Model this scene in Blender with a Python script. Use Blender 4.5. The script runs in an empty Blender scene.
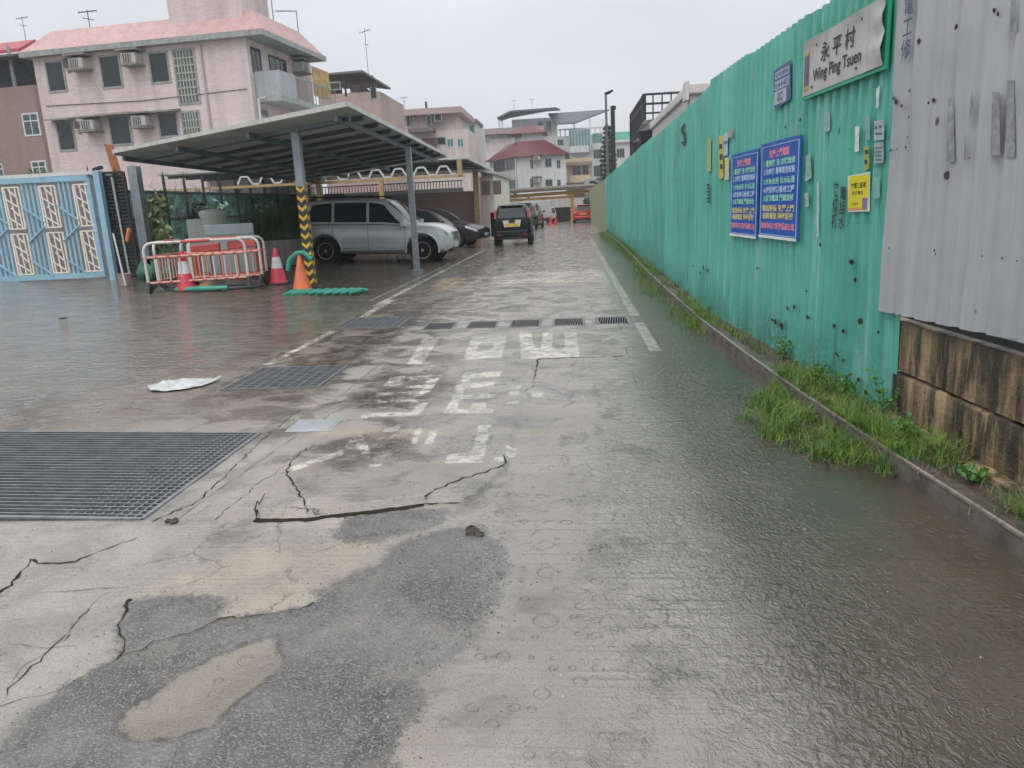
import bpy, bmesh, math, random
import numpy as np
from mathutils import Vector, Matrix
S = bpy.context.scene
COL = S.collection
R = math.radians
# ---------------- camera ----------------
FPX = 750.0
PITCH, ROLL, YAW, EYE = R(13.2), R(-2.72), R(5.08), 1.5
def cam_axes():
    fwd = np.array([math.sin(-YAW)*math.cos(PITCH), math.cos(YAW)*math.cos(PITCH), -math.sin(PITCH)])
    right = np.array([math.cos(YAW), math.sin(YAW), 0.0]); up = np.cross(right, fwd)
    c, s = math.cos(ROLL), math.sin(ROLL)
    return c*right+s*up, -s*right+c*up, fwd
CR, CU, CF = cam_axes()
cd = bpy.data.cameras.new('camera'); co = bpy.data.objects.new('camera', cd); COL.objects.link(co)
cd.sensor_width = 36.0; cd.lens = FPX/1024*36.0; cd.clip_start = .05; cd.clip_end = 2000
co.matrix_world = Matrix(((CR[0], CU[0], -CF[0], 0), (CR[1], CU[1], -CF[1], 0), (CR[2], CU[2], -CF[2], EYE), (0, 0, 0, 1)))
S.camera = co
# ---------------- world: overcast sky ----------------
SUN_EL, SUN_AZ = 55, 200
w = bpy.data.worlds.new('World'); S.world = w; w.use_nodes = True
wn = w.node_tree.nodes; wl = w.node_tree.links; wn.clear()
wo = wn.new('ShaderNodeOutputWorld'); bg = wn.new('ShaderNodeBackground'); bg.inputs[1].default_value = .1
sk = wn.new('ShaderNodeTexSky'); sk.sky_type = 'NISHITA'; sk.sun_disc = False
sk.sun_elevation = R(SUN_EL); sk.sun_rotation = R(SUN_AZ); sk.air_density = 1.5; sk.dust_density = 6
tc = wn.new('ShaderNodeTexCoord'); sx = wn.new('ShaderNodeSeparateXYZ'); wl.new(tc.outputs['Generated'], sx.inputs[0])
rp = wn.new('ShaderNodeValToRGB'); wl.new(sx.outputs[2], rp.inputs[0])
rp.color_ramp.elements[0].position = 0.0; rp.color_ramp.elements[0].color = (.56, .582, .61, 1)
rp.color_ramp.elements[1].position = .9; rp.color_ramp.elements[1].color = (1.5, 1.5, 1.52, 1)
e = rp.color_ramp.elements.new(.18); e.color = (.555, .577, .62, 1)
e = rp.color_ramp.elements.new(.40); e.color = (.74, .76, .80, 1)
nz = wn.new('ShaderNodeTexNoise'); nz.inputs['Scale'].default_value = 1.6; nz.inputs['Detail'].default_value = 4
mp = wn.new('ShaderNodeMapping'); mp.inputs['Scale'].default_value = (1, 1, 3.5)
wl.new(tc.outputs['Generated'], mp.inputs[0]); wl.new(mp.outputs[0], nz.inputs[0])
mr = wn.new('ShaderNodeMapRange'); mr.inputs[1].default_value = .3; mr.inputs[2].default_value = .7
mr.inputs[3].default_value = 9.0; mr.inputs[4].default_value = 11.4; wl.new(nz.outputs[0], mr.inputs[0])
vm = wn.new('ShaderNodeVectorMath'); vm.operation = 'SCALE'; wl.new(rp.outputs[0], vm.inputs[0]); wl.new(mr.outputs[0], vm.inputs['Scale'])
mx = wn.new('ShaderNodeMix'); mx.data_type = 'RGBA'; mx.inputs[0].default_value = .94
wl.new(sk.outputs[0], mx.inputs[6]); wl.new(vm.outputs[0], mx.inputs[7])
wl.new(mx.outputs[2], bg.inputs[0]); wl.new(bg.outputs[0], wo.inputs[0])
sd = bpy.data.lights.new('sun', 'SUN'); sd.energy = .7; sd.angle = R(40); sd.color = (1, .985, .96)
so = bpy.data.objects.new('sun', sd); COL.objects.link(so)
so.rotation_euler = (R(90-SUN_EL), 0, R(180-SUN_AZ))
S.view_settings.view_transform = 'Standard'; S.view_settings.look = 'None'
S.view_settings.gamma = 1; S.view_settings.use_curve_mapping = False; S.view_settings.exposure = 0.36
# ---------------- measuring helpers ----------------
CP = np.array([0, 0, EYE])
def ray(px, py): return (px-512)/FPX*CR-(py-384)/FPX*CU+CF
def gz(x): return max(0.0, -3.3-x)*.035
def onz(px, py, z=0.0):
    d = ray(px, py); return CP+d*((z-EYE)/d[2])
def gg(px, py):
    z = 0
    for _ in range(15):
        p = onz(px, py, z); z = gz(p[0])
    return p
def atY(px, py, Y): d = ray(px, py); return CP+d*(Y/d[1])
def atX(px, py, X): d = ray(px, py); return CP+d*(X/d[0])
class Facade:
    """vertical plane through A (origin, left end seen from outside) and B"""
    def __init__(s, A, B):
        s.A = np.array([A[0], A[1], 0.0]); s.B = np.array([B[0], B[1], 0.0])
        s.d = (s.B-s.A); s.L = np.linalg.norm(s.d); s.d /= s.L
        s.uo = 0.0; s.n = np.array([s.d[1], -s.d[0], 0.0])      # outward, towards the viewer when A is left
    def uz(s, px, py):
        d = ray(px, py); t = s.n@(s.A+s.n*s.uo-CP)/(s.n@d); p = CP+t*d
        return float((p-s.A)@s.d), float(p[2])
    def P(s, u, z, out=0.0):
        p = s.A+s.d*u+s.n*out; return (p[0], p[1], z)
# ---------------- materials ----------------
def nt(m): return m.node_tree.nodes, m.node_tree.links
MATS = {}
def M(name, col, rough=.6, metal=0.0, var=.12, sc=3.0, bump=0.0, bsc=40.0, streak=0.0, dirt=(.05, .045, .035), spec=.5, trans=0.0, coat=0.0, rust=0.0):
    if name in MATS: return MATS[name]
    m = bpy.data.materials.new(name); m.use_nodes = True; n, l = nt(m)
    b = n['Principled BSDF']; b.inputs['Roughness'].default_value = rough; b.inputs['Metallic'].default_value = metal
    b.inputs['Specular IOR Level'].default_value = spec; b.inputs['Coat Weight'].default_value = coat; b.inputs['Coat Roughness'].default_value = .08
    t = n.new('ShaderNodeTexCoord')
    no = n.new('ShaderNodeTexNoise'); no.inputs['Scale'].default_value = sc; no.inputs['Detail'].default_value = 6; no.inputs['Roughness'].default_value = .65
    l.new(t.outputs['Object'], no.inputs[0])
    r = n.new('ShaderNodeMapRange'); r.inputs[1].default_value = .3; r.inputs[2].default_value = .7
    r.inputs[3].default_value = 1-var; r.inputs[4].default_value = 1+var; l.new(no.outputs[0], r.inputs[0])
    v = n.new('ShaderNodeVectorMath'); v.operation = 'SCALE'; v.inputs[0].default_value = col; l.new(r.outputs[0], v.inputs['Scale'])
    out = v.outputs[0]
    def layer(out, scale, lo, hi, amount, color):
        mp = n.new('ShaderNodeMapping'); mp.inputs['Scale'].default_value = scale; l.new(t.outputs['Object'], mp.inputs[0])
        q = n.new('ShaderNodeTexNoise'); q.inputs['Scale'].default_value = 1; q.inputs['Detail'].default_value = 5; l.new(mp.outputs[0], q.inputs[0])
        rr = n.new('ShaderNodeMapRange'); rr.inputs[1].default_value = lo; rr.inputs[2].default_value = hi; rr.inputs[4].default_value = amount; l.new(q.outputs[0], rr.inputs[0])
        mi = n.new('ShaderNodeMix'); mi.data_type = 'RGBA'; mi.inputs[7].default_value = (*color, 1)
        l.new(rr.outputs[0], mi.inputs[0]); l.new(out, mi.inputs[6]); return mi.outputs[2]
    if streak: out = layer(out, (7, 7, .35), .5, .78, streak, dirt)
    if rust: out = layer(out, (9, 9, 6), .6, .7, rust, (.12, .045, .02))
    l.new(out, b.inputs['Base Color'])
    if bump:
        q = n.new('ShaderNodeTexNoise'); q.inputs['Scale'].default_value = bsc; q.inputs['Detail'].default_value = 4; l.new(t.outputs['Object'], q.inputs[0])
        bu = n.new('ShaderNodeBump'); bu.inputs['Strength'].default_value = bump; bu.inputs['Distance'].default_value = .01
        l.new(q.outputs[0], bu.inputs['Height']); l.new(bu.outputs[0], b.inputs['Normal'])
    if trans: b.inputs['Transmission Weight'].default_value = trans
    m.diffuse_color = (*col, 1); MATS[name] = m; return m
def Mtile(name, c1, c2, w=.24, h=.07, rough=.45, streak=.35, mort=(.4, .33, .32)):
    """small wall tiles laid in rows, works on any vertical wall"""
    if name in MATS: return MATS[name]
    m = bpy.data.materials.new(name); m.use_nodes = True; n, l = nt(m); b = n['Principled BSDF']; b.inputs['Roughness'].default_value = rough
    t = n.new('ShaderNodeTexCoord'); s = n.new('ShaderNodeSeparateXYZ'); l.new(t.outputs['Object'], s.inputs[0])
    a = n.new('ShaderNodeMath'); l.new(s.outputs[0], a.inputs[0]); l.new(s.outputs[1], a.inputs[1])
    c = n.new('ShaderNodeCombineXYZ'); l.new(a.outputs[0], c.inputs[0]); l.new(s.outputs[2], c.inputs[1])
    k = n.new('ShaderNodeTexBrick'); l.new(c.outputs[0], k.inputs[0])
    k.inputs['Color1'].default_value = (*c1, 1); k.inputs['Color2'].default_value = (*c2, 1); k.inputs['Mortar'].default_value = (*mort, 1)
    k.inputs['Scale'].default_value = 1; k.inputs['Brick Width'].default_value = w; k.inputs['Row Height'].default_value = h; k.inputs['Mortar Size'].default_value = .006; k.inputs['Bias'].default_value = -.1
    mp = n.new('ShaderNodeMapping'); mp.inputs['Scale'].default_value = (1.3, 1.3, .13); l.new(t.outputs['Object'], mp.inputs[0])
    q = n.new('ShaderNodeTexNoise'); q.inputs['Scale'].default_value = 1; q.inputs['Detail'].default_value = 7; l.new(mp.outputs[0], q.inputs[0])
    rr = n.new('ShaderNodeMapRange'); rr.inputs[1].default_value = .48; rr.inputs[2].default_value = .8; rr.inputs[4].default_value = streak; l.new(q.outputs[0], rr.inputs[0])
    mi = n.new('ShaderNodeMix'); mi.data_type = 'RGBA'; mi.inputs[7].default_value = (.16, .14, .13, 1); l.new(rr.outputs[0], mi.inputs[0]); l.new(k.outputs[0], mi.inputs[6])
    l.new(mi.outputs[2], b.inputs['Base Color'])
    MATS[name] = m; return m
# ---------------- mesh collector ----------------
class MB:
    def __init__(s): s.v = []; s.f = []; s.mi = []; s.cur = 0
    def add(s, vs, fs):
        o = len(s.v); s.v += [tuple(map(float, p)) for p in vs]; s.f += [tuple(i+o for i in f) for f in fs]; s.mi += [s.cur]*len(fs); return s
    def box(s, lo, hi):
        x0, y0, z0 = lo; x1, y1, z1 = hi
        return s.add([(x0,y0,z0),(x1,y0,z0),(x1,y1,z0),(x0,y1,z0),(x0,y0,z1),(x1,y0,z1),(x1,y1,z1),(x0,y1,z1)],
                     [(3,2,1,0),(4,5,6,7),(0,1,5,4),(1,2,6,5),(2,3,7,6),(3,0,4,7)])
    def obox(s, c, ax, ay, az):   # centre, three half-axis vectors
        c, ax, ay, az = map(np.array, (c, ax, ay, az)); vs = []
        for k in (-1, 1):
            for i, j in ((-1,-1),(1,-1),(1,1),(-1,1)): vs.append(c+ax*i+ay*j+az*k)
        return s.add(vs, [(3,2,1,0),(4,5,6,7),(0,1,5,4),(1,2,6,5),(2,3,7,6),(3,0,4,7)])
    def beam(s, a, b, w, h=None, up=(0, 0, 1)):
        a = np.array(a, float); b = np.array(b, float); h = h or w; d = b-a; L = np.linalg.norm(d); d /= L
        up = np.array(up, float)
        if abs(d@up) > .95: up = np.array([0, 1.0, 0])
        sd_ = np.cross(d, up); sd_ /= np.linalg.norm(sd_); u = np.cross(sd_, d)
        return s.obox((a+b)/2, d*L/2, sd_*w/2, u*h/2)
    def tube(s, pts, r, n=8, cap=True):
        pts = [np.array(p, float) for p in pts]; rs = r if isinstance(r, (list, tuple)) else [r]*len(pts); rings = []
        prev = None
        for i, p in enumerate(pts):
            d = pts[min(i+1, len(pts)-1)]-pts[max(i-1, 0)]; d = d/(np.linalg.norm(d)+1e-9)
            if prev is None:
                up = np.array([0, 0, 1.0]) if abs(d[2]) < .9 else np.array([1.0, 0, 0]); a = np.cross(d, up)
            else: a = prev-d*(prev@d)
            a /= (np.linalg.norm(a)+1e-9); prev = a; b = np.cross(d, a)
            rings.append([p+(a*math.cos(2*math.pi*k/n)+b*math.sin(2*math.pi*k/n))*rs[i] for k in range(n)])
        vs = [q for g_ in rings for q in g_]; fs = []
        for i in range(len(pts)-1):
            for k in range(n): fs.append((i*n+k, i*n+(k+1)%n, (i+1)*n+(k+1)%n, (i+1)*n+k))
        if cap: fs += [tuple(range(n-1, -1, -1)), tuple(range((len(pts)-1)*n, len(pts)*n))]
        return s.add(vs, fs)
    def lathe(s, prof, c=(0, 0, 0), n=20, axis='z'):
        vs = []; fs = []
        for r_, h in prof:
            for k in range(n):
                a = 2*math.pi*k/n; x, y = r_*math.cos(a), r_*math.sin(a)
                p = (x, y, h) if axis == 'z' else ((x, h, y) if axis == 'y' else (h, x, y))
                vs.append((p[0]+c[0], p[1]+c[1], p[2]+c[2]))
        for i in range(len(prof)-1):
            for k in range(n): fs.append((i*n+k, i*n+(k+1)%n, (i+1)*n+(k+1)%n, (i+1)*n+k))
        fs += [tuple(range(n-1, -1, -1)), tuple(range((len(prof)-1)*n, len(prof)*n))]
        return s.add(vs, fs)
    def prism(s, poly, lift, d):  # poly of 3D points, extruded by vector d
        n = len(poly); d = np.array(d, float); a = [np.array(p, float) for p in poly]
        return s.add(a+[p+d for p in a], [tuple(range(n-1, -1, -1)), tuple(range(n, 2*n))]+[(i, (i+1)%n, (i+1)%n+n, i+n) for i in range(n)])
    def grid(s, P):   # P[i][j] points
        a = len(P); b = len(P[0])
        return s.add([q for row in P for q in row], [(i*b+j, i*b+j+1, (i+1)*b+j+1, (i+1)*b+j) for i in range(a-1) for j in range(b-1)])
    def leaves(s, c, rad, n, size, rnd, asp=.55, shell=False):
        for _ in range(n):
            d = np.array([rnd.gauss(0, 1) for _ in range(3)]); d /= np.linalg.norm(d)+1e-9
            rr = (rnd.random()**(.2 if shell else .45)); p = np.array(c)+d*rr*np.array(rad)
            a = np.array([rnd.gauss(0, 1) for _ in range(3)]); a /= np.linalg.norm(a); b = np.cross(a, d+.3*a[::-1]); b /= np.linalg.norm(b)+1e-9
            z = size*rnd.uniform(.6, 1.4)
            s.add([p-a*z, p-b*z*asp, p+a*z, p+b*z*asp], [(0, 1, 2, 3)])
        return s
    def build(s, name, mat, parent=None, smooth=0, bevel=0, kind=None, label=None, world=False, **tagk):
        me = bpy.data.meshes.new(name); v = np.array(s.v, float).reshape(-1, 3); off = np.zeros(3)
        if parent is not None and (world or parent.name in WORLD): off = np.array(WLOC[parent.name])
        elif parent is None and kind != 'structure':
            off = np.array([(v[:, 0].min()+v[:, 0].max())/2, (v[:, 1].min()+v[:, 1].max())/2, v[:, 2].min()])
        me.from_pydata([tuple(p) for p in (v-off)], [], s.f)
        for q in (mat if isinstance(mat, (list, tuple)) else [mat]): me.materials.append(q)
        if isinstance(mat, (list, tuple)): me.polygons.foreach_set('material_index', s.mi)
        bm = bmesh.new(); bm.from_mesh(me); bmesh.ops.recalc_face_normals(bm, faces=bm.faces) if len(bm.faces) < 20000 else None; bm.to_mesh(me); bm.free()
        if smooth:
            me.polygons.foreach_set('use_smooth', [True]*len(me.polygons)); me.set_sharp_from_angle(angle=R(smooth))
        o = bpy.data.objects.new(name, me); COL.objects.link(o)
        if parent is not None:
            o.parent = parent
            if parent.name in WORLD: WORLD.add(o.name); WLOC[o.name] = WLOC[parent.name]
        elif kind != 'structure': o.location = off
        if bevel:
            md = o.modifiers.new('bevel', 'BEVEL'); md.width = bevel; md.segments = 2; md.limit_method = 'ANGLE'
        if kind: o['kind'] = kind
        if label: o['label'] = label
        for k_, v_ in tagk.items(): o[k_] = v_
        return o
WORLD = set(); WLOC = {}
def T(name, label, cat, loc=(0, 0, 0), rz=0, group=None, world=False):
    o = bpy.data.objects.new(name, None); COL.objects.link(o); o.location = loc; o.rotation_euler = (0, 0, rz); o.empty_display_size = .2
    o['label'] = label; o['category'] = cat
    if group: o['group'] = group
    if world: WORLD.add(o.name); WLOC[o.name] = tuple(loc)
    return o
def tag(o, label, cat, group=None, kind=None):
    o['label'] = label; o['category'] = cat
    if group: o['group'] = group
    if kind: o['kind'] = kind
    return o
def copy_tree(o, parent=None, loc=None, rz=None, label=None):
    c = o.copy(); COL.objects.link(c)
    if parent is not None: c.parent = parent
    if loc is not None: c.location = loc
    if rz is not None: c.rotation_euler = (0, 0, rz)
    if label: c['label'] = label
    for ch in list(o.children): copy_tree(ch, c)
    return c
def text_mb(body, mat, width=None, height=None, bold=0.0, ext=.001):
    """lettering as a flat mesh in local XZ, centred; returns (verts, faces) normalised to the size asked"""
    cu = bpy.data.curves.new('lettering', 'FONT'); cu.body = body; cu.align_x = 'CENTER'; cu.size = 1; cu.offset = bold; cu.resolution_u = 3
    o = bpy.data.objects.new('lettering', cu); COL.objects.link(o)
    dg = bpy.context.evaluated_depsgraph_get(); dg.update(); me = bpy.data.meshes.new_from_object(o.evaluated_get(dg))
    v = np.array([q.co[:] for q in me.vertices]) if len(me.vertices) else np.zeros((1, 3)); f = [tuple(p.vertices) for p in me.polygons]
    bpy.data.objects.remove(o); bpy.data.curves.remove(cu); bpy.data.meshes.remove(me)
    lo = v.min(0); hi = v.max(0); sz = np.maximum(hi-lo, 1e-6); v = v-(lo+hi)/2
    sx_ = width/sz[0] if width else None; sy_ = height/sz[1] if height else None
    sx_ = sx_ or sy_; sy_ = sy_ or sx_
    return v*np.array([sx_, sy_, 1]), f
def glass(name='car_glass', col=(.012, .016, .018), rough=.06):
    return M(name, col, rough=rough, var=.05, spec=.45)
# ---------------- palette ----------------
white_paint = M('white_paint', (.62, .63, .63), .4, var=.08, streak=.2)
dark_metal = M('dark_metal', (.03, .032, .035), .45, .3)
galv = M('galvanised_steel', (.30, .33, .35), .38, .6, var=.2, sc=6, streak=.15)
black_rubber = M('black_rubber', (.015, .015, .016), .55, var=.2)
blackp = M('black_plastic', (.02, .02, .022), .35)
win_frame = M('aluminium_frame', (.25, .29, .30), .4, .2)
pane = M('window_glass', (.018, .024, .027), .08, var=.3, sc=1.2, spec=.6)
pane_teal = M('green_tinted_glass', (.06, .22, .20), .1, var=.35, sc=1.5)
conc = M('grey_concrete', (.24, .235, .22), .6, var=.25, sc=4, bump=.4, bsc=25, streak=.4)
# ---------------- ground ----------------
def zpoly(pts, ox, oy, s): return [tuple(gg(ox+x/s, oy+y/s)[:2]) for x, y in pts]
def P(pts): return zpoly(pts, 0, 0, 1)
GR = [(-7.2, -2.28, 3.49, 5.04), (-3.26, -2.33, 6.43, 7.40), (-3.32, -2.39, 9.95, 10.92)]     # big grates: x0,x1,y0,y1
SL = [(-2.02+i*.575, -2.02+i*.575+.42, 9.56, 10.16) for i in range(5)]
def axis(bps, step):
    out = []
    for a, b in zip(bps[:-1], bps[1:]):
        n = max(1, int(round((b-a)/step((a+b)/2)))); out += list(np.linspace(a, b, n, endpoint=False))
    return np.array(out+[bps[-1]])
xb = sorted(set([-5, -3.3, 0, 2.6]+[v for g_ in GR+SL for v in g_[:2] if v > -5]))
xs = np.concatenate([-np.geomspace(700, 14, 26), np.arange(-13.5, -7.2, .25), np.arange(-7.2, -5, .1), axis(xb, lambda m: .024), np.geomspace(2.9, 700, 36)])
yb = [1.3]+sorted(set([v for g_ in GR+SL for v in g_[2:]]))
yf = axis(yb, lambda m: max(.02, .0052*m))
yy = [yf[-1]]
while yy[-1] < 900: yy.append(yy[-1]+(.0075*yy[-1] if yy[-1] < 45 else .12*yy[-1]))
ys = np.concatenate([-np.geomspace(60, .5, 9), np.linspace(-.3, 1.27, 12), yf, yy[1:]])
NX, NY = len(xs), len(ys)
X, Y = np.meshgrid(xs, ys); X = X.ravel(); Y = Y.ravel()
def sdf(polys, cut=1.5, closed=True):
    out = np.full(X.shape, cut)
    for poly in polys:
        q = np.array(poly); lo = q.min(0)-cut; hi = q.max(0)+cut
        idx = np.where((X > lo[0]) & (X < hi[0]) & (Y > lo[1]) & (Y < hi[1]))[0]
        if not len(idx): continue
        px, py = X[idx], Y[idx]; d = np.full(px.shape, 1e9); ins = np.zeros(px.shape, bool); n = len(q)
        for i in range(n if closed else n-1):
            a, b = q[i], q[(i+1) % n]; e_ = b-a; t = np.clip(((px-a[0])*e_[0]+(py-a[1])*e_[1])/(e_@e_+1e-12), 0, 1)
            d = np.minimum(d, np.hypot(px-a[0]-t*e_[0], py-a[1]-t*e_[1]))
            if closed and abs(b[1]-a[1]) > 1e-9:
                c_ = ((a[1] > py) != (b[1] > py)) & (px < (b[0]-a[0])*(py-a[1])/(b[1]-a[1])+a[0]); ins ^= c_
        d = np.where(ins, -d, d); out[idx] = np.minimum(out[idx], d)
    return out
Z3 = lambda pts: zpoly(pts, 0, 500, 2.0)
ZP = lambda pts: zpoly(pts, 240, 300, 1024/440)
asphalt = [Z3([(-30, 560), (0, 505), (60, 440), (110, 385), (200, 338), (240, 320), (330, 285), (440, 240), (560, 225), (620, 210), (640, 180), (760, 130), (800, 85), (900, 60), (960, 55), (1010, 110), (1000, 170), (960, 265), (930, 300), (860, 320), (835, 360), (835, 440), (800, 480), (760, 545), (740, 620), (-60, 640)]),
           Z3([(236, 312), (238, 265), (262, 212), (300, 198), (390, 192), (437, 204), (434, 245), (370, 265), (300, 298)]),
           Z3([(672, 72), (684, 42), (760, 24), (890, 20), (896, 42), (830, 60), (760, 80), (700, 84)])]
puddle = [Z3([(228, 462), (245, 430), (330, 375), (420, 320), (500, 285), (560, 272), (566, 330), (530, 370), (470, 415), (420, 460), (340, 485), (260, 484)])]
tan = [Z3([(262, 190), (350, 150), (460, 100), (600, 80), (730, 82), (760, 108), (690, 150), (600, 205), (520, 235), (440, 240), (436, 200), (390, 188), (300, 195)]),
       P([(488, 288), (500, 272), (602, 268), (612, 283)]), P([(420, 292), (445, 276), (470, 275), (455, 291)]), P([(300, 436), (430, 440), (430, 432), (300, 430)])]+puddle
slab = [ZP([(38, 505), (60, 460), (110, 380), (160, 345), (330, 215), (420, 90), (890, 90), (900, 130), (700, 135), (650, 260), (620, 395), (550, 470), (430, 472), (320, 487), (160, 506)])]
paint = [ZP(p) for p in [
    [(52, 150), (210, 72), (228, 72), (72, 150)], [(275, 40), (345, 0), (362, 0), (292, 40)],
    [(425, 90), (465, 86), (425, 148), (388, 150)],
    [(540, 82), (622, 80), (616, 98), (534, 100)], [(520, 138), (527, 118), (612, 116), (607, 136)], [(538, 96), (562, 95), (548, 122), (524, 122)], [(594, 95), (619, 95), (611, 120), (585, 120)],
    [(650, 78), (678, 78), (690, 136), (655, 136)], [(705, 76), (728, 76), (725, 133), (697, 133)], [(755, 75), (783, 75), (790, 132), (758, 132)], [(655, 112), (790, 112), (790, 132), (655, 136)],
    [(350, 178), (385, 176), (378, 198), (335, 200)], [(395, 176), (450, 174), (446, 183), (392, 185)], [(315, 215), (430, 213), (426, 223), (312, 225)], [(445, 172), (470, 172), (440, 216), (418, 216)], [(385, 198), (440, 196), (437, 205), (383, 206)],
    [(320, 234), (450, 230), (447, 237), (318, 241)], [(287, 266), (420, 262), (412, 274), (281, 278)], [(418, 235), (443, 233), (418, 272), (395, 272)],
    [(520, 170), (610, 166), (605, 178), (515, 182)], [(508, 190), (595, 190), (590, 203), (500, 205)], [(525, 168), (540, 168), (500, 265), (475, 265)], [(495, 222), (595, 218), (590, 228), (490, 232)], [(475, 256), (590, 256), (588, 266), (472, 266)], [(540, 240), (575, 240), (570, 258), (535, 258)],
    [(628, 198), (655, 198), (653, 206), (627, 206)], [(626, 212), (650, 212), (648, 220), (625, 220)], [(622, 236), (650, 236), (648, 243), (620, 243)], [(680, 215), (705, 215), (705, 226), (680, 226)],
    [(335, 303), (375, 299), (365, 312), (333, 314)], [(408, 305), (425, 305), (410, 343), (398, 343)], [(445, 308), (462, 308), (450, 341), (430, 343)],
    [(555, 296), (585, 295), (565, 388), (478, 390), (485, 368), (540, 365)], [(620, 345), (645, 345), (640, 365), (618, 372)], [(595, 375), (620, 375), (615, 386), (590, 386)],
    [(118, 398), (240, 358), (243, 368), (125, 408)], [(243, 350), (270, 320), (285, 322), (300, 350), (305, 380), (285, 375), (280, 355), (260, 357)], [(292, 395), (330, 390), (332, 396), (295, 400)]]]
paint += [[(.755, 7.7), (.875, 7.7), (.87, 9.6), (.75, 9.6)], [(.75, 10.2), (.87, 10.2), (.86, 25), (.74, 25)], [(.75, 27), (.86, 27), (.84, 39), (.74, 39)],
          [(-3.4, 12.3), (-3.3, 12.3), (-3.3, 29), (-3.4, 29)], [(-3.65, 13), (-3.6, 13), (-3.55, 22), (-3.62, 22)]]
mud = [ZP([(270, 215), (330, 180), (470, 165), (500, 190), (450, 240), (330, 265), (260, 250)]), ZP([(180, 385), (210, 340), (330, 315), (400, 330), (370, 375), (290, 400), (200, 410)]),
       P([(215, 395), (330, 392), (350, 360), (470, 300), (455, 292), (330, 350), (240, 400)]), P([(0, 435), (0, 395), (60, 390), (70, 420), (30, 436)]), P([(740, 425), (760, 390), (800, 385), (870, 420), (940, 480), (915, 500), (850, 480), (800, 460)])]
lightc = [P([(0, 700), (0, 600), (60, 560), (125, 590), (118, 650), (60, 700)]), P([(0, 524), (165, 524), (250, 440), (300, 440), (150, 560), (0, 590)])]
joints = [[(-2.03, 5.5), (-2.0, 9.7)], [(-2.0, 10), (-1.95, 40)], [(.50, 6.2), (.56, 9.7)], [(.58, 10), (.7, 60)], [(-3.3, 7.4), (-3.36, 40)], [(-2.3, 5.04), (-2.3, 12)],
          [(-3.45, 10), (-3.5, 60)], [(-3.3, 13.3), (.6, 13.6)], [(-3.3, 20), (.7, 20.2)], [(-3.3, 26), (.7, 26.1)], [(-3.3, 33), (.7, 33)], [(-2.1, 3.49), (-1.95, 5.5)]]
wetp = [[(.55, .5), (.2, 3), (.35, 6.5), (.62, 9), (.75, 40), (2.6, 40), (2.6, .5)], [(-30, 5.6), (-4.8, 5.6), (-3.5, 8), (-3.4, 60), (-30, 60)],
        P([(400, 540), (600, 430), (700, 420), (620, 768), (520, 768), (470, 620)])]
olive = [[(.75, .3), (.62, 3), (.55, 6), (.8, 9), (.95, 40), (2.6, 40), (2.6, .3)]]
A = {}
A['asph'] = sdf(asphalt); A['tan'] = sdf(tan); A['paint'] = sdf(paint, .5); A['mud'] = sdf(mud); A['light'] = sdf(lightc)
A['joint'] = sdf(joints, .4, False); A['band'] = sdf([P([(488, 284), (500, 274), (602, 270), (610, 281)]), P([(425, 291), (445, 279), (468, 277), (455, 290)])]); A['wet'] = sdf(wetp); A['olive'] = sdf(olive); A['pud'] = sdf(puddle)
sl = sdf(slab, .6)
def vn(x, y, s, seed):   # cheap smooth waviness
    rs = np.random.RandomState(seed); o = 0
    for k in range(5):
        a, b, c_ = rs.uniform(-1, 1, 3); o = o+np.sin((x*a+y*b)*6.28*s*(1+k*.5)+c_*9)/(1+k)
    return o/2
Zg = np.maximum(0, -3.3-X)*.035
Zg = np.minimum(Zg, .75)
near = np.clip(1-(Y-8)/20, 0, 1)
Zg = Zg+.004*vn(X, Y, .35, 1)*near+.0016*vn(X, Y, 1.7, 2)*near
st = np.clip(-sl/.012, 0, 1); fall = np.clip((6.2-Y)/2.6, 0, 1)
Zg = Zg+.034*st*fall*np.clip((X+1.9)*2+1, .35, 1)
Zg = Zg+.007*np.clip(-A['asph']/.05, 0, 1)-.016*np.clip(-A['pud']/.12, 0, 1)
Zg = Zg-.012*np.clip((.02-np.abs(X+3.33))/.02, 0, 1)*(Y > 7.4)
# road fades under the kerb
me = bpy.data.meshes.new('ground')
idx = np.arange(NX*NY).reshape(NY, NX)
q = np.stack([idx[:-1, :-1], idx[:-1, 1:], idx[1:, 1:], idx[1:, :-1]], -1).reshape(-1, 4)
cx = (X[q[:, 0]]+X[q[:, 1]])/2; cy = (Y[q[:, 0]]+Y[q[:, 2]])/2
keep = np.ones(len(q), bool)
for x0, x1, y0, y1 in GR+SL: keep &= ~((cx > x0) & (cx < x1) & (cy > y0) & (cy < y1))
q = q[keep]
me.vertices.add(len(X)); me.vertices.foreach_set('co', np.stack([X, Y, Zg], -1).ravel())
me.loops.add(q.size); me.loops.foreach_set('vertex_index', q.ravel()); me.polygons.add(len(q)); me.polygons.foreach_set('loop_start', np.arange(0, q.size, 4))
me.polygons.foreach_set('use_smooth', np.ones(len(q), bool))
me.update(); me.validate()
for k, v in A.items():
    at = me.attributes.new(k, 'FLOAT', 'POINT'); at.data.foreach_set('value', v.astype(np.float32))
go = bpy.data.objects.new('ground', me); COL.objects.link(go); go['kind'] = 'structure'
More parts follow.
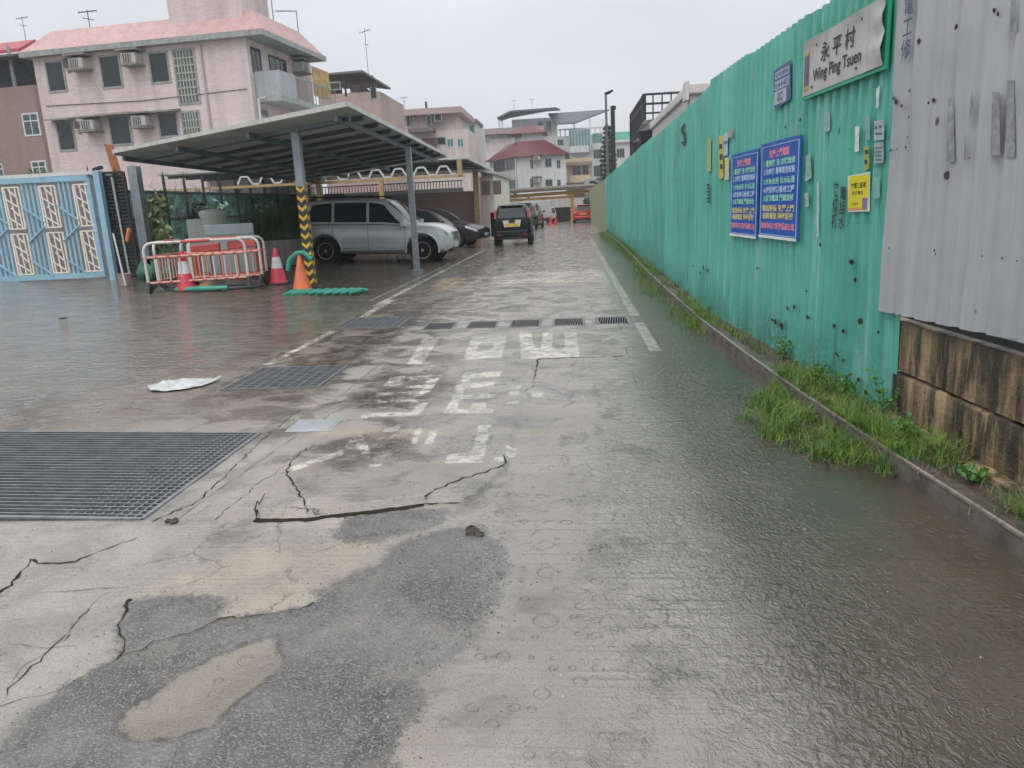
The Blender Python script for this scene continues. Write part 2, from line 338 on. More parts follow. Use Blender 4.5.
class NG:
    """tiny shader graph writer"""
    def __init__(s, name):
        s.m = bpy.data.materials.new(name); s.m.use_nodes = True; s.n, s.l = nt(s.m); s.b = s.n['Principled BSDF']; s.t = s.n.new('ShaderNodeTexCoord').outputs['Object']
    def put(s, i, v):
        if isinstance(v, (int, float)): i.default_value = v
        elif isinstance(v, tuple): i.default_value = v if len(v) == 3 and i.type == 'VECTOR' else (*v[:3], 1)
        else: s.l.new(v, i)
    def math(s, op, a, b=0.0, c=None, clamp=False):
        n = s.n.new('ShaderNodeMath'); n.operation = op; n.use_clamp = clamp; s.put(n.inputs[0], a); s.put(n.inputs[1], b)
        if c is not None: s.put(n.inputs[2], c)
        return n.outputs[0]
    def noise(s, scale, detail=5, vec=None, rough=.6, stretch=None, dist=0):
        vec = vec or s.t
        if stretch:
            mp_ = s.n.new('ShaderNodeMapping'); mp_.inputs['Scale'].default_value = stretch; s.l.new(vec, mp_.inputs[0]); vec = mp_.outputs[0]
        n = s.n.new('ShaderNodeTexNoise'); n.inputs['Scale'].default_value = scale; n.inputs['Detail'].default_value = detail; n.inputs['Roughness'].default_value = rough
        n.inputs['Distortion'].default_value = dist; s.l.new(vec, n.inputs[0]); return n.outputs[0]
    def rng(s, v, a, b, c=0.0, d=1.0, smooth=False):
        n = s.n.new('ShaderNodeMapRange'); n.interpolation_type = 'SMOOTHSTEP' if smooth else 'LINEAR'
        s.put(n.inputs[0], v)
        for i, x in enumerate((a, b, c, d)): n.inputs[i+1].default_value = x
        return n.outputs[0]
    def mix(s, f, a, b):
        n = s.n.new('ShaderNodeMix'); n.data_type = 'RGBA'; s.put(n.inputs[0], f); s.put(n.inputs[6], a); s.put(n.inputs[7], b); return n.outputs[2]
    def scale(s, c, f):
        n = s.n.new('ShaderNodeVectorMath'); n.operation = 'SCALE'; s.put(n.inputs[0], c); s.put(n.inputs['Scale'], f); return n.outputs[0]
    def attr(s, name):
        n = s.n.new('ShaderNodeAttribute'); n.attribute_name = name; return n.outputs['Fac']
    def voro(s, scale, vec=None, feat='F1', rnd=1.0, dims='2D', stretch=None):
        vec = vec or s.t
        if stretch:
            mp_ = s.n.new('ShaderNodeMapping'); mp_.inputs['Scale'].default_value = stretch; s.l.new(vec, mp_.inputs[0]); vec = mp_.outputs[0]
        n = s.n.new('ShaderNodeTexVoronoi'); n.voronoi_dimensions = dims; n.feature = feat; n.inputs['Scale'].default_value = scale; n.inputs['Randomness'].default_value = rnd
        s.l.new(vec, n.inputs['Vector']); return n
    def bump(s, h, dist, strength=1.0, normal=None):
        n = s.n.new('ShaderNodeBump'); n.inputs['Distance'].default_value = dist; s.put(n.inputs['Strength'], strength); s.l.new(h, n.inputs['Height'])
        if normal: s.l.new(normal, n.inputs['Normal'])
        return n.outputs[0]
def ripples(g, scale, keepfrac):
    v = g.voro(scale); d = v.outputs['Distance']; c = g.n.new('ShaderNodeSeparateColor'); g.l.new(v.outputs['Color'], c.inputs[0])
    r_ = g.math('MULTIPLY', c.outputs[0], .42); on = g.math('LESS_THAN', c.outputs[1], keepfrac)
    w_ = g.math('SINE', g.math('MULTIPLY', g.math('SUBTRACT', d, r_), 62.0))
    env = g.math('SUBTRACT', 1.0, g.math('MULTIPLY', g.math('ABSOLUTE', g.math('SUBTRACT', d, r_)), 11.0), clamp=True)
    return g.math('MULTIPLY', g.math('MULTIPLY', w_, env), on)
g = NG('wet_ground')
n1 = g.noise(1.1, 6); n2 = g.noise(7, 6, rough=.7); n3 = g.noise(45, 4, rough=.7); n4 = g.noise(2.6, 5, rough=.62, dist=.6)
wob = g.math('MULTIPLY', g.math('SUBTRACT', n2, .5), .22); wob2 = g.math('MULTIPLY', g.math('SUBTRACT', n3, .5), .10)
wobs = g.math('ADD', wob, wob2)
def inside(name, width=.02, wamp=1.0, off=0.0):
    a = g.math('ADD', g.attr(name), g.math('MULTIPLY', wobs, wamp)); return g.rng(a, off-width, off+width, 1.0, 0.0, True)
asph = g.math('MULTIPLY', inside('asph', .04, 1.3), g.rng(g.noise(1.9, 4), .36, .50, .62, 1)); tan_ = inside('tan', .10, 1.6); mud_ = inside('mud', .12, 2.0); lig = inside('light', .2, 1.0); oli = inside('olive', .22, 1.2)
sepx = g.n.new('ShaderNodeSeparateXYZ'); g.l.new(g.t, sepx.inputs[0]); gx, gy = sepx.outputs[0], sepx.outputs[1]
yard = g.rng(g.math('ADD', gx, wobs), -3.42, -3.34, 1.0, 0.0); gut = g.rng(g.math('ADD', gx, wobs), -2.4, -2.2, 1.0, 0.0)
gut = g.math('MULTIPLY', gut, g.rng(gy, 5.0, 6.0))
cfar = g.rng(gy, 9, 40)
base = g.mix(g.rng(n1, .3, .7), (.225, .205, .173), (.385, .36, .315))
base = g.mix(g.rng(n4, .52, .66, 0, .65), base, (.10, .092, .078))
base = g.mix(g.math('MULTIPLY', lig, g.rng(n4, .35, .6, .9, .35)), base, (.34, .32, .285))
base = g.mix(g.math('MULTIPLY', tan_, g.rng(n2, .3, .6, .6, 1)), base, (.355, .31, .24))
base = g.mix(g.math('MULTIPLY', gut, .75), base, (.12, .098, .075))
base = g.mix(g.math('MULTIPLY', yard, .9), base, g.mix(g.rng(n4, .35, .65), (.125, .10, .075), (.27, .235, .19)))
base = g.mix(g.math('MULTIPLY', oli, .93), base, g.mix(g.rng(n1, .35, .7), (.058, .047, .022), (.110, .088, .050)))
bandm = inside('band', .06, 1.2); base = g.mix(g.math('MULTIPLY', bandm, g.rng(n2, .3, .5, .45, .95)), base, g.mix(g.rng(gx, -2.3, -2.0), (.40, .30, .14), (.52, .47, .38)))
# aggregate of the asphalt
va = g.voro(150); ag = g.n.new('ShaderNodeSeparateColor'); g.l.new(va.outputs['Color'], ag.inputs[0])
agc = g.mix(g.rng(ag.outputs[0], .55, 1.0), (.065, .065, .065), (.27, .265, .26))
agc = g.mix(g.rng(n4, .35, .65, 0, .6), agc, (.19, .187, .182))
base = g.mix(asph, base, agc)
pudm = inside('pud', .03, .35); base = g.mix(pudm, base, g.mix(n2, (.22, .19, .14), (.30, .265, .205)))
def rim(name, w_, wamp): return g.rng(g.math('ABSOLUTE', g.math('ADD', g.attr(name), g.math('MULTIPLY', wobs, wamp))), 0, w_, 1, 0)
base = g.mix(g.math('MULTIPLY', g.math('MAXIMUM', g.math('MULTIPLY', rim('asph', .03, 1.0), .45), rim('pud', .018, .35)), g.rng(n2, .36, .52, .2, .9)), base, (.035, .032, .028))
spk = g.voro(70); sps = g.n.new('ShaderNodeSeparateColor'); g.l.new(spk.outputs['Color'], sps.inputs[0])
base = g.mix(g.math('MULTIPLY', g.rng(spk.outputs['Distance'], .12, .3, 1, 0), g.rng(sps.outputs[0], .80, .86, 0, .55)), base, (.05, .045, .04)); base = g.mix(g.math('MULTIPLY', g.rng(spk.outputs['Distance'], .12, .28, 1, 0), g.math('MULTIPLY', g.rng(sps.outputs[1], .82, .88, 0, .4), g.math('SUBTRACT', 1.0, oli))), base, (.45, .43, .40))
tcol = g.noise(1.0, 3, stretch=(1.0, 46, 1), rough=.55)
tcm = g.math('MULTIPLY', g.math('SUBTRACT', 1.0, asph), g.math('MULTIPLY', g.rng(gx, -1.2, 0.1), g.rng(n1, .40, .56, .25, 1)))
base = g.mix(g.math('MULTIPLY', tcm, g.rng(tcol, .52, .66, 0, .48)), base, (.07, .065, .055))
base = g.mix(g.math('MULTIPLY', mud_, g.rng(n2, .38, .52, 0, .85)), base, (.07, .052, .035))
# paint
pn = g.noise(9, 6, rough=.75); wear = g.math('MULTIPLY', inside('paint', .008, .10), g.rng(pn, .40, .50))
wear = g.math('MULTIPLY', wear, g.math('SUBTRACT', 1.0, g.math('MULTIPLY', mud_, g.rng(n2, .45, .55, 0, .8))))
base = g.mix(g.math('MULTIPLY', wear, .85), base, (.63, .61, .53))
# joints and hairline cracks
jd = g.math('ADD', g.attr('joint'), g.math('MULTIPLY', wobs, .16)); jm = g.rng(jd, .002, .012, 1, 0)
base = g.mix(g.math('MULTIPLY', jm, g.rng(n2, .35, .5, .25, .8)), base, (.07, .062, .05))
cv = g.n.new('ShaderNodeTexVoronoi'); cv.voronoi_dimensions = '2D'; cv.feature = 'DISTANCE_TO_EDGE'; cv.inputs['Scale'].default_value = 2.6
wv = g.n.new('ShaderNodeVectorMath'); wv.operation = 'ADD'; g.l.new(g.t, wv.inputs[0]); wv2 = g.n.new('ShaderNodeCombineXYZ'); g.l.new(wob, wv2.inputs[0]); g.l.new(wob2, wv2.inputs[1]); g.l.new(wv2.outputs[0], wv.inputs[1]); g.l.new(wv.outputs[0], cv.inputs['Vector'])
hair = g.math('MULTIPLY', g.rng(cv.outputs[0], .004, .018, 1, 0), g.rng(n1, .53, .60)); hair = g.math('MULTIPLY', hair, g.math('SUBTRACT', 1.0, asph))
base = g.mix(g.math('MULTIPLY', hair, .75), base, (.05, .045, .04))
# light dark grit
base = g.mix(g.rng(n3, .60, .72, 0, .5), base, (.10, .095, .085))
base = g.mix(g.rng(g.noise(160, 2), .35, .65, 0.0, .38), base, (.06, .06, .06))
# film of water
film = g.rng(g.math('ADD', g.attr('wet'), g.math('MULTIPLY', wobs, 3.0)), -.25, .35, 1, 0, True)
pw = g.rng(g.math('ADD', n4, g.math('MULTIPLY', n1, .5)), .66, .80)          # stray puddles on the slabs
film = g.math('MAXIMUM', film, g.math('MULTIPLY', pw, .9)); film = g.math('MAXIMUM', film, pudm)
film = g.math('MAXIMUM', film, g.math('MULTIPLY', asph, g.rng(n4, .40, .60)))
film = g.math('MAXIMUM', film, g.math('MULTIPLY', g.rng(gy, 9, 18), g.rng(n2, .35, .6)))
slabm = g.math('MULTIPLY', inside('light', .2, 1), .6)
film = g.math('MULTIPLY', film, g.math('SUBTRACT', 1.0, slabm))
base = g.scale(base, g.rng(film, 0, 1, 1.06, .74)); g.put(g.b.inputs['Base Color'], base)
rough = g.rng(film, 0, 1, .45, .05); g.put(g.b.inputs['Roughness'], rough)
g.put(g.b.inputs['Specular IOR Level'], g.rng(film, 0, 1, .42, 1.0))
# relief: grit and tining below, ripples of the film above
tin = g.noise(1.0, 3, stretch=(1.0, 46, 1), rough=.55); tinm = g.math('MULTIPLY', g.rng(n1, .38, .58, .25, 1), g.math('SUBTRACT', 1.0, asph))
dry = g.math('SUBTRACT', 1.0, g.math('MULTIPLY', film, .72))
h1 = g.math('ADD', g.math('MULTIPLY', g.math('MULTIPLY', tin, tinm), .9), g.math('MULTIPLY', n3, .5))
h1 = g.math('ADD', h1, g.math('MULTIPLY', g.math('MULTIPLY', va.outputs['Distance'], asph), -.7))
h1 = g.math('SUBTRACT', h1, g.math('MULTIPLY', g.math('ADD', jm, hair, clamp=True), 1.2))
nrm = g.bump(h1, .008, g.math('MULTIPLY', dry, .85))
rain = g.math('ADD', ripples(g, 8, .22), ripples(g, 15, .30)); flow = g.noise(30, 3, stretch=(1, .55, 1), dist=1.2); flow2 = g.noise(9, 2, stretch=(1, .6, 1))
band = g.rng(g.math('ABSOLUTE', g.math('SUBTRACT', g.math('ADD', gx, g.math('MULTIPLY', gy, -.02)), .52)), .15, .85, 1.0, .15, True)
chop = g.math('MULTIPLY', band, g.rng(gy, 9, 30, 1, .5)); chopn = g.noise(26, 2.5, stretch=(1, .7, 1), dist=1.5); ychop = g.math('MULTIPLY', g.noise(11, 3, stretch=(.5, 1, 1), dist=.8), g.rng(gx, -3.2, -4.2, 0, 4.5))
h2 = g.math('ADD', g.math('MULTIPLY', rain, .26), g.math('ADD', g.math('MULTIPLY', chopn, g.math('MULTIPLY', chop, 2.6)), g.math('ADD', g.math('MULTIPLY', flow, .22), g.math('MULTIPLY', flow2, .5)))); h2 = g.math('ADD', h2, ychop)
nrm = g.bump(h2, .008, g.math('MULTIPLY', film, .75), nrm)
g.l.new(nrm, g.b.inputs['Normal'])
me.materials.append(g.m)
# dark crack ribbons, plus a strip painting the shade under the broken slab edge
crackm = M('crack_dirt_lip_shade', (.022, .018, .013), .8, var=.6, sc=30, spec=.1)
rn = random.Random(5)
mb = MB()
def crack(pts, w0, w1=None, jag=.02, low=False):
    w1 = w0 if w1 is None else w1; pp = []
    for a, b in zip(pts[:-1], pts[1:]):
        a = np.array(a); b = np.array(b); n = max(2, int(np.linalg.norm(b-a)/.035))
        for i in range(n): pp.append(a+(b-a)*i/n+np.array([rn.gauss(0, jag*.35), rn.gauss(0, jag*.35)])*(i > 0))
    pp.append(np.array(pts[-1])); rows = []
    for i, p in enumerate(pp):
        d = pp[min(i+1, len(pp)-1)]-pp[max(i-1, 0)]; d = d/(np.linalg.norm(d)+1e-9); nrm_ = np.array([-d[1], d[0]]); t = i/(len(pp)-1)
        w_ = (w0+(w1-w0)*t)*rn.uniform(.12, 1.35)*.36
        def gzz(q):
            i_ = min(max(np.searchsorted(xs, q[0]), 1), NX-1); j_ = min(max(np.searchsorted(ys, q[1]), 1), NY-1)
            return max(Zg[(j_-a_)*NX+i_-b_] for a_ in (0, 1) for b_ in (0, 1))+.003
        a, b = p+nrm_*w_, p-nrm_*w_; zz_ = max(gzz(a), gzz(b))
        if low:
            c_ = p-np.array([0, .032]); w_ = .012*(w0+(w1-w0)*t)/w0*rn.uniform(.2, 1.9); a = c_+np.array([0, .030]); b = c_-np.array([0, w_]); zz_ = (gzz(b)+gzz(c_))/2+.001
        rows.append([(a[0], a[1], zz_), (b[0], b[1], zz_)])
    mb.grid(rows)
crack(ZP([(38, 508), (100, 510), (160, 508), (240, 497), (320, 490), (430, 475)]), .03, .018, .008, low=True)  # dark strip stands in for the shadow line below the slab front
crack(ZP([(430, 475), (500, 474), (550, 470)]), .022, .008, .01)
crack(ZP([(430, 473), (455, 455), (500, 437), (560, 415), (600, 402), (620, 392), (615, 370)]), .018, .01)
crack(ZP([(158, 505), (150, 475), (125, 440), (108, 408), (125, 380), (160, 350)]), .016, .01)
crack(ZP([(38, 508), (35, 490), (60, 462)]), .02, .01)
crack(ZP([(695, 138), (760, 134), (830, 133), (890, 130)]), .03, .03, .01); crack(ZP([(695, 138), (682, 190)]), .02, .012)
crack(ZP([(530, 38), (600, 22), (660, 12), (700, 5)]), .04, .03)
crack(Z3([(-6, 190), (25, 172), (62, 120), (90, 128), (150, 126), (210, 100), (275, 76)]), .024, .01)
crack(Z3([(70, 190), (120, 186), (200, 178), (258, 176)]), .006, .004)
crack(Z3([(262, 200), (250, 230), (240, 262), (250, 290), (238, 315), (200, 340), (120, 385), (50, 398), (0, 415)]), .010, .005)
crack(Z3([(238, 315), (330, 282), (400, 262), (440, 240), (520, 232), (600, 222), (628, 208)]), .010, .008)
crack(Z3([(262, 200), (256, 212), (250, 228)]), .03, .01)
crack(Z3([(0, 412), (50, 350), (110, 290), (145, 255), (190, 205), (220, 185)]), .007, .004)
crack(Z3([(5, 385), (60, 325), (140, 270)]), .004, .004); crack(Z3([(20, 290), (90, 298), (150, 292)]), .004, .003)
crack(P([(152, 522), (200, 500), (262, 440), (300, 410)]), .012, .006); crack(P([(215, 520), (262, 480), (285, 470)]), .006, .005)
mb.build('road_cracks_lip_shade', crackm, kind='structure', smooth=0)
# loose grit washed along the cracks and the edges of the patch
rg = np.random.RandomState(12); near_ = np.where((np.abs(A['asph']) < .10) & (Y < 5.5) & (Y > 1.5) & (X > -3) & (X < 1.2))[0]; mb = MB()
anyw = np.where((Y < 6.5) & (Y > 1.5) & (X > -3.2) & (X < 1.4))[0]
for k in range(900):
    i_ = rg.choice(near_) if k < 520 else rg.choice(anyw); r_ = rg.uniform(.0016, .0048)*(1.6 if rg.rand() < .06 else 1); x, y, z = X[i_]+rg.normal(0, .012), Y[i_]+rg.normal(0, .012), Zg[i_]
    a = rg.uniform(0, 6.28); vs = [(x+r_*math.cos(a+q_*1.257)*rg.uniform(.7, 1.2), y+r_*math.sin(a+q_*1.257)*rg.uniform(.7, 1.2), z) for q_ in range(5)]+[(x+rg.normal(0, r_*.2), y+rg.normal(0, r_*.2), z+r_*rg.uniform(.6, 1.1))]
    mb.cur = int(rg.rand() < .3); mb.add(vs, [(0, 1, 5), (1, 2, 5), (2, 3, 5), (3, 4, 5), (4, 0, 5)])
gt_ = mb.build('grit', [M('dark_grit', (.07, .065, .058), .6, var=.5, sc=60), M('pale_grit', (.34, .32, .29), .6, var=.4, sc=60)], kind='stuff')
tag(gt_, 'loose grit and small stones scattered over the broken road', 'grit', kind='stuff')
# pits under the grates
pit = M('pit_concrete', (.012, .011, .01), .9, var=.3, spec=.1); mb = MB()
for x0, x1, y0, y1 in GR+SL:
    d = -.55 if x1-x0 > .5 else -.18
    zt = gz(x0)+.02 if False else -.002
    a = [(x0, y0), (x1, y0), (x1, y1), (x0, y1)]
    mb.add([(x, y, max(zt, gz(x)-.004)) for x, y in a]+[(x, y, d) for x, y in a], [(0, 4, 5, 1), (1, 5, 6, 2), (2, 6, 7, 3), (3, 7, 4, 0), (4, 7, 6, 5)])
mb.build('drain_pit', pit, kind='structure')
# ---------------- grates ----------------
grate_steel = M('wet_grating_steel', (.19, .20, .21), .35, .3, var=.3, sc=8, rust=.25)
def grate(x0, x1, y0, y1, label, ny, nx, bw, h, z=.006, seam=None):
    t = T('drain_grate', label, 'drain grate', ((x0+x1)/2, (y0+y1)/2, z), 0, 'steel grates over the drain')
    hx, hy = (x1-x0)/2-.012, (y1-y0)/2-.012
    m = MB()
    for y in (-hy, hy): m.box((-hx, y-.012, -.04), (hx, y+.012, .002))
    for x in (-hx, hx): m.box((x-.012, -hy, -.04), (x+.012, hy, .0015))
    m.build('frame', grate_steel, t)
    m = MB()
    for i in range(1, ny):
        y = -hy+2*hy*i/ny; m.box((-hx, y-bw/2, -h), (hx, y+bw/2, 0))
    m.build('bearing_bars', grate_steel, t)
    m = MB()
    for i in range(1, nx):
        x = -hx+2*hx*i/nx; m.box((x-.006, -hy, -.018), (x+.006, hy, -.0004))
    if seam is not None:
        for s_ in seam: m.box((s_-.012, -hy, -.03), (s_+.012, hy, .001))
    m.build('cross_bars', grate_steel, t)
    t.rotation_euler = (0, 0, 0)
    return t
g0 = grate(*GR[0], 'big steel grating over the wide pit, nearest drain at the lower left', 30, 92, .009, .03, seam=[1.78, .3, -1.2])
for c in g0.children:      # follows the slight rise of the yard
    for v in c.data.vertices:
        wx = v.co.x+(GR[0][0]+GR[0][1])/2
        v.co.z += max(0, -3.3-wx)*.035
grate(*GR[1], 'square steel grate beside the crumpled white sheet', 14, 9, .014, .035)
grate(*GR[2], 'farther square steel grate in line with the row of road gullies', 14, 9, .014, .035)
slotm = M('gully_iron', (.13, .13, .13), .4, .4, var=.3)
names = ['first iron gully cover of the row across the road, next to the parking side', 'second iron gully cover of the row across the road', 'middle iron gully cover of the row across the road', 'fourth iron gully cover of the row across the road', 'last iron gully cover of the row, next to the right road line']
for i, (x0, x1, y0, y1) in enumerate(SL):
    m = MB(); cx_, cy_ = (x0+x1)/2, (y0+y1)/2
    m.box((x0+.004, y0+.004, -.03), (x1-.004, y0+.03, .004)); m.box((x0+.004, y1-.03, -.03), (x1-.004, y1-.004, .004))
    m.box((x0+.004, y0+.03, -.03), (x0+.03, y1-.03, .004)); m.box((x1-.03, y0+.03, -.03), (x1-.004, y1-.03, .004))
    for k in range(11):
        xx = x0+.05+k*(x1-x0-.1)/10; m.beam((xx-.02, y0+.03, -.008), (xx+.02, y1-.03, -.008), .012, .02)
    tag(m.build('gully_cover', slotm), names[i], 'gully cover', 'iron gully covers across the road')
m = MB(); m.box((-2.09, 5.06, .002), (-1.79, 5.33, .012)); m.box((-2.11, 5.04, .001), (-1.77, 5.35, .007))
tag(m.build('manhole_cover', M('checker_steel', (.40, .43, .45), .3, .4, var=.15, bump=.5, bsc=60), bevel=.003), 'small shiny square manhole cover set in the concrete', 'manhole cover')
# crumpled white sheet
m = MB(); rows = []; rn = random.Random(3)
for i in range(15):
    r_ = []
    for j in range(9):
        u, v = i/14, j/8; cxp = -3.93+.50*u; cyp = 6.42+.42*u
        wv_ = .17*math.sin(math.pi*min(1, u*1.05+.04))**.6+.02
        x = cxp-(v-.5)*wv_*1.25+rn.gauss(0, .006); y = cyp+(v-.5)*wv_*1.9+rn.gauss(0, .006)
        r_.append((x, y, gz(x)+.012+abs(rn.gauss(0, .02))*(.3+math.sin(math.pi*v))+.025*math.sin(math.pi*v)*math.sin(3*u+.5)**2))
    rows.append(r_)
m.grid(rows)
o = m.build('plastic_sheet', M('dirty_white_sheet', (.42, .43, .43), .35, var=.35, sc=14), smooth=50)
md = o.modifiers.new('thick', 'SOLIDIFY'); md.thickness = .008; o.modifiers.new('s', 'SUBSURF').levels = 1
tag(o, 'crumpled white sheet lying flat on the wet yard', 'sheet')
# clods of debris on the road
debm = M('wet_dirt_clod', (.045, .036, .026), .6, var=.5, sc=30, bump=.6, bsc=60)
for (px, py, s_, lab) in [(474, 534, .07, 'brown clod of dirt lying on the road in front of the broken slab'), (175, 522, .045, 'dark clod of dirt at the corner of the big grating'), (62, 319, .06, 'dark clod lying on the wet yard before the blue gate')]:
    p = gg(px, py); m = MB(); rn = random.Random(px)
    for k in range(7):
        a = rn.uniform(0, 6.28); rr = rn.uniform(0, s_*.8); c_ = (p[0]+rr*math.cos(a), p[1]+rr*math.sin(a), p[2]+.004)
        q_ = s_*rn.uniform(.25, .5); m.lathe([(q_*rn.uniform(.8, 1.1), 0), (q_*.85, q_*.35), (q_*.4, q_*.62), (.001, q_*.7)], c_, 7)
    for v in range(len(m.v)): x, y, z = m.v[v]; m.v[v] = (x+rn.gauss(0, s_*.05), y+rn.gauss(0, s_*.05), z+rn.gauss(0, s_*.03))
    tag(m.build('dirt_clod', debm), lab, 'debris', 'clods of dirt on the ground')
# ---------------- kerb ----------------
kl = [(2.02, .3), (1.80, 2.9), (1.71, 4.0), (1.63, 5.2), (1.55, 7), (1.50, 9), (1.49, 12), (1.50, 15), (1.58, 20), (1.64, 25), (1.66, 32), (1.66, 41)]
def FX(y):    # x of the fence line
    return 2.30+(0.3-y)*.06+.02 if y < 10.4 else 1.716 if y < 10.6 else min(1.8, 1.716+(y-10.6)*.05)
FX = lambda y: (1.8+.06*(9-y)) if y < 10 else min(1.8, 1.74+(y-10)*.03)
kerbm = M('stained_kerb_concrete', (.085, .078, .062), .5, var=.5, sc=6, bump=.7, bsc=18, streak=.5)
def kx(y): return float(np.interp(y, [b for a, b in kl], [a for a, b in kl]))
ky = np.concatenate([np.arange(.3, 12, .15), np.arange(12, 41.2, .5)]); rn = random.Random(8)
m = MB(); rows = []
for y in ky:
    x = kx(y); j = rn.gauss(0, .006); rows.append([(x+j-.012, y, -.03), (x+j, y, .085), (x+.012+j, y, .098+rn.gauss(0, .002)), (x+.10, y, .098+rn.gauss(0, .003)), (x+.115, y, .05), (x+.13, y, -.05)])
m.grid(rows); m.build('kerb', kerbm, kind='structure', smooth=40)
m = MB(); ang = [(kx(y)+.004, y, .1) for y in ky]; m.tube(ang, .011, 5)
m.build('kerb_edging', M('rusty_steel_edge', (.26, .235, .20), .4, .3, var=.4, sc=9, rust=.5), kind='structure')
# soil strip between kerb and fence
m = MB(); rows = []
for y in ky:
    x0 = kx(y)+.11; x1 = FX(y)+.12; rows.append([(x0+(x1-x0)*t, y, .045+.03*math.sin(t*3)+rn.gauss(0, .008)) for t in (0, .25, .5, .75, 1)])
m.grid(rows); m.build('soil_strip', M('dark_wet_soil', (.055, .045, .03), .6, var=.5, sc=9, bump=1, bsc=30), kind='structure', smooth=60)
m = MB(); m.add([(2.5, -20, .03), (60, -20, .03), (60, 300, .03), (1.9, 300, .03), (1.9, 12, .03), (2.1, 5, .03)], [(0, 1, 2, 3, 4, 5)])
m.build('site_ground', M('site_earth', (.14, .12, .09), .8), kind='structure')
# ---------------- green fence ----------------
def fence_mat(name, c1, c2, scratch, rustdens=.5):
    g = NG(name); inf = g.n.new('ShaderNodeObjectInfo').outputs['Random']
    a = g.noise(.8, 5, stretch=(1, 1, .5)); b = g.noise(1.0, 5, stretch=(16, 16, .6), rough=.65); c = g.noise(24, 5)
    col = g.mix(g.rng(a, .3, .7), c1, c2); col = g.scale(col, g.rng(inf, 0, 1, .86, 1.10))
    col = g.mix(g.rng(b, .52, .72, 0, .55), col, scratch); col = g.mix(g.rng(b, .44, .22, 0, .42), col, tuple(x*.38 for x in c1))
    # lighter scuffs low down, dark grime at the foot
    s_ = g.n.new('ShaderNodeSeparateXYZ'); ge = g.n.new('ShaderNodeNewGeometry'); g.l.new(ge.outputs['Position'], s_.inputs[0]); z = s_.outputs[2]
    col = g.mix(g.math('MULTIPLY', g.rng(g.math('ADD', z, g.math('MULTIPLY', c, .35)), .80, .2), g.rng(c, .35, .65, 0, .7)), col, (.04, .04, .03))
    sp = g.voro(3.1, vec=ge.outputs['Position'], dims='3D'); sc_ = g.n.new('ShaderNodeSeparateColor'); g.l.new(sp.outputs['Color'], sc_.inputs[0])
    spot = g.math('MULTIPLY', g.rng(g.math('ADD', sp.outputs['Distance'], g.math('MULTIPLY', g.math('SUBTRACT', c, .5), .10)), .055, .085, 1, 0), g.math('LESS_THAN', sc_.outputs[0], rustdens))
    col = g.mix(g.math('MULTIPLY', spot, .9), col, (.035, .018, .012)); dr = g.math('MULTIPLY', g.rng(g.noise(1.0, 4, vec=ge.outputs['Position'], stretch=(7, 7, .8)), .60, .72, 0, .8), g.rng(g.math('ADD', z, g.math('MULTIPLY', c, .5)), 1.15, .35)); col = g.mix(dr, col, (.075, .06, .035))
    sm = g.math('MULTIPLY', g.rng(g.noise(1.0, 4, vec=ge.outputs['Position'], stretch=(4, 4, 1.1)), .58, .64, 0, .5), g.rng(c, .4, .6)); col = g.mix(sm, col, (.26, .42, .36)); fade = g.noise(.5, 5, vec=ge.outputs['Position'], rough=.7); col = g.mix(g.rng(fade, .48, .66, 0, .38), col, tuple(min(.6, x*1.5+.07) for x in c1)); col = g.mix(g.rng(fade, .46, .32, 0, .38), col, tuple(x*.5 for x in c1))
    g.put(g.b.inputs['Base Color'], col); g.b.inputs['Roughness'].default_value = .42; g.b.inputs['Specular IOR Level'].default_value = .25
    g.l.new(g.bump(g.math('ADD', g.noise(2.2, 3), g.math('MULTIPLY', c, .12)), .02, .35), g.b.inputs['Normal'])
    return g.m
green = fence_mat('green_sheet_paint', (.075, .375, .30), (.125, .455, .38), (.34, .60, .53), .28)
greyf = fence_mat('grey_sheet_paint', (.27, .28, .30), (.38, .385, .40), (.50, .50, .50), .42)
def sheet(name, parent, pA, pB, z0, z1, pitch, depth, mat, flatfrac=.5, out=0.0, lab=None, zt2=None, zb2=None):
    F = Facade(pA, pB); us = []; u = 0
    sl_ = pitch*.14
    prof = []
    while u < F.L-1e-6:
        for du, dd in ((0, 0), (pitch*flatfrac-sl_, 0), (pitch*flatfrac, 1), (pitch-sl_, 1)):
            if u+du <= F.L: prof.append((u+du, dd))
        u += pitch
    prof.append((F.L, 0)); nz_ = 7; rows = []
    for k in range(nz_):
        zb_ = lambda u: z0 if zb2 is None else z0+(zb2-z0)*u/F.L
        rows.append([F.P(u, zb_(u)+((z1 if zt2 is None else z1+(zt2-z1)*u/F.L)-zb_(u))*k/(nz_-1), out+dd*depth+.006*math.sin(u*2.3+k*1.7)) for u, dd in prof])
    m = MB(); m.grid(rows); o = m.build(name, mat, parent, label=lab)
    md = o.modifiers.new('thick', 'SOLIDIFY'); md.thickness = .002
    return o
ft = T('corrugated_fence', 'long green corrugated metal fence running along the right side of the road', 'fence', (1.85, 12, 0), world=True)
rn = random.Random(4)
yv = 41.0
while yv > 10.01:
    y2 = max(10.0, yv-rn.uniform(1.7, 2.2)); top = 2.84+rn.gauss(0, .012)-(yv-20)*.003*(yv > 20)
    sheet('sheet', ft, (FX(yv), yv), (FX(y2-.02), y2-.02), -.02, top, .150, .028, green, out=rn.uniform(0, .008)); yv = y2
yv = 10.0
while yv > 4.93:
    y2 = max(4.9, yv-1.7); top = 2.89+rn.gauss(0, .008)
    if y2 < 5.3: y2 = 4.9
    sheet('sheet', ft, (FX(yv), yv), (FX(y2-.02), y2-.02), -.02, top if yv < 9.9 else 2.91, .150, .026, green, out=rn.uniform(0, .003)); yv = y2
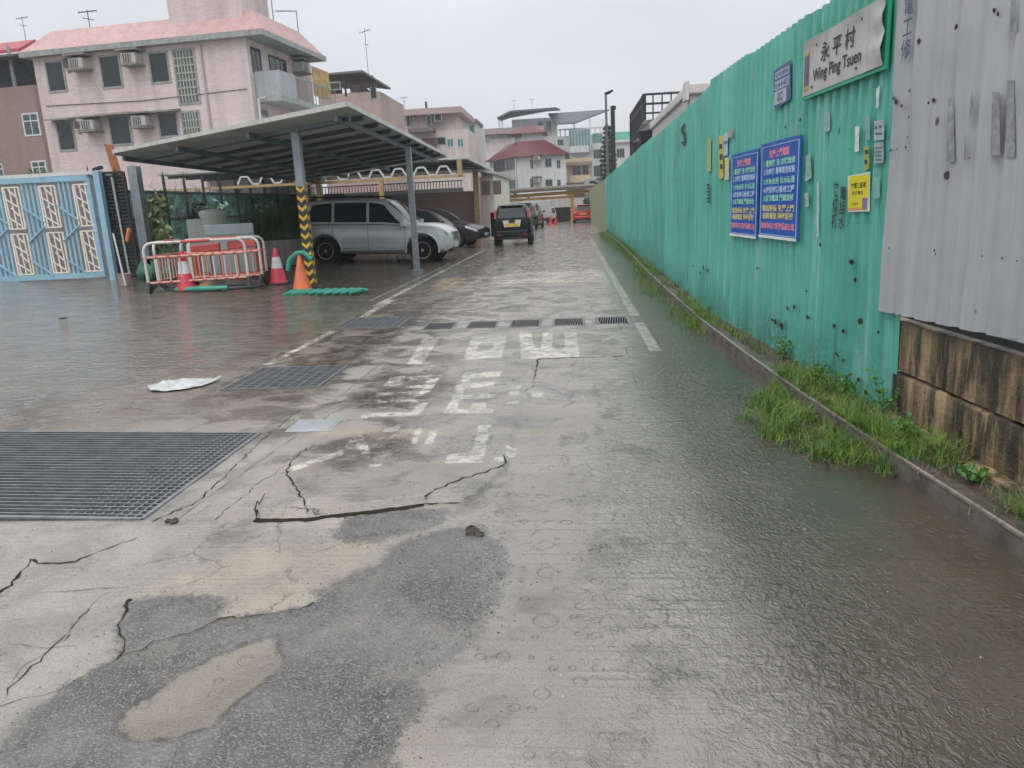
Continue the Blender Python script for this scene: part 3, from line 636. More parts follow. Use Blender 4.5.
# posts and rails behind the sheets
m = MB()
for z in (.5, 1.5, 2.5):
    m.beam((1.86, 41, z), (1.86, 10.2, z), .05); m.beam((1.80, 10.2, z), (2.14, 5, z), .05)
m.build('back_rail', galv, ft)
ft2 = T('corrugated_fence', 'grey corrugated metal sheets mounted above the stained concrete blocks at the right edge', 'fence', (2.2, 3, .7), world=True)
for y0_, y1_ in ((5.14, 3.55), (3.55, 1.9), (1.9, .1)):
    sheet('sheet', ft2, (FX(y0_), y0_), (FX(y1_-.02), y1_-.02), .73+.035*(5.12-y0_), 3.05, .235, .028, greyf, flatfrac=.32, zb2=.73+.035*(5.12-y1_), out=.026+.004*(y0_ < 3.6))
m = MB(); m.beam((FX(4.9)+.02, 4.88, .74), (FX(.2)+.02, .2, .74), .04, .04); m.build('gap_shade_rail', dark_metal, ft2)  # rail coloured dark to paint the shade of the gap above the blocks
# dents / bullet-like rust holes on both fences are small raised washers with rust
def fence_pt(px, py, out=.05):
    F = Facade((FX(9.9), 9.9), (FX(1.0), 1.0)); u, z = F.uz(px, py); return F, u, z
FN = Facade((FX(9.9), 9.9), (FX(.5), .5)); FF = Facade((1.8, 41), (1.8, 10)); FN.uo = .05; FF.uo = .035
mh_ = M('rust_hole', (.018, .010, .008), .7, var=.5)
m = MB(); rn = random.Random(9)
for px, py, s_ in [(775, 322, 2.2), (781, 326, 2.5), (772, 320, 1.5), (787, 308, 1.6), (794, 307, 1.6), (807, 317, 1.7), (834, 326, 1.8), (843, 331, 1.8), (851, 262, 2.3), (855, 280, 1.5), (836, 354, 1.2), (843, 360, 1.2), (838, 356, 1.0), (757, 268, 1.2), (806, 291, 1), (878, 332, 1.2), (800, 120, 1.2), (785, 127, 1), (703, 268, 1.6), (707, 270, 1.3), (700, 273, 1.2), (693, 266, 1), (820, 245, 1.4), (858, 380, 1.5), (846, 377, 1.7), (790, 360, 1.4), (797, 369, 1.5), (866, 393, 1.8), (850, 392, 1.5)]:
    u, z = FN.uz(px, py); k = np.linalg.norm(np.array(FN.P(u, z))-CP)/750*s_*1.3; n_ = 9
    m.add([FN.P(u+2.0*k*math.cos(i*6.283/n_)*rn.uniform(.6, 1.1), z+k*math.sin(i*6.283/n_)*rn.uniform(.7, 1.3), .048) for i in range(n_)], [tuple(range(n_))])
m.build('rust_hole', mh_, ft, kind='stuff')
m = MB()
for px, py, s_ in [(921, 41, 3), (997, 10, 2.6), (1001, 14, 2), (959, 27, 3), (898, 102, 3.2), (904, 106, 2.4), (912, 91, 2), (936, 100, 3), (931, 103, 2), (911, 117, 1.4), (896, 98, 2), (910, 137, 1.3), (908, 147, 1.6), (893, 150, 1.8), (899, 149, 1.2), (937, 250, 1.6), (938, 254, 1.3), (985, 256, 1.3), (1005, 258, 1.4), (1020, 261, 1.3), (972, 158, 1.2), (891, 248, 1.3)]:
    u, z = FN.uz(px, py); k = np.linalg.norm(np.array(FN.P(u, z))-CP)/750*s_; n_ = 9
    m.add([FN.P(u+k*math.cos(i*6.283/n_)*rn.uniform(.6, 1.1), z+k*math.sin(i*6.283/n_)*rn.uniform(.5, 1.0), .064) for i in range(n_)], [tuple(range(n_))])
m.build('rust_hole', mh_, ft2, kind='stuff')
# residue of torn notices on the grey sheets: thin dried paper/glue rectangles
res = M('dried_glue_residue', (.26, .265, .275), .7, var=.4, sc=20)
m = MB()
for a, b, c_, d in [(949, 98, 957, 162), (993, 92, 1003, 155), (1008, 80, 1018, 157), (972, 92, 976, 120), (966, 130, 969, 160), (1012, 0, 1020, 32)]:
    q = [FN.uz(a, d), FN.uz(c_, d), FN.uz(c_-1, b), FN.uz(a+2, b)]
    m = MB(); m.add([FN.P(u, z, .063) for u, z in q], [(0, 1, 2, 3)]); m.build('glue_residue', res, ft2)
# ---------------- signs on the fence ----------------
def plate(root, name, F, quad, mat, out, th=.006, bevel=.0):
    m = MB(); p = [F.P(*F.uz(*q), out) for q in quad]; m.prism(p, 0, F.n*th); return m.build(name, mat, root)
def rect_of(F, quad):
    q = [F.uz(*p) for p in quad]; u0 = (q[0][0]+q[3][0])/2; u1 = (q[1][0]+q[2][0])/2
    return u0, u1, (q[2][1]+q[3][1])/2, (q[0][1]+q[1][1])/2
def letters(root, name, F, body, uc, zc, mat, width=None, height=None, out=0, bold=0.0):
    v, f = text_mb(body, mat, width, height, bold); m = MB(); m.add([F.P(uc+a, zc+b, out) for a, b, c_ in v], f); return m.build(name, mat, root)
ink = M('black_lettering', (.015, .015, .018), .5)
u0, u1, z0, z1 = rect_of(FN, [(806, 45), (889, -5), (888, 64), (805, 97)])
t = T('village_name_sign', 'worn white enamel village sign reading Wing Ping Tsuen on a green frame', 'sign', FN.P((u0+u1)/2, z0, .05), world=True)
m = MB(); m.prism([FN.P(u0-.02, z0-.025, .042), FN.P(u1+.01, z0-.025, .042), FN.P(u1+.01, z1+.02, .042), FN.P(u0-.02, z1+.02, .042)], 0, FN.n*.02)
m.build('frame', M('green_frame_paint', (.03, .36, .22), .4), t)
m = MB()     # enamel plate, top edge and right side bent
N_ = 24; rows = []
for j in range(9):
    r_ = []
    for i in range(N_+1):
        a, b = i/N_, j/8; du = 0; o_ = .066+.03*max(0, a-.75)/.25*abs(math.sin(7*b+3*a))+.02*max(0, b-.8)/.2*(.3+.7*math.sin(5*a+1)**2)
        r_.append(FN.P(u0+(u1-u0)*a, z0+(z1-z0)*b-.0*a, o_))
    rows.append(r_)
m.grid(rows); o = m.build('plate', M('worn_white_enamel', (.46, .45, .45), .3, var=.12, sc=9, streak=.25, rust=.25), t, smooth=60)
letters(t, 'chinese_lettering', FN, '永 平 村', u0+(u1-u0)*.47, z0+(z1-z0)*.66, ink, width=.60, height=.135, out=.071, bold=.012)
letters(t, 'english_lettering', FN, 'Wing Ping Tsuen', u0+(u1-u0)*.46, z0+(z1-z0)*.28, ink, width=.86, height=.115, out=.071, bold=.012)
m = MB(); 
for a, b in ((.25, .88), (.77, .88), (.8, .1), (.16, .1)): m.lathe([(.008, 0), (.006, .006), (.001, .008)], (0, 0, 0), 8); 
ub = u0+(u1-u0)*.055
for nme, za, zb_, c_ in (('notice_sticker', .16, .78, (.12, .10, .17)), ('sticker_band', .10, .17, (.42, .33, .06)), ('sticker_band', .74, .80, (.42, .33, .06))):
    m = MB(); m.prism([FN.P(ub-.045, z0+(z1-z0)*za, .069), FN.P(ub+.045, z0+(z1-z0)*za, .069), FN.P(ub+.045, z0+(z1-z0)*zb_, .069), FN.P(ub-.045, z0+(z1-z0)*zb_, .069)], 0, FN.n*(.003 if 'band' in nme else .002)); m.build(nme, M('st%s' % str(c_), c_, .5, var=.3, sc=60), t)
m = MB()
for a, b in ((.2, .85), (.76, .86), (.72, .12), (.15, .12)):
    c_ = FN.P(u0+(u1-u0)*a, z0+(z1-z0)*b, .074); m.obox(c_, FN.d*.008, np.array([0, 0, .008]), FN.n*.003)
m.build('screw', M('rusty_screw', (.05, .03, .02), .6), t)
# two blue boards
blue = M('blue_board', (.012, .10, .42), .3, var=.15, sc=6, streak=.12, dirt=(.2, .25, .4))
LN = {'pink': M('pink_lettering', (.90, .30, .36), .45), 'green': M('mint_lettering', (.36, .80, .52), .45), 'pale': M('pale_blue_lettering', (.55, .70, .95), .45), 'gold': M('gold_lettering', (.74, .64, .18), .45), 'white': M('white_lettering', (.72, .74, .74), .45)}
def board(quad, label, clip, tilt=0):
    u0, u1, z0, z1 = rect_of(FN, quad); w_ = u1-u0; h = z1-z0
    t = T('blue_notice_board', label, 'notice board', FN.P((u0+u1)/2, z0, .05), group='blue boards with coloured Chinese lines', world=True)
    m = MB(); m.prism([FN.P(u0, z0, .042), FN.P(u1, z0, .042), FN.P(u1, z1, .042), FN.P(u0, z1, .042)], 0, FN.n*.012); m.build('panel', blue, t)
    m = MB(); e_ = .035
    for a, b, c_, d in ((u0+e_, z0+e_, u1-e_, z0+e_), (u1-e_, z0+e_, u1-e_, z1-e_), (u1-e_, z1-e_, u0+e_, z1-e_), (u0+e_, z1-e_, u0+e_, z0+e_)): m.beam(FN.P(a, b, .0555), FN.P(c_, d, .0555), .004, .004)
    m.build('border_line', LN['pale'], t)
    L_ = [('良慶上門電鋸', .12, 'pink', .50, .50), ('1.電視機 洗 衣機維修', .215, 'green', .80, .5), ('2.冷氣機 雪櫃清洗安裝', .30, 'pale', .80, .5), ('3.水喉坐廁 去水疏通', .40, 'green', .80, .5), ('4.拆卸傢俬裝修工程', .49, 'pale', .80, .5), ('5.燈飾電線 門鎖維修', .575, 'green', .78, .5),
          ('電話報價 免費上門', .68, 'gold', .82, .5), ('查詢電話 隨時服務', .76, 'gold', .80, .5), ('誠意為街坊服務價錢公道', .865, 'pink', .86, .5)]
    for s_, y, c_, ww, xc in L_:
        letters(t, 'lettering', FN, s_, u0+w_*xc, z1-h*y, LN[c_], width=w_*ww, height=h*(.07 if c_ != 'pink' or y > .5 else .085), out=.0562, bold=.018)
    m = MB(); m.beam(FN.P(u0, z0+.012, .057), FN.P(u1-.02, z0+.012, .057), .006, .024); m.build('torn_edge', LN['white'], t)
    return t
board([(728, 157), (757, 148), (759, 239), (734, 236)], 'left one of two blue boards with lines of coloured Chinese writing, farther along the fence', 1)
board([(759, 146), (801, 134), (798, 241), (762, 238)], 'right one of two blue boards with lines of coloured Chinese writing, nearer the yellow notice', 0)
# navy poster, high up
q_ = [(773, 71), (790, 60), (790, 99), (774, 110)]; u0, u1, z0, z1 = rect_of(FN, q_)
t = T('weathered_poster', 'small weathered navy and white poster high on the green fence left of the village sign', 'poster', FN.P((u0+u1)/2, z0, .05), world=True)
plate(t, 'sheet_board', FN, q_, M('navy_poster', (.05, .10, .24), .4), .042, .004)
m = MB(); W_ = u1-u0; H_ = z1-z0
for a, b, c_, d in ((.06, .72, .9, .90), (.06, .44, .92, .66), (.06, .06, .78, .40)): m.prism([FN.P(u0+W_*a, z0+H_*b, .0465), FN.P(u0+W_*c_, z0+H_*b, .0465), FN.P(u0+W_*c_, z0+H_*d, .0465), FN.P(u0+W_*a, z0+H_*d, .0465)], 0, FN.n*.001)
m.build('printed_panel', M('poster_pale', (.40, .43, .52), .5, var=.2, sc=30), t)
pb = M('poster_ink', (.06, .12, .30), .5)
letters(t, 'lettering', FN, '住宅清理', u0+W_*.48, z0+H_*.81, pb, width=W_*.76, height=H_*.14, out=.0485, bold=.02)
letters(t, 'lettering', FN, '64440', u0+W_*.48, z0+H_*.55, pb, width=W_*.78, height=H_*.17, out=.0485, bold=.02)
letters(t, 'lettering', FN, '搬屋\n電話', u0+W_*.42, z0+H_*.23, M('poster_ink_grey', (.12, .17, .2), .5), width=W_*.4, height=H_*.26, out=.0485, bold=.01)
# yellow notice
q_ = [(847, 176), (869, 171.5), (868.5, 211.5), (847, 212)]; u0, u1, z0, z1 = rect_of(FN, q_); W_ = u1-u0; H_ = z1-z0
t = T('yellow_notice', 'small bright yellow notice with dark Chinese writing and white edge on the green fence', 'notice', FN.P((u0+u1)/2, z0, .05), world=True)
plate(t, 'border', FN, q_, M('notice_white', (.65, .66, .62), .4), .042, .003)
m = MB(); m.prism([FN.P(u0+W_*a, z0+H_*b, .0455) for a, b in ((.04, .04), (.96, .04), (.96, .96), (.04, .96))], 0, FN.n*.001); m.build('sheet_print', M('notice_yellow', (.68, .60, .03), .4, var=.06), t)
letters(t, 'lettering', FN, '竹園三面環', u0+W_*.5, z0+H_*.70, ink, width=W_*.68, height=H_*.15, out=.0475, bold=.01)
letters(t, 'lettering', FN, '新竹樓市', u0+W_*.48, z0+H_*.50, ink, width=W_*.5, height=H_*.11, out=.0475, bold=.0)
letters(t, 'lettering', FN, '查詢請電', u0+W_*.38, z0+H_*.21, M('notice_olive', (.25, .22, .05), .5), width=W_*.3, height=H_*.07, out=.0475)
m = MB(); m.prism([FN.P(u0+W_*a, z0+H_*b, .047) for a, b in ((.72, .06), (.95, .06), (.95, .36), (.72, .36))], 0, FN.n*.001); m.build('violet_block', M('notice_violet', (.20, .16, .30), .5, var=.1), t)
m = MB(); m.prism([FN.P(u0+W_*a, z0+H_*b, .047) for a, b in ((.08, .05), (.68, .05), (.68, .11), (.08, .11))], 0, FN.n*.001); m.build('orange_strip', M('notice_orange', (.62, .30, .03), .5, var=.3, sc=80), t)
# small stickers, torn strips and smears
def sticker(name, quad, col, label, F=FN, marks=None, out=.046, cat='sticker'):
    p = [F.uz(*q) for q in quad]; m = MB(); rn_ = random.Random(int(quad[0][0]*7)); pts = []
    for i in range(4):
        a, b = p[i], p[(i+1) % 4]
        for k in range(4): t_ = k/4; pts.append((a[0]+(b[0]-a[0])*t_+rn_.gauss(0, .003), a[1]+(b[1]-a[1])*t_+rn_.gauss(0, .003)))
    m.prism([F.P(u, z, out) for u, z in pts], 0, F.n*.002)
    o = m.build(name, M('paper_%d_%d_%d' % tuple(int(c*99) for c in col), col, .55, var=.25, sc=25), None)
    tag(o, label, cat); return o
def marks(base, F, quads, col, out=.0495):
    m = MB()
    for q_ in quads: m.add([F.P(*F.uz(*p), out) for p in q_], [tuple(range(len(q_)))])
    loc = np.array(base.location); m.v = [tuple(np.array(p)-loc) for p in m.v]
    return m.build('printed_marks', M('print_%d' % int(col[0]*999+col[2]*99), col, .6), base)
qr = lambda a, b, c, d, s=0: [(a, b), (c, b-s), (c, d-s), (a, d)]
o = sticker('torn_strip', qr(718.5, 136, 723, 179, 1), (.50, .45, .08), 'torn yellow strip of paper left of the blue boards', cat='paper strip'); marks(o, FN, [qr(719, 144, 722, 149), qr(719.5, 154, 722.5, 160), qr(720, 164, 722.5, 169)], (.05, .05, .04))
o = sticker('torn_strip', qr(723.3, 134, 727.5, 156, 1), (.36, .50, .62), 'torn pale blue strip of paper beside the yellow strip', cat='paper strip'); marks(o, FN, [qr(724, 141, 727, 144)], (.08, .12, .3))
sticker('torn_strip', qr(724.5, 158, 728.5, 180, .5), (.55, .53, .34), 'cream torn strip hanging lowest beside the left blue board', cat='paper strip')
sticker('torn_strip', qr(707.5, 139, 710.8, 172, 1), (.36, .40, .14), 'narrow faded olive strip, farthest left on the green fence', cat='paper strip')
sticker('faded_paper', qr(727.5, 131, 732, 138, 1), (.38, .30, .27), 'tiny brownish scrap of paper above the left blue board', cat='paper scrap')
o = sticker('grey_sticker', qr(873.6, 121, 883.4, 141, 1), (.34, .40, .42), 'topmost small grey square sticker near the grey sheets'); marks(o, FN, [qr(875, 126, 877, 129), qr(879, 125, 881, 128), qr(875, 133, 882, 134.5)], (.06, .07, .08))
o = sticker('grey_sticker', qr(873.6, 143, 883, 164, 1), (.30, .36, .36), 'second small grey printed sticker near the grey sheets'); marks(o, FN, [qr(875, 147+k*4, 881.5, 148.6+k*4) for k in range(4)], (.12, .16, .16))
o = sticker('grey_sticker', qr(873, 178, 879, 199, 1), (.20, .42, .36), 'faint greenish sticker right of the yellow notice')
o = sticker('paper_scrap', qr(864, 147, 868.5, 170, 1), (.34, .34, .08), 'dirty yellow scrap just above the yellow notice', cat='paper scrap'); marks(o, FN, [qr(865, 150, 868, 154), qr(864.5, 160, 867, 164)], (.02, .03, .02))
sticker('white_smear', qr(854.5, 127, 858.5, 152, .6), (.62, .66, .64), 'short white paper remnant above the yellow notice', cat='paper scrap')
sticker('white_smear', [(876, 89), (879, 86), (878, 106), (875.5, 109)], (.60, .64, .62), 'curved white smear of paper below the village sign', cat='paper scrap')
sticker('white_smear', qr(816.5, 182, 818.3, 237, .5), (.42, .56, .5), 'long thin white smear right of the blue boards', cat='smear')
sticker('grey_smear', [(806, 156), (810, 153), (811, 178), (805, 182)], (.26, .40, .36), 'grey glue patch upper right of the blue boards', cat='glue patch')
sticker('grey_smear', [(804, 194), (808, 192), (808.5, 206), (805, 207)], (.33, .42, .38), 'small grey glue patch beside the right blue board', cat='glue patch')
sticker('grey_smear', qr(824, 113, 829.5, 132, 1), (.24, .38, .36), 'pair of pale glue patches below the village sign, left one', cat='glue patch')
sticker('grey_smear', qr(865, 117, 869.5, 140, .6), (.22, .36, .33), 'pale glue patch right of the white paper remnant', cat='glue patch')
blk = M('black_stencil', (.02, .025, .025), .6)
t = T('sprayed_writing', 'black sprayed Chinese characters in two columns left of the yellow notice', 'graffiti', FN.P(*FN.uz(838, 226), .05), world=True)
u, z = FN.uz(835, 205); letters(t, 'lettering', FN, '快\n修\n補', u, z, blk, width=.10, height=.34, out=.050, bold=.03)
u, z = FN.uz(842, 208); letters(t, 'lettering', FN, '電\n話\n水', u, z, blk, width=.10, height=.30, out=.050, bold=.02)
t = T('sprayed_writing', 'blue sprayed Chinese characters at the top of the grey sheets', 'graffiti', FN.P(*FN.uz(898, 50), .08), world=True)
u, z = FN.uz(901, 32); u += .13; letters(t, 'lettering', FN, '電\n工\n修', u, z, M('navy_spray', (.05, .08, .16), .6), width=.12, height=.34, out=.076, bold=.01)
for a, b, c_, d, lab in ((707.5, 182, 709, 204, 'column of small black sprayed marks left of the left blue board'), (681, 122, 688, 147, 'black sprayed hooked mark high on the far green fence')):
    F_ = FN if a > 700 else FF; m = MB()
    if a > 700:
        for k in range(6): m.add([F_.P(*F_.uz(x, y), .05) for x, y in qr(707+.5*(k % 2), 184+k*3.3, 709.5, 186.2+k*3.3)], [(0, 1, 2, 3)])
    else: m.add([F_.P(*F_.uz(x, y), .042) for x, y in [(681.5, 127), (685, 123), (686, 127), (683.5, 130), (686.5, 133), (687, 141), (685, 147), (681, 142), (684.5, 141), (684, 136), (681.5, 133)]], [tuple(range(11))])
    tag(m.build('sprayed_mark', blk), lab, 'graffiti')
# ---------------- stained concrete blocks ----------------
g = NG('stained_block_concrete'); a = g.noise(1.0, 6, stretch=(4, 4, .55), rough=.7); b = g.noise(1.0, 5, stretch=(9, 9, 1.2)); c = g.noise(14, 6, rough=.75); d = g.noise(1.3, 3)
col = g.mix(g.rng(a, .40, .56), (.020, .017, .010), (.40, .28, .15)); col = g.mix(g.rng(b, .46, .60, 0, .92), col, (.025, .024, .014))
ge = g.n.new('ShaderNodeNewGeometry'); s_ = g.n.new('ShaderNodeSeparateXYZ'); g.l.new(ge.outputs['Position'], s_.inputs[0])
col = g.mix(g.rng(g.math('ADD', g.math('MULTIPLY', c, .2), s_.outputs[2]), .70, .86), col, (.03, .028, .02)); col = g.mix(g.rng(c, .58, .7, 0, .8), col, (.03, .025, .015)); col = g.mix(g.rng(d, .6, .7, 0, .35), col, (.42, .33, .22))
g.put(g.b.inputs['Base Color'], col); g.b.inputs['Roughness'].default_value = .55
g.l.new(g.bump(g.math('ADD', c, g.math('MULTIPLY', g.noise(50, 3), .4)), .03, .8), g.b.inputs['Normal'])
blockm = g.m
FB = Facade((FX(4.88), 4.88), (FX(.3), .3)); rn = random.Random(12)
def block(u0, u1, z0, z1, out, label):
    m = MB(); nu = max(4, int((u1-u0)/.08)); nz_ = 6; rows = []; u0 += .004; u1 -= .004
    def pt(u, z, o_): return FB.P(u, z, o_)
    jit = lambda: rn.gauss(0, .004)
    ring = [(out-.42, z0), (out, z0), (out+.0, z0+.012), (out, (z0+z1)/2), (out, z1-.012), (out-.012, z1), (out-.42, z1)]
    for i in range(nu+1):
        u = u0+(u1-u0)*i/nu; rows.append([pt(u, z+jit()*(.5), o_+jit()*(.6 if k in (2, 3, 4) else .3)) for k, (o_, z) in enumerate(ring)])
    m.grid(rows); m.f.append(tuple(range(7))); m.f.append(tuple(nu*7+k for k in range(6, -1, -1))); m.mi += [0, 0]
    tag(m.build('concrete_block', blockm, smooth=50), label, 'concrete block', 'stained concrete blocks under the grey fence')
block(-.05, 1.86, .375, .69, -.01, 'stained upper concrete block at the end of the green fence')
block(1.89, 4.4, .375, .70, -.02, 'upper concrete block running out at the right edge')
block(-.05, 2.3, .08, .355, .0, 'stained lower concrete block with brown and black streaks')
block(2.33, 4.4, .08, .355, -.01, 'lower concrete block nearest the camera')
m = MB(); rows = []
for y in np.arange(4.95, .2, -.09):
    x = FX(y); rows.append([(x-.10+rn.gauss(0, .012), y, .03), (x-.085+rn.gauss(0, .012), y, .085+rn.gauss(0, .008)), (x+.02, y, .09)])
m.grid(rows); m.build('wall_footing', blockm, kind='structure', smooth=50)
# ---------------- weeds ----------------
gm = NG('grass_blade'); inf = gm.noise(6, 2); gm.put(gm.b.inputs['Base Color'], gm.mix(gm.rng(inf, .35, .65), (.045, .125, .018), (.18, .29, .055))); gm.b.inputs['Roughness'].default_value = .5; gm.b.inputs['Specular IOR Level'].default_value = .25
gm.b.inputs['Subsurface Weight'].default_value = 0.0
rn = random.Random(21); m = MB()
def blade(m, x, y, z, h, lean, w_):
    a = rn.uniform(0, 6.28); dx, dy = math.cos(a), math.sin(a); px_, py_ = -dy*w_, dx*w_; P0 = []
    for k in range(4):
        t_ = k/3; bx = x+dx*lean*t_**1.8; by = y+dy*lean*t_**1.8; bz = z+h*(t_-.35*t_*t_*lean/max(h, .01)*.6); f_ = (1-t_)*.9+.1
        P0.append([(bx+px_*f_, by+py_*f_, bz), (bx-px_*f_, by-py_*f_, bz)])
    m.grid(P0)
def tuft(m, x, y, n, r_, h, z=None):
    for _ in range(n):
        a = rn.uniform(0, 6.28); rr = r_*rn.random()**.6; hh = h*rn.uniform(.35, 1.15); xx = x+rr*math.cos(a)*.7; yy_ = y+rr*math.sin(a)
        z_ = (.10 if xx < kx(yy_)+.1 else .05) if xx > kx(yy_) else .0
        blade(m, xx, yy_, z_, hh, hh*rn.uniform(.3, 1.5), .0018+.0018*rn.random())
for k in range(160):   # grass spilling over the kerb near
    y = rn.uniform(3.95, 6.0); edge = 1.68-.52*math.sin((y-3.95)/2.05*math.pi)**.8; x = edge+(FX(y)-.06-edge)*rn.random()**1.1
    tuft(m, x, y, 44, .10, rn.choice([.05, .08, .11, .18]))
for k in range(34): y = rn.uniform(4.0, 10); tuft(m, FX(y)-rn.uniform(.06, .22), y, 40, .12, rn.uniform(.05, .16))
for k in range(8): y = rn.uniform(3.2, 4.6); tuft(m, FX(y)-.17, y, 30, .08, rn.uniform(.07, .16))
for k in range(90): y = 3.9+2.2*rn.random(); tuft(m, kx(y)+rn.uniform(-.03, .12), y, 30, .06, rn.uniform(.03, .09))
for y, n_, h in ((2.95, 90, .26), (3.05, 160, .24), (3.2, 90, .2), (3.35, 30, .1), (2.75, 60, .2)): tuft(m, FX(y)-.19, y, n_, .08, h)
for k in range(130):
    y = 8.5+18*rn.random()**1.1; x = rn.uniform(kx(y)-.30*math.exp(-((y-13)/3)**2)-.06, FX(y)-.05); tuft(m, x, y, 44, .22, rn.uniform(.10, .24))
for k in range(130): y = 25+15*rn.random(); tuft(m, rn.uniform(kx(y)-.25, 1.75), y, 24, .3, rn.uniform(.14, .28))
for k in range(5): tuft(m, 1.5+rn.uniform(-.1, .08), 9.2+rn.uniform(-.2, .2), 30, .1, .08)
tag(m.build('grass', gm.m), 'patches of green grass growing along the kerb at the foot of the fence', 'grass', kind='stuff')
rn = random.Random(77); m = MB()
for k in range(150):
    y = rn.choice([rn.uniform(3.0, 6.3), rn.uniform(4.0, 5.9), rn.uniform(6, 16)]); x = rn.uniform(kx(y)-(.35 if 4 < y < 6 else .02), FX(y)-.06)
    for _ in range(9): blade(m, x+rn.gauss(0, .05), y+rn.gauss(0, .06), .10 if x > kx(y) else .0, rn.uniform(.02, .09), rn.uniform(.04, .16), .0022)
tag(m.build('dead_grass', M('dead_straw', (.19, .14, .075), .7, var=.5, sc=20)), 'brown dead stalks tangled among the grass along the kerb', 'dead grass', kind='stuff')
leafm = M('weed_leaf', (.07, .19, .025), .5, var=.4, sc=12)
def weed(x, y, h, n, label, z=.05):
    t = T('weed', label, 'weed', (x, y, z), group='broad leaved weeds at the fence foot'); s_ = MB(); l_ = MB(); r2 = random.Random(int(x*1000+y*77))
    for k in range(n):
        a = r2.uniform(0, 6.28); top = np.array([math.cos(a)*h*.5*r2.random(), math.sin(a)*h*.5*r2.random(), h*r2.uniform(.5, 1)]); s_.tube([(0, 0, 0), top*.5+np.array([0, 0, h*.08]), top], .002, 4)
        for j in range(7):
            c_ = top*r2.uniform(.35, 1)+np.array([r2.gauss(0, .02), r2.gauss(0, .02), 0]); l_.leaves(c_, (.015, .015, .015), 2, .016, r2, .6)
    s_.build('stem', leafm, t); l_.build('leaves', leafm, t)
for x, y, h, lab in ((FX(4.86)-.07, 4.86, .34, 'tall leafy weed climbing at the corner of green fence and concrete block'), (FX(5.3)-.12, 5.35, .22, 'leafy weed against the green fence just left of the block corner'), (FX(5.9)-.12, 5.8, .20, 'low leafy weed among the grass left of the block corner'), (FX(6.7)-.10, 6.75, .24, 'bushy weed hugging the fence behind the grass mound'), (FX(4.3)-.15, 4.35, .16, 'small leafy weed on the ledge below the blocks'), (FX(3.7)-.16, 3.7, .12, 'tiny seedling weed on the footing of the block wall')):
    weed(x, y, h, 9, lab)
# ---------------- things beyond the fence ----------------
m = MB(); Fp = Facade((1.8, 52), (1.8, 41.1))
ft3 = sheet('corrugated_fence', None, (1.55, 66), (1.78, 41.15), -.02, 2.75, .3, .03, M('beige_green_sheet', (.26, .28, .17), .5, var=.15, streak=.3))
tag(ft3, 'faded olive beige fence at the far end beyond the green fence', 'fence')
# white container
t = T('site_container', 'white site container whose roof shows above the green fence', 'container', (3.9, 21, 0), world=True)
m = MB(); m.box((2.62, 17.6, .3), (5.1, 25.5, 3.72)); m.build('body', M('container_white', (.50, .49, .48), .5, var=.1, streak=.3), t)
m = MB(); m.box((2.55, 17.5, 3.72), (5.17, 25.6, 3.95)); m.build('roof', M('container_roof', (.60, .58, .56), .5, streak=.3), t, bevel=.04)
m = MB(); m.box((2.51, 17.45, 3.6), (2.58, 17.9, 3.98)); m.build('corner_post', M('container_roof', (.6, .58, .56)), t)
# black steel cage
t = T('steel_cage', 'tall black steel railing cage standing beyond the green fence', 'scaffold cage', (3.4, 31, 0), world=True); m = MB()
xa, xb_, ya, yb_, zt_ = 2.65, 5.2, 28.6, 34.5, 5.2
for x, y in ((xa, ya), (xb_, ya), (xa, yb_), (xb_, yb_)): m.beam((x, y, 0), (x, y, zt_), .14)
m.build('post', dark_metal, t); m = MB()
for z in (zt_, zt_-.32, 3.2): 
    m.beam((xa, ya, z), (xb_, ya, z), .07); m.beam((xa, ya, z), (xa, yb_, z), .07); m.beam((xa, yb_, z), (xb_, yb_, z), .07); m.beam((xb_, ya, z), (xb_, yb_, z), .07)
m.build('rail', dark_metal, t); m = MB()
for k in range(1, 8): m.beam((xa+k*(xb_-xa)/8, ya, 2), (xa+k*(xb_-xa)/8, ya, zt_), .045)
for k in range(1, 26): m.beam((xa, ya+k*(yb_-ya)/26, 2), (xa, ya+k*(yb_-ya)/26, zt_), .06)
m.build('bars', dark_metal, t)
m = MB(); m.box((3.6, ya+.6, 4.65), (4.8, ya+1.6, 4.75)); m.box((3.9, ya+.8, 4.35), (4.6, ya+1.4, 4.65)); m.build('hoist_box', dark_metal, t)
t = T('tarpaulin_bundle', 'bundle of dark tarpaulin piled in the steel cage above the fence', 'tarpaulin', (3.1, 27.5, 2.6), world=True); m = MB(); rn = random.Random(2)
for k in range(12):
    c_ = (2.75+rn.uniform(0, .9), 26.6+k*.38, 3.55+rn.uniform(-.3, .25)); rr = rn.uniform(.35, .55)
    m.lathe([(rr*.4, -.45), (rr, -.25), (rr*1.05, .1), (rr*.7, .35), (.05, .45)], c_, 9)
m.v = [(x+rn.gauss(0, .05), y+rn.gauss(0, .05), z+rn.gauss(0, .05)) for x, y, z in m.v]
m.build('cover', M('black_tarpaulin', (.03, .03, .04), .4, var=.6, sc=2), t)
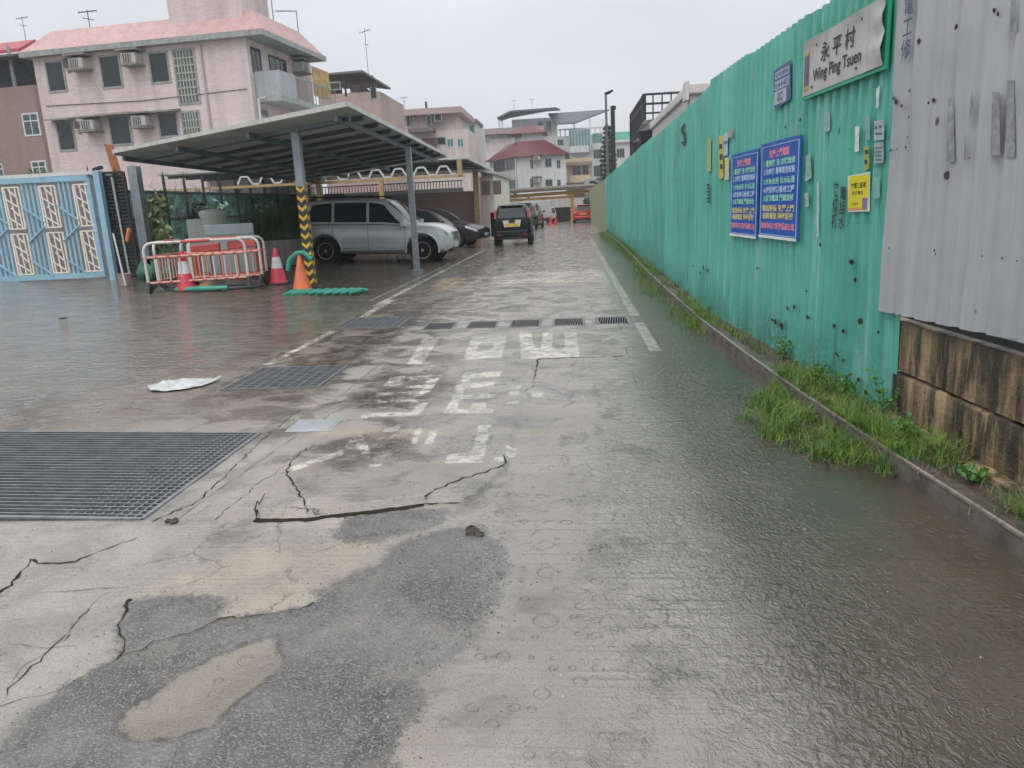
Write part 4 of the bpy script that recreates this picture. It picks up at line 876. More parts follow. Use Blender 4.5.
# street lamp + black pole + conifer
p = atY(608, 180, 46); t = T('street_lamp', 'street lamp with a single flat head above the far end of the green fence', 'street lamp', (p[0], 46, 0), world=True)
m = MB(); m.tube([(p[0], 46, 0), (p[0]-.02, 46, 4), (p[0]-.05, 46, 7.6)], [.10, .08, .06], 8); m.build('pole', M('lamp_grey', (.12, .125, .13), .5, .2), t)
m = MB(); m.beam((p[0]-.10, 46, 7.55), (p[0]+.25, 46, 7.66), .05); m.obox((p[0]+.13, 46, 7.7), (.24, 0, .07), (0, .14, 0), (-.01, 0, .05)); m.build('lamp_head', dark_metal, t, bevel=.02)
p = atY(614, 165, 44); m = MB(); m.tube([(p[0], 44, 0), (p[0]-.03, 44, 6.55)], [.13, .12], 8); m.tube([(p[0], 44, 6.5), (p[0], 44, 6.7)], [.15, .15], 8)
tag(m.build('utility_pole', dark_metal), 'thick black pole standing right of the street lamp', 'pole')
# ---------------- vehicles ----------------
def smooth_table(tab, n=60):
    tab = np.array(tab, float); xq = np.unique(np.concatenate([np.linspace(tab[0, 0], tab[-1, 0], n), tab[:, 0]])); out = [xq]
    for c in range(1, tab.shape[1]):
        x = tab[:, 0]; y = tab[:, c]; h = np.diff(x); d = np.diff(y)/h; mm = np.zeros(len(x)); mm[0] = d[0]; mm[-1] = d[-1]
        for i in range(1, len(x)-1):
            mm[i] = 0 if d[i-1]*d[i] <= 0 else 2*d[i-1]*d[i]/(d[i-1]+d[i])
        k = np.clip(np.searchsorted(x, xq)-1, 0, len(x)-2); t = (xq-x[k])/h[k]
        out.append((2*t**3-3*t**2+1)*y[k]+(t**3-2*t**2+t)*h[k]*mm[k]+(-2*t**3+3*t**2)*y[k+1]+(t**3-t**2)*h[k]*mm[k+1])
    return np.stack(out, 1)
class Car:
    # table rows: x, z_bottom, z_belt, z_roof, half width, half width of roof
    def __init__(s, tab): s.t = smooth_table(tab)
    def ring(s, x):
        r_ = [np.interp(x, s.t[:, 0], s.t[:, c]) for c in range(1, 6)]; zb, zl, zr, w_, wr = r_; hgt = zl-zb
        top = max(zr-.07, zl+.005)
        return np.array([(0, zb), (w_*.86, zb), (w_*.965, zb+.09), (w_, zb+.42*hgt), (w_*.985, zl-.10), (w_*.945, zl), ((w_*.945+wr)/2+.008, (zl+top)/2), (wr, top), (wr*.86, zr-.018), (0, zr)])
    def pt(s, x, k):
        sg = 1
        if k > 9: k = 18-k; sg = -1
        r_ = s.ring(x); i = min(int(k), 8); f = k-i; q = r_[i]*(1-f)+r_[i+1]*f
        return np.array([x, q[0]*sg, q[1]])
    def body(s):
        m = MB(); rows = []
        for x in s.t[:, 0]:
            r_ = s.ring(x); full = [(x, y, z) for y, z in r_]+[(x, -y, z) for y, z in r_[-2:0:-1]]; rows.append(full)
        n = len(rows[0]); m.v = [p for r_ in rows for p in r_]
        for i in range(len(rows)-1):
            for k in range(n): m.f.append((i*n+k, i*n+(k+1) % n, (i+1)*n+(k+1) % n, (i+1)*n+k))
        m.f.append(tuple(range(n))); m.f.append(tuple((len(rows)-1)*n+k for k in range(n-1, -1, -1))); m.mi = [0]*len(m.f); return m
    def patch(s, q, off=.006, na=10, nb=8, mir=False):
        """q: four (x,k) corners in order; returns a MB patch lying proud of the shell"""
        m = MB(); rows = []
        for i in range(na+1):
            r_ = []
            for j in range(nb+1):
                a, b = i/na, j/nb; x = (q[0][0]*(1-a)+q[1][0]*a)*(1-b)+(q[3][0]*(1-a)+q[2][0]*a)*b; k = (q[0][1]*(1-a)+q[1][1]*a)*(1-b)+(q[3][1]*(1-a)+q[2][1]*a)*b
                p = s.pt(x, k); e1 = s.pt(x+.01, k)-s.pt(x-.01, k); e2 = s.pt(x, k+.05)-s.pt(x, k-.05); n = np.cross(e1, e2); n /= np.linalg.norm(n)+1e-9
                c0 = np.array([x*.9, 0, .75]); n = n if n@(p-c0) > 0 else -n
                p = p+n*off
                if mir: p = p*np.array([1, -1, 1])
                r_.append(p)
            rows.append(r_)
        m.grid(rows); return m
def carve(o, cuts):
    """cut wheel arches"""
    tmp = []
    for c in cuts:
        m = MB(); m.lathe([(c[3], -.42), (c[3], .42)], (c[0], c[1], c[2]), 28, 'y'); b = m.build('cutter', blackp, kind='structure'); tmp.append(b)
        md = o.modifiers.new('arch', 'BOOLEAN'); md.object = b; md.operation = 'DIFFERENCE'; md.solver = 'EXACT'
    bpy.context.view_layer.update(); dg = bpy.context.evaluated_depsgraph_get(); me_ = bpy.data.meshes.new_from_object(o.evaluated_get(dg))
    o.modifiers.clear(); old = o.data; o.data = me_; me_.polygons.foreach_set('use_smooth', [True]*len(me_.polygons)); me_.set_sharp_from_angle(angle=R(32))
    for b in tmp: bpy.data.objects.remove(b)
tyre_m = M('tyre_rubber', (.010, .010, .011), .8, var=.2, spec=.15); rim_m = M('alloy_rim', (.30, .31, .32), .3, .8)
rim_dark = M('dark_alloy_rim', (.07, .072, .075), .3, .8)
def wheel(root, x, y, r_, w_, side, spokes=12, rr=.62, rimmat=None):
    rimmat = rimmat or rim_m
    ty = MB(); ty.lathe([(r_*.60, -w_/2), (r_*.92, -w_/2), (r_, -w_*.32), (r_, w_*.32), (r_*.92, w_/2), (r_*.60, w_/2)], (0, 0, 0), 32, 'y')
    wh = T_part = bpy.data.objects.new('wheel', None); COL.objects.link(wh); wh.parent = root; wh.location = (x, y, r_)
    ty.build('tyre', tyre_m, wh, smooth=40)
    m = MB(); s_ = side; o_ = w_/2*s_
    m.lathe([(r_*rr, o_-.03*s_), (r_*rr, o_+.004*s_), (r_*(rr-.05), o_-.0*s_), (r_*(rr-.06), o_-.05*s_)], (0, 0, 0), 32, 'y')
    m.lathe([(r_*.13, o_-.06*s_), (r_*.13, o_-.004*s_), (r_*.08, o_+.004*s_)], (0, 0, 0), 16, 'y')
    for k in range(spokes):
        a = k*2*math.pi/spokes; c_, sn = math.cos(a), math.sin(a); wd = r_*.075 if spokes > 8 else r_*.11
        m.beam((c_*r_*.1, o_-.02*s_, sn*r_*.1), (c_*r_*(rr-.02), o_-.008*s_, sn*r_*(rr-.02)), wd, .02, up=(0, 1, 0))
    m.build('rim', rimmat, wh)
    m = MB(); m.lathe([(r_*.58, o_-.075*s_), (r_*.57, o_-.06*s_)], (0, 0, 0), 24, 'y'); m.build('brake_disc', blackp, wh)
    return wh
def window(root, car, q, mir, name='side_window', off=.006):
    return car.patch(q, off, mir=mir).build(name, glass(), root, smooth=30)
def line_on(car, pts, w_=.012, off=.004, mir=False, m=None):
    m = m or MB(); pp = []
    for (x0, k0), (x1, k1) in zip(pts[:-1], pts[1:]):
        for i in range(9):
            t_ = i/8; p = car.pt(x0+(x1-x0)*t_, k0+(k1-k0)*t_)
            if mir: p = p*np.array([1, -1, 1])
            pp.append(p)
    m.tube(pp, w_/2, 5); return m
red_lamp = M('red_lamp', (.35, .01, .02), .15, coat=.4); clear_lamp = M('clear_lamp', (.35, .37, .38), .12, .3, coat=.5); amber = M('amber_lamp', (.5, .16, .02), .2)
plate_y = M('yellow_number_plate', (.62, .42, .04), .4); plate_w = M('white_number_plate', (.6, .6, .6), .4)
# --- silver SUV ---
suv = T('suv', 'silver grey four wheel drive parked under the carport', 'car', (0, 0, 0))
tab = [(-2.32, .52, 1.02, 1.10, .66, .60), (-2.28, .40, 1.04, 1.32, .84, .66), (-2.20, .36, 1.08, 1.66, .91, .70), (-2.02, .34, 1.12, 1.80, .935, .72), (-1.4, .32, 1.13, 1.865, .945, .74), (-.3, .32, 1.12, 1.88, .95, .75), (.25, .32, 1.12, 1.85, .95, .74),
       (.55, .32, 1.11, 1.72, .95, .74), (1.02, .32, 1.10, 1.30, .945, .80), (1.16, .32, 1.09, 1.16, .945, .84), (1.6, .33, 1.09, 1.16, .94, .82), (1.95, .34, 1.04, 1.11, .92, .78), (2.12, .36, .97, 1.03, .88, .70), (2.23, .42, .86, .90, .78, .58), (2.28, .50, .76, .78, .66, .5)]
car = Car(tab); silver = M('silver_car_paint', (.56, .59, .60), .3, .15, var=.03, coat=.6)
b = car.body().build('body', silver, suv, smooth=40)
WX = (-1.42, 1.47)
carve(b, [(x, s_*.86, .40, .47) for x in WX for s_ in (-1, 1)])
for x in WX:
    for s_ in (-1, 1): wheel(suv, x, s_*.80, .395, .27, s_, 12, .62)
m = MB(); m.box((-2.0, -.55, .28), (2.1, .55, .7)); m.build('underbody', blackp, suv)
m = MB()
for x in WX:
    for s_ in (-1, 1):
        pts = [(x+.495*math.cos(a), s_*.952, .40+.495*math.sin(a)) for a in np.linspace(-.15, math.pi+.15, 18)]; m = MB(); m.tube(pts, .028, 6); m.build('wheel_arch_flare', silver, suv, smooth=40)
for mir in (False, True):
    window(suv, car, [(-1.98, 5.35), (-1.20, 5.25), (-1.20, 6.85), (-1.78, 6.8)], mir, 'rear_quarter_window')
    window(suv, car, [(-1.12, 5.25), (-.16, 5.25), (-.16, 6.85), (-1.12, 6.85)], mir); window(suv, car, [(-.08, 5.25), (.93, 5.25), (.36, 6.75), (-.08, 6.85)], mir)
    m = line_on(car, [(-1.16, 5.1), (-1.16, 2)], .014, .003, mir); line_on(car, [(-.12, 5.1), (-.12, 1.6)], .014, .003, mir, m); line_on(car, [(.98, 5.0), (.98, 2)], .014, .003, mir, m); line_on(car, [(-1.16, 1.7), (.98, 1.7)], .014, .003, mir, m)
    m.build('door_gap', blackp, suv); sg = -1 if mir else 1
    line_on(car, [(-2.0, 5.05), (.98, 5.03)], .025, 0, mir).build('belt_trim', blackp, suv)
    for xh in (-.85, .18): m = MB(); m.beam((xh-.11, sg*.958, 1.0), (xh+.11, sg*.958, 1.0), .03, .035); m.build('door_handle', silver, suv)
    m = MB(); m.obox((.98, sg*1.05, 1.16), (.06, 0, 0), (.02, .12, 0), (0, 0, .085)); m.beam((.95, sg*.9, 1.08), (.98, sg*1.0, 1.1), .05); m.build('mirror', silver, suv, bevel=.02)
    m = MB(); m.tube([(-1.85, sg*.66, 1.84), (-1.7, sg*.68, 1.92), (.0, sg*.69, 1.94), (.2, sg*.68, 1.88)], .022, 6); m.build('roof_rail', blackp, suv)
    m = MB(); m.box((-.95, min(sg*.86, sg*1.0), .33), (.95, max(sg*.86, sg*1.0), .39)); m.build('side_step', M('step_grey', (.12, .12, .125), .4), suv, bevel=.015)
    car.patch([(1.98, 4.25), (2.20, 4.0), (2.18, 4.6), (1.90, 5.0)], .012, mir=mir).build('headlight', clear_lamp, suv, smooth=40)
    m = MB(); m.box((-2.33, min(sg*.60, sg*.86), 1.0), (-2.16, max(sg*.60, sg*.88), 1.42)); m.build('taillight', red_lamp, suv, bevel=.03)
    m = MB(); m.lathe([(.06, 0), (.05, .02)], (2.25, sg*.60, .60), 12, 'x'); m.build('fog_light', clear_lamp, suv)
    line_on(car, [(-2.25, 2.1), (-1.95, 2.1)], .1, 0, mir).build('bumper_corner', silver, suv)
    line_on(car, [(-.9, 2.3), (.9, 2.3)], .05, 0, mir).build('side_moulding', silver, suv)
window(suv, car, [(.46, 7.35), (1.08, 7.2), (1.08, 10.8), (.46, 10.65)], False, 'windscreen')
m = MB()
for k in range(5): m.box((2.22, -.34+k*.15, .66), (2.30, -.25+k*.15, .88))
m.box((2.20, -.42, .86), (2.28, .42, .90)); m.build('grille', rim_m, suv)
m = MB(); m.box((2.285, -.26, .46), (2.305, .26, .57)); m.build('number_plate', plate_w, suv)
m = MB(); m.box((2.12, -.5, .34), (2.29, .5, .44)); m.build('lower_bumper', blackp, suv, bevel=.03)
m = MB(); m.box((-1.55, -.35, 1.90), (-.95, .3, 2.03)); m.beam((-1.9, -.7, 1.93), (-.3, -.7, 1.93), .06, .03); m.build('roof_load', blackp, suv, bevel=.02)
SW = R(-2)
def place(root, px, py, lx, ly, rz, sc=1.0):
    """puts the local ground point (lx, ly) on the spot where the photo shows that tyre touching the ground"""
    p = gg(px, py); c_, s_ = math.cos(rz), math.sin(rz); root.rotation_euler = (0, 0, rz); root.scale = (sc,)*3
    root.location = (p[0]-sc*(c_*lx-s_*ly), p[1]-sc*(s_*lx+c_*ly), p[2])
place(suv, 423, 262.5, 1.47, -.93, SW, 1.03)
suv.rotation_euler[1] = R(1.8)
# --- dark estate car beside it ---
mpv = T('estate_car', 'dark brown estate car half hidden behind the silver four wheel drive', 'car')
tab = [(-2.25, .5, .9, 1.0, .6, .5), (-2.15, .34, .92, 1.35, .82, .6), (-1.9, .28, .94, 1.52, .85, .62), (-.8, .24, .93, 1.62, .865, .66), (-.1, .24, .92, 1.60, .87, .66), (.35, .24, .91, 1.50, .87, .68), (1.15, .24, .90, 1.06, .865, .74), (1.3, .24, .89, .98, .865, .76), (1.75, .25, .82, .90, .85, .70), (2.1, .28, .74, .80, .80, .58), (2.26, .36, .66, .69, .68, .45), (2.3, .44, .58, .6, .55, .35)]
car = Car(tab); cpaint = M('dark_purple_paint', (.028, .024, .028), .28, .2, var=.05, coat=.35)
b = car.body().build('body', cpaint, mpv, smooth=40); WX2 = (-1.4, 1.35); carve(b, [(x, s_*.80, .32, .37) for x in WX2 for s_ in (-1, 1)])
for x in WX2:
    for s_ in (-1, 1): wheel(mpv, x, s_*.735, .31, .2, s_, 10, .66)
for mir in (False, True):
    window(mpv, car, [(-.3, 5.3), (.95, 5.3), (.2, 6.8), (-.3, 6.85)], mir); window(mpv, car, [(-1.3, 5.3), (-.4, 5.3), (-.4, 6.85), (-1.3, 6.8)], mir); window(mpv, car, [(-1.95, 5.4), (-1.4, 5.3), (-1.4, 6.8), (-1.8, 6.7)], mir, 'rear_quarter_window')
    car.patch([(1.75, 4.2), (2.2, 3.7), (2.18, 4.6), (1.72, 5.0)], .012, mir=mir).build('headlight', clear_lamp, mpv, smooth=40)
    m = line_on(car, [(-.35, 5.1), (-.35, 2)], .012, .003, mir); line_on(car, [(.85, 5.1), (.85, 2)], .012, .003, mir, m); m.build('door_gap', blackp, mpv)
    sg = -1 if mir else 1; m = MB(); m.obox((.85, sg*.98, .99), (.05, 0, 0), (.02, .09, 0), (0, 0, .07)); m.build('mirror', cpaint, mpv, bevel=.02)
window(mpv, car, [(.42, 7.3), (1.2, 7.2), (1.2, 10.8), (.42, 10.7)], False, 'windscreen')
m = MB(); m.box((2.2, -.35, .56), (2.31, .35, .62)); m.box((2.24, -.5, .36), (2.31, .5, .46)); m.build('grille', rim_dark, mpv)
m = MB(); m.box((2.31, -.25, .42), (2.325, .25, .53)); m.build('number_plate', plate_w, mpv)
place(mpv, 457, 248, 1.35, -.83, R(-11), 1.03)
# --- small black hatchback on the road, seen from behind ---
def small_car(name, label, paint, rear_white=False, open_door=False):
    t = T(name, label, 'car')
    tab = [(-1.70, .42, .86, .92, .62, .45), (-1.66, .30, .90, 1.12, .72, .52), (-1.56, .26, .93, 1.38, .745, .52), (-1.40, .24, .94, 1.53, .75, .53), (-1.0, .22, .93, 1.60, .755, .545), (0, .22, .92, 1.60, .76, .555), (.55, .22, .90, 1.45, .76, .62), (1.15, .22, .88, 1.05, .755, .66), (1.35, .24, .84, .96, .74, .62), (1.62, .30, .72, .78, .66, .5), (1.7, .4, .6, .63, .5, .4)]
    car = Car(tab); b = car.body().build('body', paint, t, smooth=40); W3 = (-1.2, 1.25); carve(b, [(x, s_*.70, .29, .335) for x in W3 for s_ in (-1, 1)])
    for x in W3:
        for s_ in (-1, 1): wheel(t, x, s_*.665, .285, .17, s_, 7, .68)
    for mir in (False, True):
        window(t, car, [(-.1, 5.3), (.95, 5.3), (.35, 6.8), (-.1, 6.85)], mir); window(t, car, [(-1.35, 5.35), (-.2, 5.3), (-.2, 6.85), (-1.2, 6.8)], mir)
        sg = -1 if mir else 1
        m = MB(); m.obox((-1.57, sg*.64, 1.22), (.05, 0, .02), (0, .045, -.015*sg), (.05, 0, .17)); m.build('taillight', red_lamp, t, bevel=.02)
        m = MB(); m.obox((.75, sg*.86, 1.0), (.04, 0, 0), (0, .09, 0), (0, 0, .07)); m.build('mirror', paint, t, bevel=.02)
    window(t, car, [(.52, 7.3), (1.1, 7.2), (1.1, 10.8), (.52, 10.7)], False, 'windscreen')
    m = MB(); F = lambda y, z, o_: (-1.66+(z-1.0)*.28-o_, y, z)
    m.prism([F(-.56, 1.06, .035), F(.56, 1.06, .035), F(.46, 1.43, .05), F(-.46, 1.43, .05)], 0, (.02, 0, 0)); m.build('rear_window', M('rear_glass', (.04, .06, .06), .07, spec=.5), t, bevel=.01)
    m = MB(); m.obox((-1.5, 0, 1.53), (.14, 0, -.02), (0, .44, 0), (0, 0, .012)); m.build('rear_spoiler', M('pale_spoiler', (.30, .32, .33), .3) if rear_white else paint, t, bevel=.01)
    m = MB(); m.box((-1.80, -.64, .36), (-1.6, .64, .60)); m.build('rear_bumper', paint, t, bevel=.05)
    if rear_white:
        m = MB(); m.prism([(-1.735, -.36, .98), (-1.735, .36, .98), (-1.745, .30, .72), (-1.745, -.30, .72)], 0, (-.015, 0, 0)); m.build('plate_surround', M('cream_plastic', (.55, .53, .45), .4), t, bevel=.01)
        m = MB(); m.box((-1.775, -.12, .88), (-1.76, .12, .98)); m.build('tailgate_handle', blackp, t)
        m = MB(); m.box((-1.775, -.24, .74), (-1.765, .24, .85)); m.build('number_plate', plate_y, t)
    else:
        m = MB(); m.box((-1.77, -.24, .72), (-1.745, .24, .83)); m.build('number_plate', plate_y, t)
    m = MB(); m.box((-1.73, -.5, .26), (-1.6, .5, .36)); m.build('underbody', blackp, t)
    for sg in (-1, 1): m = MB(); m.box((-1.81, sg*.5-.08, .42), (-1.79, sg*.5+.08, .46)); m.build('reflector', red_lamp, t)
    if open_door:
        m = MB(); m.obox((.35, .90, .80), (.30, .09, 0), (.01, -.03, 0), (0, 0, .50)); d_ = m.build('open_door', paint, t, bevel=.02)
    return t
bp = M('black_car_paint', (.005, .010, .010), .3, 0, var=.03, coat=.0, spec=.25)
hb = small_car('hatchback', 'small black hatchback seen from behind with a yellow rear number plate on a cream surround', bp, True, True)
place(hb, 496.5, 246, -1.2, .68, R(91.5), 1.04)
rc = small_car('hatchback', 'bright red hatchback at the far end of the road under the yellow beams', M('red_car_paint', (.42, .015, .012), .25, .2, coat=.6))
rc.location = (.95, 67, 0); rc.rotation_euler = (0, 0, R(90)); rc.scale = (1.25, 1.22, .95)
dc = small_car('hatchback', 'dark grey hatchback with pale rear window just beyond the black hatchback', M('charcoal_paint', (.06, .062, .065), .25, .3, coat=.5))
dc.location = (-3.1, 55, 0); dc.rotation_euler = (0, 0, R(84)); dc.scale = (1.2, 1.1, 1.15)
# white van / light truck
van = T('box_van', 'white box van parked across the end of the road', 'van', (-3.0, 66, 0), R(64)); van.scale = (.72, .85, .72); vw = M('van_white', (.52, .53, .52), .4, streak=.2)
m = MB(); m.box((-2.2, -.9, .75), (1.6, .9, 2.75)); m.build('cargo_box', vw, van, bevel=.04)
m = MB(); m.prism([(1.65, -.85, .5), (3.0, -.85, .5), (3.05, -.85, 1.2), (2.55, -.85, 2.0), (1.65, -.85, 2.0)], 0, (0, 1.7, 0)); m.build('cab', vw, van, bevel=.05)
m = MB(); m.prism([(1.85, -.86, 1.25), (2.75, -.86, 1.25), (2.4, -.86, 1.85), (1.85, -.86, 1.85)], 0, (0, -.01, 0)); m.build('side_window', glass(), van)
m = MB(); m.box((-2.1, -.6, .4), (3.0, .6, .74)); m.build('chassis', blackp, van)
for x in (-1.3, 2.3):
    for s_ in (-1, 1): wheel(van, x, s_*.75, .36, .22, s_, 6, .6)
# ---------------- carport ----------------
cp = T('carport', 'large grey metal carport with corrugated roof over the parking bays', 'carport', (-8, 18, 0), world=True)
postm = M('painted_grey_post', (.26, .30, .33), .45, .15, var=.2, sc=5, streak=.25, rust=.25)
under = M('roof_sheet', (.46, .48, .48), .45, .1, var=.25, sc=1.2); edge = M('roof_edge_pale', (.50, .50, .48), .4, var=.2, streak=.2)
c1 = np.array([-3.72, 13.1, 3.30]); c0 = onz(114, 153, 3.2); c2 = onz(446, 156, 3.22); cm = onz(418, 137, 3.30)
c0[2] = 3.2; c3 = np.array([c0[0]+c2[0]-c1[0]+.3, c0[1]+c2[1]-c1[1]+2, 3.05])
def bil(u, v, dz=0):   # u along front edge (c1->c0), v back (c1->c2)
    p = c1*(1-u)*(1-v)+c0*u*(1-v)+c2*(1-u)*v+c3*u*v; return (p[0], p[1], p[2]+dz)
m = MB(); N_ = 110; rows = []; prof = []
for i in range(N_):
    for du, dz in ((0, 0), (.55, 0), (.62, .035), (.93, .035)): prof.append(((i+du)/N_, dz))
prof.append((1, 0))
rows = [[bil(v_, -.0+u_, dz) for v_, dz in [(0, 0)]] for u_ in (0, 1)]
rows = [[bil(u_, v_, dz) for v_, dz in prof] for u_ in np.linspace(0, 1, 9)]
m.grid(rows); o = m.build('roof', under, cp); o.modifiers.new('t', 'SOLIDIFY').thickness = .004
m = MB()
m.beam(bil(0, -.004, .02), bil(1, -.004, .02), .03, .08); m.beam(bil(-.003, 0, .02), bil(-.003, 1, .02), .03, .08); m.beam(bil(1.003, 0, .02), bil(1.003, 1, .02), .03, .13); m.beam(bil(0, 1.004, .02), bil(1, 1.004, .02), .03, .13)
m.build('fascia', edge, cp)
m = MB()
for k in range(1, 10): v_ = k/10; m.beam(bil(0.005, v_, -.05), bil(.995, v_, -.05), .05, .08)
m.build('purlin', M('purlin_dark', (.10, .115, .125), .5, .2), cp)
m = MB()
for u_ in (.045, .36, .68, .97): m.beam(bil(u_, 0.01, -.14), bil(u_, .99, -.14), .06, .10)
m.beam(bil(0.02, .045, -.13), bil(.98, .045, -.13), .05, .08)
m.build('rafter', M('rafter_grey', (.14, .165, .18), .5, .2), cp)
def post(px, py, ptx, pty, w_=.13, name='post', ztop=None):
    b = gg(px, py); a = atY(ptx, pty, b[1]); zt_ = ztop or a[2]; m = MB(); m.box((b[0]-w_/2, b[1]-w_/2, b[2]), (b[0]+w_/2, b[1]+w_/2, min(zt_, 3.12)))
    m.box((b[0]-w_*.9, b[1]-w_*.9, b[2]-.01), (b[0]+w_*.9, b[1]+w_*.9, b[2]+.015)); return m.build(name, postm, cp), b, a
o1, b1, a1 = post(312.5, 290.5, 297, 125, .15, ztop=3.12); post(417, 270.5, 408, 145, .14, ztop=3.12)
o0, b0, a0 = post(150, 272, 128, 155, .24, ztop=3.0)
for px, py, tx in ((205, 245, 194), (252, 240, 244), (310, 246, 309)): post(px, py, tx, 168, .2, ztop=3.05)
# black & yellow chevron tape wrapped round the corner post
m = MB(); m.box((b1[0]-.079, b1[1]-.079, b1[2]+.02), (b1[0]+.079, b1[1]+.079, b1[2]+2.02)); wr = m.build('warning_tape', M('tape_black', (.03, .03, .03), .4), cp)
m = MB(); w_ = .0825
for k in range(11):
    z = b1[2]+.12+k*.178
    for (ax, ay, nx, ny) in ((1, 0, 0, -1), (0, 1, -1, 0), (0, 1, 1, 0)):
        for sg in (-1, 1):
            pts = [(0, 0), (sg*w_, .075), (sg*w_, .145), (0, .07)]; m.add([(b1[0]+ax*a+nx*w_, b1[1]+ay*a+ny*w_, z+h) for a, h in pts], [(0, 1, 2, 3)])
m.build('chevrons', M('tape_yellow', (.62, .38, .04), .4), wr)
# ---------------- dark railing fence with climbers at the back of the bays ----------------
fr = T('spiked_fence', 'dark spiked railing fence behind the carport with bare climbing branches', 'fence', (-13, 25, .3), world=True)
A_ = gg(122, 262); B_ = gg(330, 238); A_[1] = max(A_[1], 22.5); d_ = (B_-A_); A_ = A_-d_*.05; Lf = np.linalg.norm(d_[:2])
m = MB(); 
for k in range(15):
    p = A_+d_*(k/14); z = gz(p[0]); m.beam((p[0], p[1], z), (p[0], p[1], 3.0+.15*(k % 2)), .07); m.tube([(p[0], p[1], 3.0), (p[0], p[1], 3.35)], [.05, .005], 5)
m.build('post', dark_metal, fr); m = MB()
for z in (.8, 1.7, 2.6): m.beam((A_[0], A_[1], z), (B_[0], B_[1], z), .05)
m.build('rail', dark_metal, fr)
m = MB(); back = []; m.beam((A_[0], A_[1]+.6, 1.5), (B_[0], B_[1]+.6, 1.5), .03, 2.3); m.build('green_mesh', M('green_netting', (.08, .20, .17), .7, var=.9, sc=2.5), fr)
m = MB(); rn = random.Random(31)
for k in range(190):
    p = A_+d_*rn.random(); x, y, z = p[0], p[1]-.1, rn.uniform(.5, 2.2); pts = [(x, y, z)]
    for j in range(5): x += rn.gauss(0, .16); z += rn.uniform(.05, .28); y += rn.gauss(0, .06); pts.append((x, y, z))
    m.tube(pts, [.018, .015, .012, .01, .008, .004], 4)
m.build('bare_branches', M('bare_twig', (.10, .07, .065), .7), fr)
def bush(name, label, c, rad, n, size, cols, cat='bush', seed=1, stem=True, z0=0, grp=None):
    t = T(name, label, cat, (c[0], c[1], z0), world=True, group=grp); r2 = random.Random(seed)
    for i, col in enumerate(cols):
        m = MB()
        for _ in range(9):
            cc = (c[0]+r2.uniform(-.75, .75)*rad[0], c[1]+r2.uniform(-.75, .75)*rad[1], c[2]+r2.uniform(-.7, .7)*rad[2]); m.leaves(cc, tuple(q*.45 for q in rad), n//9//len(cols), size, r2)
        m.build('foliage', M('leaf_%s_%d_%d' % (name, int(col[1]*999), i), col, .5, var=.5, sc=3), t)
    if stem:
        m = MB()
        for _ in range(6): m.tube([(c[0]+r2.uniform(-.2, .2), c[1]+r2.uniform(-.2, .2), z0), (c[0]+r2.uniform(-.5, .5)*rad[0], c[1]+r2.uniform(-.5, .5)*rad[1], c[2]+rad[2]*.5)], [.03, .01], 5)
        m.build('stem', M('stem_brown', (.06, .05, .035), .8), t)
    return t
for k, (f_, h, cl, lab) in enumerate(((.10, 1.1, (.08, .10, .04), 'olive and yellow flecked bush behind the railings near the gate'), (.30, 1.0, (.035, .07, .05), 'dark bush behind the railings beside the white tub'), (.52, 1.2, (.03, .085, .055), 'dark blue green bush behind the railings in the middle of the bays'), (.78, 1.1, (.03, .07, .035), 'dark bush behind the railings near the corner post'))):
    p = A_+d_*f_; bush('bush', lab, (p[0], p[1]+.25, .4+h), (1.15, .3, h), 1500, .11, [tuple(1.5*q for q in cl), tuple(min(.35, q*3.0) for q in cl)], seed=40+k, z0=gz(p[0]), grp='bushes along the railing fence')
p0 = gg(262, 267)
bp_ = (p0[0]+.15, p0[1]+.9)
pl = T('planter', 'long low concrete planter beside the silver four wheel drive', 'planter', (bp_[0], bp_[1], gz(bp_[0])), R(-8))
m = MB(); m.box((-.75, -.55, 0), (.75, -.45, .72)); m.box((-.75, .45, 0), (.75, .55, .72)); m.box((-.75, -.45, 0), (-.65, .45, .72)); m.box((.65, -.45, 0), (.75, .45, .72)); m.build('trough', conc, pl, bevel=.01)
m = MB(); m.box((-.65, -.45, .5), (.65, .45, .64)); m.build('soil', M('dark_wet_soil', (.05, .04, .03)), pl)
t = T('planter_shrub', 'dense dark green grassy shrub growing in the concrete planter', 'shrub', (bp_[0], bp_[1], gz(bp_[0])+.64), R(-8)); m = MB(); m2 = MB(); rn = random.Random(77)
for k in range(1500):
    x = rn.uniform(-.65, .65); y = rn.uniform(-.42, .42); h = rn.uniform(.5, 1.35); a = rn.uniform(0, 6.28); w_ = .013; ln = h*rn.uniform(.1, .6); mm_ = m if rn.random() < .6 else m2; P0 = []
    for q in range(4): t_ = q/3; bx = x+math.cos(a)*ln*t_**2; by = y+math.sin(a)*ln*t_**2; f_ = 1-t_*.85; P0.append([(bx-math.sin(a)*w_*f_, by+math.cos(a)*w_*f_, h*t_*(1-.15*t_)), (bx+math.sin(a)*w_*f_, by-math.cos(a)*w_*f_, h*t_*(1-.15*t_))])
    mm_.grid(P0)
m.build('foliage', M('shrub_dark', (.03, .075, .03), .5, var=.5), t); m2.build('foliage', M('shrub_mid', (.055, .13, .04), .5, var=.5), t)
